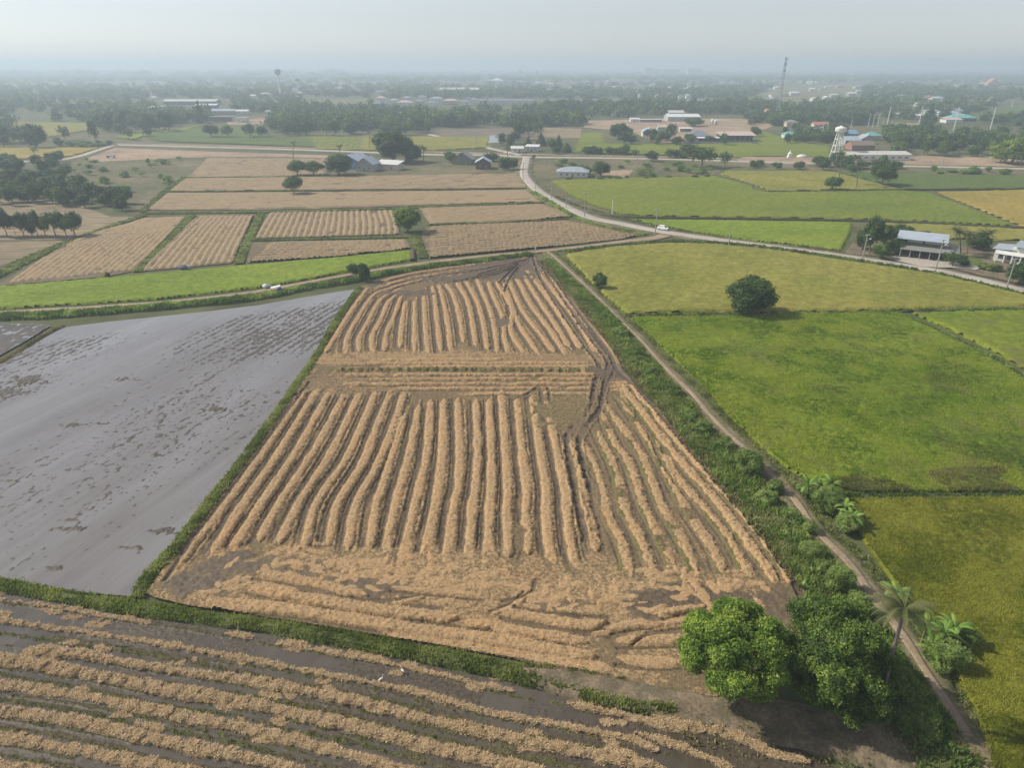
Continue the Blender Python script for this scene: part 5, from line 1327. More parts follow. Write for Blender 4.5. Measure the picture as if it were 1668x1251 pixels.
belt([(-30, 238), (-30, 222), (38, 222), (38, 240)], 9, (9, 14), (8, 14), allk, 'tall tree in the clump beside the yellow field', 'trees beside the yellow field', lod=2)
plant('dome', 59, 240, 40, 201, label='broad shadowy tree beside the yellow field')
plant('dome', 97, 237, 17, 223, label='small round bush tree before the banana row')
plant('airy', 107, 228, 20, 202, label='thin sparse tree over the pale yellow field')
plant('airy', 157, 235, 18, 193, label='tall slender tree at the end of the banana row')
plant('airy', 210, 227, 19, 206, label='tree standing at the edge of the light green wedge')
plant('round', 241, 222, 12, 207, label='small tree on the dull green field edge')
belt([(105, 240), (108, 231), (184, 232), (184, 240)], 16, (2.5, 4), (4, 7), ('bush',), 'banana bush in the row along the white lane', 'banana bushes along the white lane', 'bush', m_banana, 'bush', 2)
belt([(150, 216), (160, 206), (215, 200), (290, 204), (285, 214), (240, 216)], 18, (9, 20), (10, 17), ('dome', 'round', 'tall'), 'tree of the dark grove behind the light green wedge', 'trees of the dark grove', lod=2)
plant('cone', 327, 200, 18, 165, label='tall dark conical tree near the long pale sheds')
for px, w, t, lb in [(345, 25, 200, 'first and widest of the four round trees on the hazy green field'), (371, 20, 203, 'second of the four round trees on the hazy green field, beside the widest'), (407, 20, 201, 'third of the four round trees on the hazy green field'), (428, 19, 203, 'last of the four round trees, nearest the long tree belt')]:
    plant('round', px, 223, w, t, label=lb)
belt([(440, 222), (445, 205), (560, 200), (700, 205), (700, 221)], 34, (9, 15), (9, 15), allk, 'tree of the long belt behind the yellow-green field', 'trees of the long belt', lod=2)
belt([(590, 200), (600, 192), (790, 192), (800, 205), (960, 200), (960, 206), (880, 206), (720, 207)], 40, (8, 15), (9, 15), allk, 'tree of the green belt before the terraced houses', 'trees before the terraced houses', lod=2)
belt([(836, 228), (838, 214), (880, 212), (884, 228)], 7, (9, 16), (8, 12), ('tall', 'airy', 'round'), 'tall tree of the clump by the ploughed field', 'clump by the ploughed field', lod=2)
belt([(812, 240), (820, 230), (910, 238), (925, 248), (830, 249)], 9, (6, 11), (7, 11), ('dome', 'round', 'cone'), 'tree beside the white workshops near the junction', 'trees by the white workshops', lod=2)
belt([(905, 251), (915, 246), (1020, 247), (1180, 256), (1180, 259), (1010, 253)], 20, (3, 7), (5, 9), ('dome', 'bush'), 'roadside bush along the rural road', 'bushes along the rural road', 'bush', None, 'bush', 2)
belt([(880, 272), (900, 264), (950, 264), (1100, 268), (1180, 272), (1160, 283), (1040, 286), (1020, 276)], 24, (1.5, 4), (4, 9), ('bush', 'airy'), 'scrub bush between the white house and the feathery tree', 'scrub beside the white house', 'bush', m_leaf_weed, 'bush', 2)
belt([(900, 292), (1000, 290), (1160, 285), (1160, 288), (1000, 292)], 12, (1.2, 2.2), (2, 5), ('bush',), 'low hedge bush at the top of the wide green rice', 'hedge bushes above the wide rice field', 'bush', m_leaf, 'bush', 2)
belt([(1215, 275), (1240, 268), (1330, 272), (1330, 277)], 6, (2, 5), (4, 8), ('bush', 'dome'), 'bush on the verge behind the yellow rice field', 'verge bushes', 'bush', None, 'bush', 2)
belt([(1320, 276), (1330, 266), (1480, 272), (1490, 278), (1470, 282), (1350, 278)], 11, (4, 9), (7, 12), ('dome', 'round'), 'bushy tree in front of the long white shed', 'trees before the long shed', lod=2)
belt([(1500, 284), (1500, 276), (1660, 279), (1700, 286)], 9, (2, 4), (4, 9), ('bush',), 'weed bush beyond the dull green rice', 'verge bushes at the orange bank', 'bush', m_leaf_weed, 'bush', 2)
belt([(985, 226), (1000, 219), (1050, 222), (1180, 230), (1180, 236), (1000, 236)], 17, (5, 10), (6, 10), ('dome', 'round', 'tall'), 'garden tree among the pink-yard houses', 'garden trees among the houses', lod=2)
plant('dome', 1008, 226, 34, 199, label='big dark garden tree before the blue-roofed house')
plant('airy', 1094, 228, 22, 200, label='feathery tree beside the hip-roofed house')
plant('dome', 1102, 236, 20, 221, label='round dark bush tree at the field edge by the hip-roofed house')
plant('dome', 1130, 205, 36, 190, label='spreading tree before the long white-roofed shed')
belt([(1215, 236), (1225, 212), (1340, 205), (1350, 232), (1300, 234)], 18, (5, 9), (6, 10), ('dome', 'round', 'tall'), 'village tree behind the field at the water tower', 'village trees by the water tower', lod=2)
belt([(1420, 250), (1440, 238), (1500, 245), (1620, 238), (1700, 240), (1700, 260), (1640, 258), (1500, 254)], 30, (6, 12), (8, 13), allk, 'tree of the belt behind the orange bank', 'trees behind the orange bank', lod=2)
plant('dome', 1648, 266, 74, 222, label='large bright tree at the end of the orange bank', lod=1, mat=m_leaf_fresh)
plant('dome', 1700, 262, 60, 226, label='large tree beyond the end of the orange bank', lod=1)
plant('cone', 1511, 205, 26, 170, label='tall dark pyramid-shaped tree behind the pylons')
# ================================================================== FAR WOODS (one mass each) 
def scatter_far(name, n, y0, y1, hr, wr, label, seed, lodk=4, power=1.0, x0=-120, x1=1790, clear=(), dens=0.42, fx=14.0):
    r = np.random.default_rng(seed)
    protos = []
    for k in ('round', 'dome', 'tall'):
        for s in (0, 1):
            me, _ = kind_meshes(k, lodk, s, m_leaf)
            v = np.empty(len(me.vertices) * 3, np.float32); me.vertices.foreach_get('co', v)
            c = np.empty(len(me.vertices) * 4, np.float32); me.color_attributes['mask'].data.foreach_get('color', c)
            ls = np.empty(len(me.polygons), np.int32); lt = np.empty(len(me.polygons), np.int32); vi = np.empty(len(me.loops), np.int32)
            me.polygons.foreach_get('loop_start', ls); me.polygons.foreach_get('loop_total', lt); me.loops.foreach_get('vertex_index', vi)
            q = [(vi[a], vi[a + 1], vi[a + 2]) + ((vi[a + 3],) if b == 4 else (vi[a + 2],)) for a, b in zip(ls, lt)]
            q = np.array(q)
            f3 = q[:, :3]; f4 = q[q[:, 2] != q[:, 3]][:, [0, 2, 3]]
            protos.append((v.reshape(-1, 3), c.reshape(-1, 4)[:, 0], np.vstack([f3, f4])))
    px = r.uniform(x0, x1, n * 3); py = y0 + (y1 - y0) * r.random(n * 3) ** power
    keep = np.ones(len(px), bool)
    for poly in clear: keep &= ~inside(px, py, np.array(poly, float))
    P = W(px, py)
    g_ = fbm(P[:, 0] / 160, P[:, 1] / 160, seed, 3)
    keep &= g_ > dens
    P = P[keep][:n]
    Vs, Fs, Cs = [], [], []; o = 0
    for x, y in P:
        v, c, f = protos[r.integers(len(protos))]
        a = r.uniform(0, 6.28); w = r.uniform(*wr); h = r.uniform(*hr)
        far = max(1.0, math.hypot(x, y) / 2500.0)
        w *= far ** 0.8
        X = v[:, 0] * math.cos(a) - v[:, 1] * math.sin(a); Y = v[:, 0] * math.sin(a) + v[:, 1] * math.cos(a)
        Vs.append(np.c_[X * w + x, Y * w + y, v[:, 2] * h - 0.3]); Fs.append(f + o); Cs.append(np.clip(c + r.uniform(-0.25, 0.25), 0, 1)); o += len(v)
    cc = np.zeros((o, 3)); cc[:, 0] = np.concatenate(Cs)
    me = np_mesh(name, np.vstack(Vs), np.vstack(Fs), m_leaf, {'mask': cc})
    tag(link(name, me), label, kind='stuff')
FIELDS = [[(490, 160), (600, 158), (604, 174), (560, 180), (490, 176)], [(1275, 138), (1400, 134), (1405, 160), (1310, 174), (1205, 166)], [(18, 196), (152, 198), (152, 214), (84, 226), (18, 226)], [(180, 226), (300, 212), (440, 202), (445, 224), (1000, 224), (700, 260), (180, 260)], [(700, 206), (950, 205), (940, 240), (700, 240)],
          [(605, 158), (900, 158), (900, 178), (605, 178)], [(255, 162), (380, 160), (380, 184), (255, 184)], [(1560, 186), (1668, 168), (1760, 172), (1760, 186), (1580, 194)], [(888, 158), (1010, 158), (1010, 172), (888, 172)], [(1100, 158), (1180, 158), (1180, 173), (1100, 173)], [(955, 192), (1260, 183), (1265, 262), (930, 262)], [(340, 184), (445, 184), (445, 204), (340, 204)]]
scatter_far('woodland', 1500, 158, 212, (7, 13), (8, 14), 'belts of trees across the hazy middle distance', 201, power=0.8, clear=FIELDS + [[(1210, 200), (1700, 196), (1700, 262), (1210, 262)]], dens=0.45)
scatter_far('woodland', 260, 176, 186, (9, 15), (10, 15), 'belt of tall trees behind the pink yards', 205, x0=885, x1=1260, lodk=3, dens=0.2)
scatter_far('woodland', 150, 186, 205, (8, 13), (8, 14), 'dense village trees behind the switching yard', 206, x0=1215, x1=1420, lodk=3, dens=0.25)
scatter_far('woodland', 210, 180, 240, (6, 11), (8, 13), 'dense trees and gardens round the green-roofed houses', 207, x0=1445, x1=1720, lodk=3, dens=0.42, clear=[[(1585, 186), (1668, 168), (1760, 172), (1760, 186), (1580, 194)], [(1528, 214), (1562, 214), (1562, 230), (1528, 230)], [(1545, 188), (1592, 188), (1592, 202), (1545, 202)], [(1455, 198), (1500, 198), (1500, 214), (1455, 214)]])
scatter_far('woodland', 60, 214, 232, (5, 9), (7, 11), 'village gardens between water tower and turquoise-roofed house', 208, x0=1300, x1=1375, lodk=3, dens=0.2)
scatter_far('woodland', 2000, 130, 160, (8, 14), (10, 20), 'woods and gardens fading into haze round the town', 202, power=0.8, clear=FIELDS[:2], dens=0.44)
scatter_far('woodland', 3200, 111.5, 132, (9, 16), (14, 30), 'distant woods merging with the horizon', 203, power=0.9, dens=0.30)
scatter_far('woodland', 300, 112, 126, (20, 34), (24, 50), 'tall hazy woods on the horizon beyond the dark grove', 204, x0=-120, x1=560, dens=0.3)
flat('bare_ground', [(1458, 200), (1496, 200), (1500, 210), (1470, 215), (1456, 208)], m_pink, 'orange bare earth at the foot of the tall poles', z=-0.2)
# ================================================================== BUILDINGS
def metal_roof(name, col, rust=0.0):
    t = NT(name)
    w = t.n('ShaderNodeTexWave'); w.inputs['Scale'].default_value = 1.6; w.inputs['Distortion'].default_value = 0.0; t.l(t.co, w.inputs['Vector'])
    f = t.noise(0.35, 5, 0.65)
    c = t.ramp(f, [(0.3, tuple(x * 0.84 for x in col)), (0.7, tuple(min(1, x * 1.1) for x in col))])
    c = t.mix(1.0, c, t.ramp(w.outputs['Fac'], [(0.0, 0.88), (0.5, 1.04)]), 'MULTIPLY')
    if rust: c = t.mix(t.ramp(t.noise(0.8, 6, 0.7), [(0.5, 0.0), (0.7, rust)]), c, (0.22, 0.10, 0.05))
    t.base(c); t.rough(0.45); t.b.inputs['Specular IOR Level'].default_value = 0.5
    return t.m
WALL = {k: plain('wall_' + k, c, 0.85, 0.10, 0.6, dirt=tuple(x * 0.6 for x in c)) for k, c in dict(white=(0.66, 0.66, 0.62), cream=(0.60, 0.54, 0.42), grey=(0.40, 0.41, 0.40), blue=(0.09, 0.20, 0.32), brown=(0.13, 0.085, 0.06), brick=(0.34, 0.17, 0.12), dark=(0.05, 0.052, 0.05), timber=(0.20, 0.20, 0.16), navy=(0.10, 0.14, 0.19), pink=(0.55, 0.40, 0.33), green=(0.30, 0.42, 0.33)).items()}
ROOF = {k: metal_roof('roof_' + k, c, r_) for k, (c, r_) in dict(white=((0.72, 0.72, 0.70), 0.1), pale=((0.58, 0.56, 0.50), 0.2), grey=((0.36, 0.40, 0.44), 0.1), blue=((0.20, 0.33, 0.50), 0.05), slate=((0.23, 0.25, 0.30), 0.0), silver=((0.40, 0.45, 0.52), 0.15), turquoise=((0.16, 0.42, 0.38), 0.0), rust=((0.42, 0.20, 0.13), 0.3), pink=((0.58, 0.44, 0.38), 0.25),
                                                            red=((0.50, 0.18, 0.14), 0.0), brown=((0.24, 0.17, 0.13), 0.2), skyblue=((0.35, 0.50, 0.66), 0.0), drab=((0.27, 0.27, 0.25), 0.3), orange=((0.60, 0.28, 0.14), 0.1)).items()}
m_glass = plain('window_glass', (0.05, 0.065, 0.08), 0.15, 0.2, 2, spec=0.8)
m_frame = plain('window_frame', (0.62, 0.62, 0.58), 0.6)
m_door = plain('door_wood', (0.16, 0.11, 0.075), 0.7)
m_post = plain('concrete_post', (0.42, 0.41, 0.38), 0.9, 0.15, 2)
PANE = {}
def opening(kind, w, h):
    key = (kind, round(w, 1), round(h, 1))
    if key not in PANE:
        f = MB(); t_ = 0.09
        f.box(-w / 2, -0.06, 0, -w / 2 + t_, 0.05, h).box(w / 2 - t_, -0.06, 0, w / 2, 0.05, h).box(-w / 2 + t_, -0.06, 0, w / 2 - t_, 0.05, t_).box(-w / 2 + t_, -0.06, h - t_, w / 2 - t_, 0.05, h)
        if kind == 'window': f.box(-0.03, -0.05, t_, 0.03, 0.04, h - t_)
        p = MB(); p.box(-w / 2 + t_, -0.02, t_, w / 2 - t_, 0.03, h - t_)
        PANE[key] = (f.mesh('frame', m_frame), p.mesh('pane', m_glass if kind == 'window' else m_door))
    return PANE[key]
BUILT = []
def house(p0, p1, d, h, roof, rh, wall, rcol, label, cat='house', name='house', group=None, over=0.6, win=3, door=True, ridge='x', storeys=1, small=False, open_front=False, base=0.0, lift=0.0, wh=1.2):
    a, b = W(*p0), W(*p1); w = math.hypot(*(b - a)); rot = math.atan2(b[1] - a[1], b[0] - a[0])
    n = np.array([-math.sin(rot), math.cos(rot)]); c = (a + b) / 2 + n * d / 2
    o = empty(name, (c[0], c[1], -0.1 + lift), rot)
    wm, rm = WALL[wall], ROOF[rcol]
    m = MB(); x, y = w / 2, d / 2
    if open_front:
        m.box(-x, y - 0.15, base, x, y, h); m.box(-x, -y * 0.2, base, -x + 0.15, y - 0.15, h)
        m.box(x - 0.15, -y * 0.2, base, x, y - 0.15, h)
    else:
        m.box(-x, -y, base, x, y, h)
    if roof == 'gable':
        if ridge == 'x': m.add([(-x, -y, h), (-x, y, h), (-x, 0, h + rh * 0.97), (x, -y, h), (x, y, h), (x, 0, h + rh * 0.97)], [(0, 1, 2), (3, 5, 4)])
        else: m.add([(-x, -y, h), (x, -y, h), (0, -y, h + rh * 0.97), (-x, y, h), (x, y, h), (0, y, h + rh * 0.97)], [(0, 1, 2), (3, 5, 4)])
    m.build('wall', wm, o)
    r_ = MB(); X, Y = x + over, y + over; th = 0.12; dz = rh * over / (y if ridge == 'x' else x)
    if roof == 'gable' and ridge == 'x':
        r_.slab([(-X, -Y, h - dz + th), (X, -Y, h - dz + th), (X, 0, h + rh + th), (-X, 0, h + rh + th)], th); r_.slab([(-X, 0, h + rh + th), (X, 0, h + rh + th), (X, Y, h - dz + th), (-X, Y, h - dz + th)], th)
    elif roof == 'gable':
        r_.slab([(-X, -Y, h - dz + th), (0, -Y, h + rh + th), (0, Y, h + rh + th), (-X, Y, h - dz + th)], th); r_.slab([(0, -Y, h + rh + th), (X, -Y, h - dz + th), (X, Y, h - dz + th), (0, Y, h + rh + th)], th)
    elif roof == 'hip':
        k = max(0.0, X - Y); q = max(0.0, Y - X); z0 = h + 0.02
        V = [(-X, -Y, z0), (X, -Y, z0), (X, Y, z0), (-X, Y, z0), (-k, -q, z0 + rh), (k, q, z0 + rh)]
        r_.add(V, [(0, 1, 5, 4) if k >= q else (0, 1, 4), (2, 3, 4, 5) if k >= q else (2, 3, 5), (1, 2, 5) if k >= q else (1, 2, 5, 4), (3, 0, 4) if k >= q else (3, 0, 4, 5), (3, 2, 1, 0)])
    elif roof == 'shed':
        r_.slab([(-X, -Y, h + th), (X, -Y, h + th), (X, Y, h + rh + th), (-X, Y, h + rh + th)], th)
    elif roof == 'flat':
        r_.box(-X, -Y, h, X, Y, h + 0.35)
    r_.build('roof', rm, o)
    if open_front:
        n_ = max(2, int(w / 4))
        for i in range(n_ + 1):
            pm = MB(); px_ = -x + 0.2 + (w - 0.4) * i / n_; pm.box(px_ - 0.1, -y + 0.05, 0, px_ + 0.1, -y + 0.25, h)
            pm.build('post', m_post, o)
    for s in range(storeys if not small else 0):
        zz = s * (h / storeys) + 0.35 * (h / storeys)
        if open_front: break
        for i in range(win):
            u = -x + w * (i + 0.7) / (win + 0.4)
            isd = door and s == 0 and i == win // 2
            f_, p_ = opening('door' if isd else 'window', 1.0 if isd else wh, 2.1 if isd else 1.15)
            fo = link('door' if isd else 'window', f_, o, (u, -y - 0.02, 0.05 if isd else zz)); link('panel' if isd else 'pane', p_, fo)
    tag(o, label, cat, group)
    BUILT.append((c[0], c[1], w, o))
    return o, w
# --- farm houses by the rural road
house((550, 274), (585, 276), 15, 5.2, 'gable', 3.6, 'blue', 'silver', 'tall farm house with blue gable and pale blue metal roof', ridge='y', win=3)
house((580, 278), (608, 279), 11, 4.4, 'gable', 3.6, 'grey', 'silver', 'grey farm house with steep gable beside the blue-gabled one', ridge='y', win=3)
house((612, 275), (648, 277), 8, 3.4, 'shed', 1.6, 'cream', 'white', 'low cream outbuilding with a wide pale lean-to roof', win=2)
house((737, 267), (769, 268), 9, 3.6, 'gable', 4.2, 'timber', 'drab', 'weathered green-grey timber hut with steep gable', ridge='y', win=2)
house((775, 275), (799, 275), 10, 4.2, 'gable', 2.6, 'brown', 'silver', 'dark brown gabled hut with pale roof and white base', ridge='y', win=2)
house((908, 288), (957, 289), 9, 3.2, 'hip', 2.4, 'white', 'grey', 'white bungalow with grey hipped roof beside the round dark tree', win=5, over=0.9)
house((856, 246), (876, 246.5), 8, 3.6, 'shed', 0.8, 'white', 'white', 'small white workshop with flat pale roof near the junction', win=3)
house((833, 248), (852, 248), 7, 3.2, 'gable', 1.2, 'white', 'white', 'low white shed between fish ponds and workshop', win=2)
# --- pink yards
def H(x0, x1, by, d, h, roof, rh, wall, rcol, label, **k): return house((x0, by), (x1, by), d, h, roof, rh, wall, rcol, label, **k)
H(1088, 1140, 197, 26, 5, 'gable', 2.6, 'grey', 'white', 'long white-roofed shed behind the pink yard', cat='shed', name='shed', win=4)
H(1027, 1041, 198, 8, 3.2, 'gable', 1.2, 'white', 'white', 'small white kiosk-like hut at the end of the thin canopy', win=1, name='hut', cat='hut')
H(1042, 1078, 198.5, 5, 3.0, 'shed', 0.3, 'cream', 'white', 'thin white canopy across the pink yard', cat='shed', name='shed', open_front=True)
H(1071, 1088, 217, 9, 6.0, 'gable', 1.8, 'green', 'pink', 'two-storey pale green house with salmon roof', storeys=2, win=3)
H(1047, 1070, 222, 10, 4.6, 'gable', 3.0, 'white', 'skyblue', 'white house with light blue gabled roof behind the garden trees', ridge='y', win=2)
H(1108, 1127, 214, 7, 3, 'shed', 0.5, 'cream', 'white', 'flat white car port between blue-roofed and hip-roofed houses', cat='car port', name='car_port', open_front=True)
H(1122, 1156, 229, 13, 4.2, 'hip', 4.2, 'grey', 'slate', 'big house with grey-violet hipped roof', win=4)
H(1137, 1176, 230.5, 4, 3.0, 'shed', 0.8, 'dark', 'white', 'low white awning in front of the hip-roofed house', cat='awning', name='awning', open_front=True)
H(1174, 1229, 230.5, 15, 5.2, 'shed', 2.0, 'dark', 'pink', 'open barn with big pinkish white roof', cat='barn', name='barn', open_front=True, over=1.2)
H(1176, 1187, 231.5, 3, 2.8, 'flat', 0, 'blue', 'blue', 'blue container beside the open barn', cat='container', name='container', win=1, door=False, over=0.05)
H(1112, 1235, 233, 0.3, 1.3, 'flat', 0, 'grey', 'drab', 'long low grey wall along the green field', cat='wall', name='boundary_wall', win=0, over=0.05, small=True)
for i, (x0, x1) in enumerate([(1118, 1131), (1135, 1151), (1155, 1170)]):
    H(x0, x1, 170.5, 14, 6.2, 'hip', 3.2, 'white', 'slate', ['first white villa with grey hipped roof behind the big trees', 'middle white villa with grey hipped roof behind the big trees', 'last white villa, with bright corner columns, behind the big trees'][i], storeys=2, win=3, group='white villas')
# --- round the water tower
H(1381, 1483, 260.5, 9, 3.6, 'shed', 1.6, 'white', 'pale', 'long white shed with pale roof and grey shutters', cat='shed', name='shed', win=9, wh=2.4)
H(1387, 1424, 244, 12, 3.8, 'gable', 2.6, 'brick', 'brown', 'brick-red barn with brown roof behind the long white shed', cat='barn', name='barn', win=2)
H(1376, 1400, 236, 12, 4.0, 'gable', 2.6, 'grey', 'silver', 'house with silver-blue gable behind the brick barn', ridge='x', win=2)
H(1402, 1424, 234, 11, 4.2, 'gable', 3.0, 'grey', 'grey', 'house with dark grey gable beside the silver-blue one', ridge='y', win=2)
H(1370, 1396, 225, 12, 4.2, 'gable', 2.6, 'grey', 'blue', 'house with blue roof just behind the water tower', win=3)
H(1411, 1435, 228, 10, 3.8, 'hip', 3.0, 'cream', 'turquoise', 'house with turquoise gabled roof beyond the brick barn', win=2)
H(1278, 1297, 225, 9, 3.4, 'hip', 2.6, 'white', 'turquoise', 'small white house with turquoise roof at the corner of the green field', win=2)
H(1313, 1336, 219, 10, 3.8, 'gable', 2.0, 'cream', 'drab', 'drab-roofed village house next to the red-roofed one', win=3)
H(1338, 1353, 217, 9, 3.8, 'gable', 2.4, 'grey', 'silver', 'village house with bluish gable near the twin tall poles', ridge='y', win=2)
H(1325, 1348, 212, 9, 5.6, 'gable', 2.6, 'cream', 'red', 'two-storey village house with red roof', storeys=2, win=3)
H(1318, 1360, 195, 12, 5.4, 'gable', 1.8, 'white', 'pink', 'long white building with patched pink and grey roof', win=6, storeys=2)
H(1281, 1299, 206, 9, 4.6, 'hip', 2.4, 'cream', 'drab', 'beige two-window house above the turquoise-roofed one', win=3)
H(1247, 1254, 187, 8, 6.0, 'gable', 2.0, 'pink', 'orange', 'orange-roofed house half hidden by big trees', win=1)
H(1400, 1408, 189, 8, 4.0, 'gable', 1.8, 'brick', 'orange', 'tiny orange-roofed house in the trees', win=1)
H(1397, 1408, 201, 7, 3.6, 'gable', 1.4, 'white', 'white', 'tiny white house below the orange-roofed one', win=1)
# --- behind the orange bank
H(1532, 1558, 227, 13, 3.2, 'hip', 4.0, 'dark', 'turquoise', 'turquoise hipped pavilion above the tree belt', cat='pavilion', name='pavilion', open_front=True)
H(1546, 1590, 197, 15, 3.6, 'hip', 3.6, 'dark', 'turquoise', 'wide house with faded green hipped roof', win=5)
H(1529, 1565, 189, 14, 3.6, 'hip', 3.0, 'grey', 'skyblue', 'wide house with pale blue hipped roof', win=4)
H(1487, 1501, 194, 9, 4.6, 'gable', 1.6, 'white', 'white', 'white house left of the pyramid-shaped tree', win=2)
H(1582, 1601, 178, 10, 3.4, 'gable', 1.4, 'cream', 'orange', 'low house with orange roof beyond the pale blue one', win=3)
H(1498, 1504, 176, 8, 3.6, 'gable', 1.4, 'white', 'white', 'small white hut behind the pyramid-shaped tree', win=1)
H(1584, 1702, 146, 26, 9, 'flat', 0, 'white', 'pale', 'very long white building on the hazy plain', storeys=2, win=20, wh=3)
H(1608, 1626, 143, 20, 14, 'gable', 12, 'pink', 'orange', 'orange temple hall rising behind the long white building', cat='temple', name='temple', ridge='y', win=2)
# --- left middle distance
H(266, 352, 170, 26, 5.4, 'gable', 2.8, 'navy', 'pale', 'very long shed with pale roof near the conical tree', cat='shed', name='shed', win=6)
H(318, 352, 176, 12, 4.6, 'shed', 1.6, 'navy', 'white', 'bright low roof in front of the very long pale shed', cat='shed', name='shed', win=3)
H(240, 264, 181, 14, 5.0, 'shed', 2.2, 'navy', 'pale', 'pale-roofed shed beside the dark grove', cat='shed', name='shed', win=2)
H(344, 382, 186, 14, 4.6, 'gable', 2.4, 'grey', 'grey', 'long grey-roofed hall below the pale sheds', cat='hall', name='hall', win=5)
H(384, 404, 186, 12, 4.4, 'gable', 1.6, 'white', 'white', 'white-roofed annex beside the grey-roofed hall', cat='shed', name='shed', win=2)
H(433, 441, 185, 8, 3.6, 'shed', 0.6, 'white', 'white', 'bright white hut beside the hazy road', cat='hut', name='hut', win=1)
H(341, 376, 198, 10, 5.4, 'flat', 0, 'cream', 'drab', 'unfinished frame building with bare columns', cat='building', name='unfinished_building', open_front=True)
H(386, 402, 199, 8, 5.0, 'flat', 0, 'white', 'pale', 'white cube house beside the unfinished frame building', win=2)
H(240, 256, 200, 9, 3.6, 'hip', 2.0, 'grey', 'grey', 'grey-roofed house by the dark grove', win=2)
H(475, 490, 148, 14, 6, 'flat', 0, 'white', 'white', 'pale hall near the distant mushroom-shaped water tower', cat='hall', name='hall', win=2)
H(716, 780, 153, 40, 10, 'gable', 4, 'navy', 'pale', 'big dark-walled warehouse on the hazy plain', cat='warehouse', name='warehouse', win=3)
H(705, 718, 152, 12, 13, 'flat', 0, 'cream', 'pale', 'cream tower block beside the dark-walled warehouse', cat='building', name='building', win=2, storeys=3)
o, _ = H(799, 819, 133, 60, 6, 'hip', 10, 'white', 'white', 'pale domed sports hall on the hazy plain', cat='hall', name='sports_hall', win=1)
# --- housing estates: hipped villas and terraces
VIL = [(605, 632, 175, 'first villa of the estate, with green-tinted windows'), (634, 648, 169, 'villa set back between the first two of the estate'), (647, 672, 173, 'second big villa of the estate, with buff roof'), (676, 690, 171, 'villa beside the buff-roofed one'), (693, 712, 174, 'villa behind the round bush of the estate'), (700, 720, 166, 'villa in the second rank, nearest the warehouse'),
       (722, 745, 170, 'broad villa with wide violet roof'), (748, 764, 172, 'narrow villa before the terraces'), (766, 779, 168, 'last villa before the terraced houses'), (655, 668, 165, 'villa in the second rank behind the buff roof'), (612, 628, 165, 'villa in the second rank behind the first'), (680, 694, 163, 'villa in the second rank behind the round bush')]
for i, (x0, x1, by, lb) in enumerate(VIL):
    H(x0, x1, by, 14, 6.2, 'hip', 3.2, 'white' if i % 3 else 'grey', ('slate', 'grey', 'pink', 'slate')[i % 4], 'pale ' + lb, storeys=2, win=3, group='villas of the housing estate')
for x0, x1, by, lb in [(780, 800, 170, 'terrace nearest the villas'), (802, 834, 170, 'terrace beside the first short one'), (836, 869, 170, 'terrace ending at the tall tree'), (888, 930, 171, 'long terrace with blue-green doors'), (932, 973, 171, 'long terrace east of the one with blue-green doors'), (976, 1003, 170, 'terrace half hidden by trees')]:
    H(x0, x1, by, 12, 6.4, 'gable', 2.6, 'white', 'slate', 'grey-roofed ' + lb, cat='terraced houses', name='terrace', storeys=2, win=max(4, int((x1 - x0) / 3)), group='terraced houses', wh=1.8)
for i in range(9):
    x0 = 1040 + i * 9.5 + random.uniform(-2, 2)
    H(x0, x0 + 7.5, 160 + random.uniform(-3, 3), 12, 6, 'hip', 3, 'white', 'slate' if i % 2 else 'grey', 'small grey-roofed villa in the hazy ranks behind the big trees', group='hazy villas', small=True, name='house')
# --- skyline blocks
for i, (x0, x1, by, top, lb) in enumerate([(1049, 1063, 124, 110, 'first tall pale block of the skyline'), (1066, 1078, 124, 112, 'second, lower block of the skyline'), (1080, 1106, 124, 112, 'broad pale block of the skyline'), (1120, 1143, 124, 111, 'isolated pale block at the end of the skyline'), (1150, 1190, 124, 116, 'long low pale block beyond the skyline group'), (845, 850, 127, 113, 'thin pale tower block alone on the horizon'), (872, 876, 128, 114, 'thin pale tower block beside the lone one'), (696, 702, 138, 128, 'small pale block above the dark warehouse')]):
    a = W(x0, by); _, hh = at_depth(x0, top, a[1])
    H(x0, x1, by, 30, hh, 'flat', 0, 'white', 'pale', lb, cat='block', name='tower_block', storeys=5, win=4, wh=4, door=False)
# --- small houses sprinkled over the plain
rr = random.Random(77); cnt = 0
SPR = [((540, 900, 130, 152), 80, 'small pale-roofed house in the hazy town behind the warehouse', 'houses of the hazy town'), ((900, 1230, 126, 152), 60, 'small pale-roofed house in the hazy suburb below the skyline', 'houses below the skyline'), ((1240, 1668, 130, 166), 70, 'small house among the woods of the far plain', 'houses on the far plain'),
       ((0, 540, 128, 162), 26, 'small pale roof lost in the blue haze', 'roofs in the blue haze'), ((1210, 1668, 166, 200), 14, 'small village house among the trees behind the tall poles', 'village houses behind the poles'), ((960, 1100, 174, 190), 5, 'small roof in the green belt behind the pink yard', 'roofs in the green belt')]
for (xa, xb, ya, yb), n_, lb, gp in SPR:
    for k in range(n_):
        by = ya + (yb - ya) * rr.random(); Z = depth(by); wpx = rr.uniform(9, 22) * FPX / Z; px = rr.uniform(xa, xb)
        rc = rr.choice(('white', 'white', 'pale', 'pale', 'grey', 'slate', 'rust', 'blue', 'pink'))
        word = dict(pale='off-white', slate='dark grey', pink='salmon').get(rc, rc) + '-roofed'
        H(px, px + wpx, by, rr.uniform(8, 16), rr.uniform(3.2, 6.5), rr.choice(('gable', 'gable', 'hip', 'shed')), rr.uniform(1.4, 3.0), rr.choice(('white', 'white', 'cream', 'grey')), rc, lb.replace('small pale-roofed', 'small ' + word).replace('small house', 'small ' + word + ' house').replace('small village', 'small ' + word + ' village').replace('small pale roof', 'small ' + word + ' house').replace('small roof', 'small ' + word + ' house'), group=gp, small=True, ridge=rr.choice('xy'))
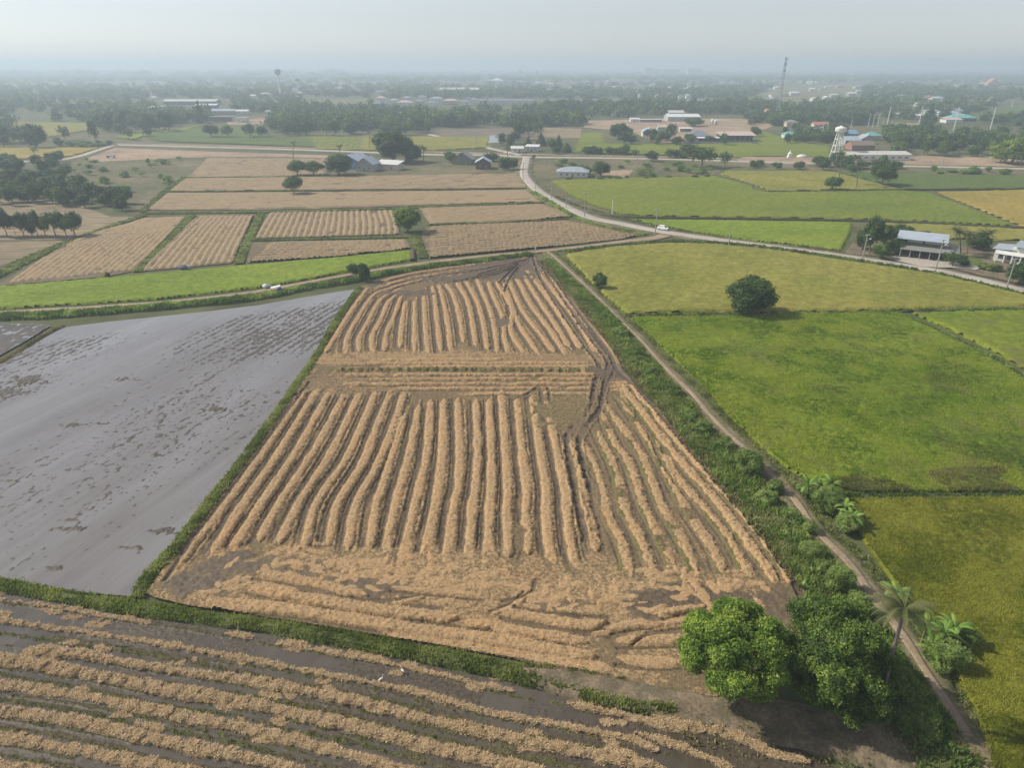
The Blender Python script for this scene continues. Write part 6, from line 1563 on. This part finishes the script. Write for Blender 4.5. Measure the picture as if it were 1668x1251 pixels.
# --- the two roadside houses
def roadside():
    a, b = W(1452, 417), W(1546, 428); rot = math.atan2(b[1] - a[1], b[0] - a[0]); w = math.hypot(*(b - a)); c = (a + b) / 2
    o = empty('house', (c[0], c[1], -0.1), rot); x = w / 2
    m = MB(); m.box(-x + 0.8, 5.5, 0, x - 1.2, 11.0, 3.1); m.box(-x + 1.5, 6.0, 3.1, x - 2.5, 10.5, 5.3); m.box(x - 5.2, 3.0, 0, x - 1.2, 5.5, 3.0); m.build('wall', WALL['dark'], o)
    m = MB(); m.slab([(-x + 0.3, 2.6, 6.0), (x - 1.6, 2.6, 6.0), (x - 1.6, 12.0, 7.1), (-x + 0.3, 12.0, 7.1)], 0.16); m.build('roof', ROOF['silver'], o)
    m = MB(); m.slab([(-x + 2.0, 0.0, 3.0), (x + 0.6, 0.0, 3.0), (x + 0.6, 5.9, 4.3), (-x + 2.0, 5.9, 4.3)], 0.14); m.slab([(x + 0.6, 0.0, 3.0), (x + 2.6, 3.0, 2.9), (x + 1.8, 12.0, 3.6), (x - 1.6, 8.0, 5.2)], 0.14); m.build('porch_roof', ROOF['drab'], o)
    for i in range(6):
        m = MB(); px_ = -x + 2.4 + i * (w - 2.6) / 5; m.box(px_ - 0.11, 0.25, 0, px_ + 0.11, 0.47, 3.0); m.build('post', m_post, o)
    for px_ in (-x + 3.6, -x + 9.0):
        m = MB(); m.box(px_, 5.88, 4.4, px_ + 4.8, 5.97, 5.1); m.build('louvre_panel', m_frame, o)
    tag(o, 'open-fronted house with pale blue metal roof and grey porch by the concrete road', 'house')
    return o
roadside()
def grey_house():
    a, b = W(1612, 423), W(1700, 437); rot = math.atan2(b[1] - a[1], b[0] - a[0]); w = math.hypot(*(b - a)); c = (a + b) / 2
    o = empty('house', (c[0], c[1], -0.1), rot); x = w / 2
    m = MB(); m.box(-x + 0.6, 1.2, 0, x, 10, 3.3); m.box(-x + 5, 3.2, 3.3, x, 9.5, 4.6); m.build('wall', WALL['white'], o)
    m = MB(); m.slab([(-x - 0.6, 2.4, 3.6), (-x + 6.0, 2.4, 4.0), (-x + 6.0, 11, 4.4), (-x - 0.6, 11, 3.9)], 0.16); m.slab([(-x + 5.2, 1.8, 5.5), (x + 1, 1.8, 4.2), (x + 1, 11, 4.5), (-x + 5.2, 11, 5.9)], 0.16); m.build('roof', ROOF['grey'], o)
    m = MB(); m.slab([(-x + 1.2, -0.9, 2.9), (x - 6, -0.9, 2.9), (x - 6, 1.5, 3.2), (-x + 1.2, 1.5, 3.2)], 0.2); m.build('porch_roof', WALL['white'], o)
    for i in range(4):
        m = MB(); px_ = -x + 1.6 + i * (w - 8.4) / 3; m.box(px_ - 0.2, -0.7, 0, px_ + 0.2, -0.3, 2.8); m.build('column', WALL['white'], o)
    for i in range(5):
        f_, p_ = opening('window', 2.4, 1.7); fo = link('window', f_, o, (-x + 3 + i * (w - 5) / 4, 1.18, 0.7)); link('pane', p_, fo)
    tag(o, 'white house with split grey roof beside the coconut palms', 'house')
grey_house()
flat('driveway', [(1440, 420), (1470, 413), (1552, 424), (1600, 436), (1590, 440), (1552, 436), (1530, 436), (1500, 434)], m_concrete, 'pale concrete forecourt of the open-fronted house', z=-0.02)
flat('lawn', [(1572, 416), (1598, 418), (1596, 436), (1572, 431)], m_rice_dull, 'small lawn between the roadside houses', z=-0.1)
# ================================================================== TOWERS, POLES, VEHICLES, SMALL THINGS
m_white = plain('white_paint', (0.72, 0.73, 0.70), 0.5, 0.06, 1.0)
m_steel = plain('galvanised_steel', (0.40, 0.41, 0.42), 0.5, 0.15, 1.0, metal=0.4)
m_conc = plain('pole_concrete', (0.34, 0.33, 0.30), 0.9, 0.12, 1.0)
def water_tower():
    x, y = W(1361, 257); _, h = at_depth(1366, 205, y); o = empty('water_tower', (x, y, -0.1)); hb = h * 0.80
    m = MB(); m.lathe([(0.6, hb - 0.3), (2.2, hb), (3.5, hb + 0.7), (3.9, hb + 1.7), (3.7, hb + 2.6), (3.9, hb + 2.9), (3.3, hb + 3.6), (1.2, hb + 4.2), (0.9, hb + 4.6), (0.2, hb + 4.7)], 24)
    m.build('tank', m_white, o, smooth_shade=True)
    for sx in (-1, 1):
        for sy in (-1, 1):
            l = MB(); l.tube([(sx * 3.1, sy * 3.1, 0), (sx * 1.5, sy * 1.5, hb)], 0.42, 6); l.build('leg', m_white, o)
    for k, u in enumerate((0.25, 0.5, 0.75)):
        r_ = 3.1 - 1.6 * u; z = hb * u
        b = MB()
        for a0, a1 in (((-r_, -r_), (r_, -r_)), ((r_, -r_), (r_, r_)), ((r_, r_), (-r_, r_)), ((-r_, r_), (-r_, -r_))): b.tube([(*a0, z), (*a1, z)], 0.26, 5)
        b.build('ring_beam', m_white, o)
    m = MB(); m.tube([(0, 0, 0), (0, 0, hb)], 0.16, 6); m.build('pipe', m_white, o)
    tag(o, 'white concrete water tower on four splayed legs', 'water tower')
water_tower()
def mushroom_tower(px, by, top, label, lean=0):
    x, y = W(px, by); _, h = at_depth(px, top, y); o = empty('water_tower', (x, y, -0.1))
    m = MB(); m.tube([(0, 0, 0), (0, 0, h * 0.8)], [2.6, 1.8], 12); m.build('shaft', m_white, o)
    m = MB(); m.lathe([(1.8, h * 0.76), (6.5, h * 0.84), (7.2, h * 0.90), (6.4, h * 0.97), (1.5, h)], 18); m.build('tank', WALL['grey'], o)
    tag(o, label, 'water tower')
mushroom_tower(457, 155, 111, 'distant mushroom-shaped water tower on a pale shaft')
mushroom_tower(486, 150, 126, 'small pale tower beside the distant mushroom-shaped one')
def lattice_mast(px, by, topx, top, label):
    x, y = W(px, by); _, h = at_depth(topx, top, y); o = empty('radio_mast', (x, y, -0.1)); n_ = 16
    for k in range(3):
        a = k * 2.094 + 0.4; m = MB(); m.tube([(2.6 * math.cos(a), 2.6 * math.sin(a), 0), (0.8 * math.cos(a), 0.8 * math.sin(a), h)], 0.24, 5); m.build('leg', m_steel, o)
    m = MB()
    for i in range(n_):
        for k in range(3):
            a, b = k * 2.094 + 0.4, (k + 1) * 2.094 + 0.4; r0, r1 = 2.6 - 1.8 * i / n_, 2.6 - 1.8 * (i + 1) / n_
            m.tube([(r0 * math.cos(a), r0 * math.sin(a), h * i / n_), (r1 * math.cos(b), r1 * math.sin(b), h * (i + 1) / n_)], 0.12, 4)
            m.tube([(r1 * math.cos(a), r1 * math.sin(a), h * (i + 1) / n_), (r1 * math.cos(b), r1 * math.sin(b), h * (i + 1) / n_)], 0.12, 4)
    m.build('bracing', m_steel, o)
    for z in (0.78, 0.88, 0.97):
        for k in range(3):
            a = k * 2.094; m = MB(); m.box(-0.35, -0.2, -1.5, 0.35, 0.2, 1.5)
            m.build('antenna', m_steel, o, (1.5 * math.cos(a), 1.5 * math.sin(a), h * z), a)
    tag(o, label, 'radio mast')
lattice_mast(1266, 190, 1273, 92, 'tall slender lattice mast rising above the horizon')
def pole(px, by, top, arms=1, label='', group=None, rad=0.17, lamp=False, name='utility_pole', mat=None, cat='utility pole', rot=0.35):
    x, y = W(px, by); tx = px
    _, h = at_depth(px, top, y); o = empty(name, (x, y, -0.1), rot)
    m = MB(); m.tube([(0, 0, 0), (0, 0, h)], [rad * 1.25, rad * 0.8], 7); m.build('pole', mat or m_conc, o)
    for k in range(arms):
        z = h - 0.35 - 1.1 * k; m = MB(); m.box(-1.0, -0.08, z - 0.07, 1.0, 0.08, z + 0.07); m.build('crossarm', m_steel, o)
        for s in (-0.9, -0.35, 0.35, 0.9):
            m = MB(); m.lathe([(0.03, z + 0.07), (0.09, z + 0.12), (0.09, z + 0.22), (0.03, z + 0.3)], 6, c=(s, 0)); m.build('insulator', m_white, o)
    if lamp:
        m = MB(); m.tube([(0, 0, h * 0.72), (0.6, 0, h * 0.80), (1.5, 0, h * 0.82)], 0.05, 5); m.build('lamp_arm', m_steel, o)
        m = MB(); m.box(1.3, -0.14, h * 0.80, 1.95, 0.14, h * 0.84); m.build('lamp_head', m_white, o)
    tag(o, label, cat, group); return o
G = 'utility poles along the concrete road'
for px, by, top, arms, lamp, lb in [(852, 297, 264, 1, False, 'utility pole at the bend just below the road junction'), (872, 308, 291, 0, False, 'short plain pole below the junction bend'), (898, 323, 288, 0, True, 'pole with lamp arm on the inside of the road bend'), (922, 338, 320, 0, True, 'short pole with small lamp, below the lamp-arm pole'), (952, 353, 312, 1, False, 'tall pole with crossarm where the road straightens'),
                                    (997, 351, 325, 0, False, 'thin pale pole on the rice side of the road'), (1067, 382, 339, 1, False, 'utility pole with crossarm beside the white car'), (1187, 398, 373, 0, False, 'plain pole on the road between car and metal-roofed house'), (1404, 425, 381, 1, True, 'utility pole beside the tall tree of the open-fronted house'), (1437, 397, 380, 0, True, 'short lamp pole behind the bushes of the open-fronted house'),
                                    (1523, 443, 389, 1, True, 'leaning utility pole before the grey porch roof'), (1639, 471, 420, 1, True, 'utility pole before the white house with split roof')]:
    pole(px, by, top, arms, lb, G, lamp=lamp, mat=m_white if px == 997 else None)
G = 'poles along the rural road'
for px, by, top, lb in [(931, 267, 249, 'pole on the rural road behind the white bungalow'), (1037, 272, 244, 'tall pole beside the scrub of the rural road'), (818, 252, 240, 'pole by the palm of the junction'), (1534, 273, 257, 'pole on the bare orange bank'), (1360, 272, 252, 'pole under the water tower'), (745, 230, 216, 'pole in the ploughed field'), (776, 236, 216, 'pole beside the narrow pale lane')]:
    pole(px, by, top, 1, lb, G, rad=0.2)
G = 'tall concrete poles of the power line'
for px, by, top, lb in [(1443, 212, 173, 'tall power-line pole nearest the small cluster of thin poles'), (1496, 205, 173, 'tall power-line pole before the pyramid-shaped tree'), (1553, 213, 174, 'tall power-line pole before the green-roofed house'), (1612, 213, 174, 'tall power-line pole beyond the green-roofed house'), (1531, 175, 156, 'power-line pole far behind the pale blue roof'), (1648, 174, 162, 'farthest power-line pole, small in the haze'), (1262, 196, 178, 'power-line pole by the big trees near the radio mast')]:
    pole(px, by, top, 2, lb, G, rad=0.42, name='power_pole', mat=m_white, cat='power pole')
G = 'thin poles of the switching yard'
for i, (px, by, top) in enumerate([(1385, 212, 194), (1414, 206, 184), (1421, 207, 186), (1429, 206, 184), (1436, 210, 196), (1450, 216, 196), (1461, 214, 199), (1470, 214, 202), (1478, 216, 200), (1487, 214, 203), (1345, 226, 198), (1338, 226, 200)]):
    pole(px, by, top, 1, 'thin pale pole of the switching yard' if i < 10 else 'thin pole of the pair behind the village houses', G if i < 10 else 'pair of poles behind the village', rad=0.22, name='power_pole', mat=m_white, cat='power pole')
# --- white car
def car():
    x, y = W(1080, 374.5); a, b = W(1064, 374), W(1110, 381); rot = math.atan2(b[1] - a[1], b[0] - a[0])
    o = empty('parked_car', (x, y, 0.06), rot)
    paint = plain('car_paint', (0.80, 0.80, 0.79), 0.25, 0.02, 1, spec=0.6)
    side = [(-2.25, 0.42), (-2.3, 0.85), (-2.2, 1.15), (-1.95, 1.62), (-1.6, 1.78), (0.1, 1.80), (0.6, 1.68), (1.35, 1.14), (2.1, 0.98), (2.28, 0.75), (2.25, 0.40)]
    n = len(side); V = []; 
    for yy, sh in ((-0.86, 0.0), (-0.80, 0.0), (0.80, 0.0), (0.86, 0.0)):
        edge = abs(yy) > 0.84
        for px_, pz in side: V.append((px_ * (0.985 if edge else 1), yy * (1 - (0.14 if pz > 1.2 else 0)), pz * (0.985 if edge else 1)))
    Fc = []
    for k in range(3):
        for i in range(n): Fc.append((k * n + i, k * n + (i + 1) % n, (k + 1) * n + (i + 1) % n, (k + 1) * n + i))
    Fc += [tuple(range(n))[::-1], tuple(range(3 * n, 4 * n))]
    m = MB(); m.add(V, Fc); m.build('body', paint, o)
    for s in (-1, 1):
        for x0, x1, t0, t1 in ((-1.85, -0.75, -1.65, -0.75), (-0.65, 0.25, -0.65, 0.2), (0.32, 1.1, 0.28, 0.6)):
            yb, yt = s * 0.775, s * 0.757
            m = MB(); m.slab([(x0, yb, 1.18), (x1, yb, 1.16), (t1, yt, 1.60), (t0, yt, 1.62)], 0.001)
            m.v = [(a_, b_ + (0 if i < 4 else 0) + s * (0.0 if i > 3 else 0.02), c_) for i, (a_, b_, c_) in enumerate(m.v)]
            m.build('side_window', m_glass, o)
    m = MB(); m.slab([(1.30, -0.62, 1.20), (1.30, 0.62, 1.20), (0.62, 0.58, 1.70), (0.62, -0.58, 1.70)], 0.02); m.build('windscreen', m_glass, o)
    m = MB(); m.box(-2.28, -0.6, 1.15, -2.10, 0.6, 1.5); m.build('rear_window', m_glass, o)
    tyre = plain('tyre', (0.02, 0.02, 0.02), 0.9)
    for sx in (-1.4, 1.42):
        for sy in (-1, 1):
            m = MB(); m.tube([(sx, sy * 0.72, 0.33), (sx, sy * 0.90, 0.33)], 0.33, 14); w_ = m.build('wheel', tyre, o)
            m = MB(); m.tube([(sx, sy * 0.90, 0.33), (sx, sy * 0.92, 0.33)], 0.19, 10); m.build('rim', m_steel, w_)
    lamp = plain('headlamp', (0.6, 0.62, 0.65), 0.1); red = plain('tail_lamp', (0.4, 0.02, 0.02), 0.3)
    for s in (-1, 1):
        m = MB(); m.box(2.12, s * 0.62 - 0.16, 0.72, 2.30, s * 0.62 + 0.16, 0.90); m.build('headlight', lamp, o)
        m = MB(); m.box(-2.34, s * 0.70 - 0.1, 0.9, -2.2, s * 0.70 + 0.1, 1.25); m.build('tail_light', red, o)
        m = MB(); m.box(0.95, s * 0.86, 1.08, 1.15, s * 1.02, 1.22); m.build('mirror', paint, o)
    m = MB(); m.box(2.2, -0.7, 0.42, 2.33, 0.7, 0.62); m.build('bumper', tyre, o)
    tag(o, 'white people carrier driving on the concrete road', 'car')
car()
def truck():
    x, y = W(181, 256.5); o = empty('small_truck', (x, y, -0.1), 0.2)
    m = MB(); m.box(-3.0, -1.0, 0.9, 1.0, 1.0, 1.5); m.build('cargo_bed', WALL['blue'], o)
    m = MB(); m.prism([(1.1, -1.0), (3.0, -1.0), (3.0, 1.0), (1.1, 1.0)], 0.7, 2.6); m.build('cab', m_white, o)
    m = MB(); m.box(3.0, -0.85, 1.5, 3.05, 0.85, 2.3); m.build('windscreen', m_glass, o)
    for sx in (-2.0, 2.1):
        for sy in (-1, 1):
            m = MB(); m.tube([(sx, sy * 0.8, 0.5), (sx, sy * 1.05, 0.5)], 0.5, 10); m.build('wheel', plain('tyre', (0.02, 0.02, 0.02)), o)
    tag(o, 'small white-cabbed farm truck standing on the pinkish strip', 'truck')
truck()
# motorcycles under the porch
def motorcycle(px, by, rot, col, label):
    x, y = W(px, by); o = empty('motorcycle', (x, y, 0.03), rot); tyre = plain('tyre', (0.02, 0.02, 0.02), 0.9)
    for sx in (-0.62, 0.62):
        m = MB(); m.tube([(sx, -0.05, 0.3), (sx, 0.05, 0.3)], 0.3, 12); m.build('wheel', tyre, o)
    m = MB(); m.tube([(-0.6, 0, 0.35), (-0.2, 0, 0.5), (0.25, 0, 0.45), (0.5, 0, 0.85)], [0.06, 0.14, 0.12, 0.06], 7); m.build('body', plain('scooter_paint', col, 0.3), o)
    m = MB(); m.box(-0.65, -0.13, 0.68, 0.05, 0.13, 0.78); m.build('seat', tyre, o)
    m = MB(); m.tube([(0.45, -0.32, 1.0), (0.5, 0, 0.95), (0.45, 0.32, 1.0)], 0.025, 5); m.build('handlebar', m_steel, o)
    m = MB(); m.tube([(0.62, 0, 0.3), (0.48, 0, 0.95)], 0.04, 5); m.build('fork', m_steel, o)
    tag(o, label, 'motorcycle', 'motorcycles parked under the porch')
for px, by, c, lb in [(1494, 420, (0.6, 0.6, 0.6), 'pale motorcycle, first under the grey porch'), (1502, 421, (0.4, 0.05, 0.05), 'red motorcycle under the grey porch'), (1511, 422, (0.05, 0.07, 0.2), 'dark blue motorcycle under the grey porch'), (1519, 424, (0.03, 0.03, 0.03), 'black motorcycle before the leaning pole'), (1466, 417, (0.5, 0.35, 0.05), 'yellowish motorcycle beside the round tree of the porch')]:
    motorcycle(px, by, 1.3, c, lb)
# pump under a blue tarpaulin on the canal bank
x, y = W(455, 477); o = empty('pump_shelter', (x, y, 0.1), 0.3)
m = MB(); m.add([(-0.85, -0.7, 0), (0.85, -0.7, 0), (0.85, 0.7, 0), (-0.85, 0.7, 0), (-0.5, -0.45, 1.25), (0.62, -0.5, 1.7), (0.6, 0.45, 1.7), (-0.5, 0.4, 1.2)], [(0, 1, 5, 4), (1, 2, 6, 5), (2, 3, 7, 6), (3, 0, 4, 7), (4, 5, 6, 7)])
m.build('tarpaulin', plain('blue_tarpaulin', (0.035, 0.06, 0.32), 0.5, 0.3, 2), o)
m = MB(); m.slab([(-2.2, 0.3, 1.35), (0.5, 0.2, 1.85), (0.5, 1.8, 1.8), (-2.2, 1.8, 1.4)], 0.06); m.build('roof_sheet', m_white, o)
for px_, py_ in ((-2.0, 0.6), (-2.0, 1.6), (0.3, 1.6)):
    m = MB(); m.tube([(px_, py_, -0.1), (px_, py_, 1.4)], 0.05, 6); m.build('post', m_bark, o)
tag(o, 'blue tarpaulin shelter with white sheet on the canal bank', 'shelter')
def sack(px, by, s, label, grp, col=(0.5, 0.5, 0.48)):
    x, y = W(px, by); m = MB(); m.lathe([(0.2 * s, 0), (0.5 * s, 0.08 * s), (0.6 * s, 0.35 * s), (0.45 * s, 0.62 * s), (0.12 * s, 0.75 * s)], 10)
    o = m.build('sack', plain('sack_cloth', col, 0.9, 0.2, 3), None, (x, y, 0.05), random.random() * 6, True); o.scale = (1.5, 1, 1); tag(o, label, 'sack', grp)
sack(433, 469, 1.6, 'pale sack lying on the track side before the blue shelter', None); sack(438, 468, 1.1, 'small pale sack beside the larger one near the blue shelter', None)
sack(299, 439, 2.2, 'dark grey sack on the edge of the curved straw rows', None, (0.12, 0.13, 0.14)); sack(306, 438, 1.8, 'pale grey sack at the end of the slanting straw rows', None, (0.4, 0.4, 0.4))
# banner on a stick where the tracks meet
x, y = W(869, 413); o = empty('banner', (x, y, 0), 0.3)
m = MB(); m.tube([(0, 0, 0), (0.25, 0, 2.6)], 0.04, 6); m.build('stick', m_bark, o)
m = MB(); V = [(0.02 + 0.10 * k + (0.55 if s else 0), 0.10 * math.sin(k * 1.3 + s), 0.6 + 0.36 * k) for k in range(6) for s in (0, 1)]; m.add(V, [(2 * k, 2 * k + 1, 2 * k + 3, 2 * k + 2) for k in range(5)]); 
c_ = m.build('cloth', plain('pale_pink_cloth', (0.75, 0.68, 0.72), 0.8), o); c_.modifiers.new('thick', 'SOLIDIFY').thickness = 0.02
tag(o, 'white and pink cloth banner on a stick where the tracks meet', 'banner')
# egrets in the wet field
def egret(px, by, label, rot):
    x, y = W(px, by); m = MB()
    m.tube([(-0.38, 0, 0.30), (-0.18, 0, 0.40), (0.05, 0, 0.46), (0.18, 0, 0.44), (0.22, 0, 0.60), (0.16, 0, 0.74), (0.22, 0, 0.86), (0.30, 0, 0.88)], [0.01, 0.07, 0.11, 0.06, 0.03, 0.025, 0.03, 0.035], 8)
    o = m.build('egret', plain('egret_feathers', (0.8, 0.8, 0.78), 0.8), None, (x, y, 0.0), rot, True)
    b = MB(); b.tube([(0.33, 0, 0.88), (0.46, 0, 0.85)], [0.02, 0.004], 5); b.build('beak', plain('egret_beak', (0.6, 0.4, 0.05)), o)
    for s in (-1, 1):
        b = MB(); b.tube([(0.02, s * 0.04, -0.05), (-0.02, s * 0.04, 0.2), (0.03, s * 0.04, 0.42)], 0.012, 5); b.build('leg', plain('egret_leg', (0.03, 0.03, 0.03)), o)
    tag(o, label, 'egret')
egret(656, 1097, 'white egret wading between the first straw rows', 2.4); egret(621, 1111, 'white egret standing at the edge of a straw row', 0.6)
# tanks and dish
x, y = W(1599, 236); o = empty('water_tank', (x, y, 0)); m = MB(); m.lathe([(0.8, 1.6), (1.1, 1.8), (1.1, 4.2), (0.8, 4.6), (0.2, 4.8)], 14); m.build('tank', m_white, o, smooth_shade=True)
for a in range(4): m = MB(); m.tube([(0.8 * math.cos(a * 1.571), 0.8 * math.sin(a * 1.571), -0.3), (0.8 * math.cos(a * 1.571), 0.8 * math.sin(a * 1.571), 1.8)], 0.08, 5); m.build('leg', m_steel, o)
tag(o, 'white upright water tank among the trees behind the orange bank', 'water tank')
for i, (px, by, r_) in enumerate([(1160, 202, 1.7), (1165, 203, 1.5), (1168, 203, 1.3)]):
    x, y = W(px, by); o = empty('cement_silo', (x, y, 0)); m = MB(); m.lathe([(0.3, 1.0), (r_, 2.4), (r_, 4.6), (r_ * 0.7, 5.3), (0.2, 5.6)], 14); m.build('drum', m_white, o, smooth_shade=True)
    for a in range(3): m = MB(); m.tube([(r_ * 0.8 * math.cos(a * 2.09), r_ * 0.8 * math.sin(a * 2.09), 0), (r_ * 0.8 * math.cos(a * 2.09), r_ * 0.8 * math.sin(a * 2.09), 2.6)], 0.1, 5); m.build('leg', m_steel, o)
    tag(o, ['largest of the white drums in the orange yard', 'middle one of the white drums in the orange yard', 'smallest of the white drums in the orange yard'][i], 'silo', 'white drums in the yard')
# shrine and boat-like tank at the foot of the water tower
x, y = W(1286, 256); o = empty('shrine', (x, y, 0)); m = MB(); m.box(-1.6, -1.6, 0, 1.6, 1.6, 0.8); m.box(-1.2, -1.2, 0.8, 1.2, 1.2, 2.6); m.build('base', m_white, o); m = MB(); m.lathe([(1.7, 2.6), (1.2, 3.2), (0.5, 3.8), (0.1, 5.2)], 8); m.build('spire', m_white, o)
tag(o, 'small white shrine in the dusty yard near the water tower', 'shrine')
x, y = W(1306, 256); m = MB(); m.lathe([(3.6, 0), (3.8, 0.8), (3.0, 1.6), (1.4, 2.1), (0.3, 2.2)], 18); o = m.build('water_tank', m_white, None, (x, y, -0.1), 0, True); o.scale = (1.0, 0.7, 1); tag(o, 'low white domed tank beside the small shrine', 'water tank')
# ================================================================== LABELS THAT SINGLE THINGS OUT
UNIT = 'zeroth first second third fourth fifth sixth seventh eighth ninth tenth eleventh twelfth thirteenth fourteenth fifteenth sixteenth seventeenth eighteenth nineteenth'.split()
def ordinal(n):
    if n < 20: return UNIT[n]
    t_, u = divmod(n, 10); w = {2: 'twent', 3: 'thirt', 4: 'fort'}[t_]
    return w + 'ieth' if u == 0 else w + 'y-' + UNIT[u]
same = {}
for o in scene.objects:
    if o.parent is None and o.get('label') and o.get('category'): same.setdefault(o['label'], []).append(o)
for lb, os_ in same.items():
    if 1 < len(os_) <= 45:
        os_.sort(key=lambda o: o.location.x / max(o.location.y, 1.0))
        for i, o in enumerate(os_):
            o['label'] = lb + (', ' + ordinal(i + 1) + ' from the left' if i < len(os_) - 1 else ', last on the right')
# ================================================================== HAZE
hz = MB(); hz.box(-13500, -290, -1.4, 13500, 13500, 104.0)
t = NT('haze'); t.t.nodes.remove(t.b)
pv = t.n('ShaderNodeVolumePrincipled')
pv.inputs['Color'].default_value = (0.73, 0.86, 1.0, 1)
pv.inputs['Density'].default_value = 3.9e-4
pv.inputs['Anisotropy'].default_value = 0.2
t.l(pv.outputs[0], t.out.inputs['Volume'])
tag(hz.build('haze', t.m), 'pale blue haze lying over the whole plain', kind='stuff')
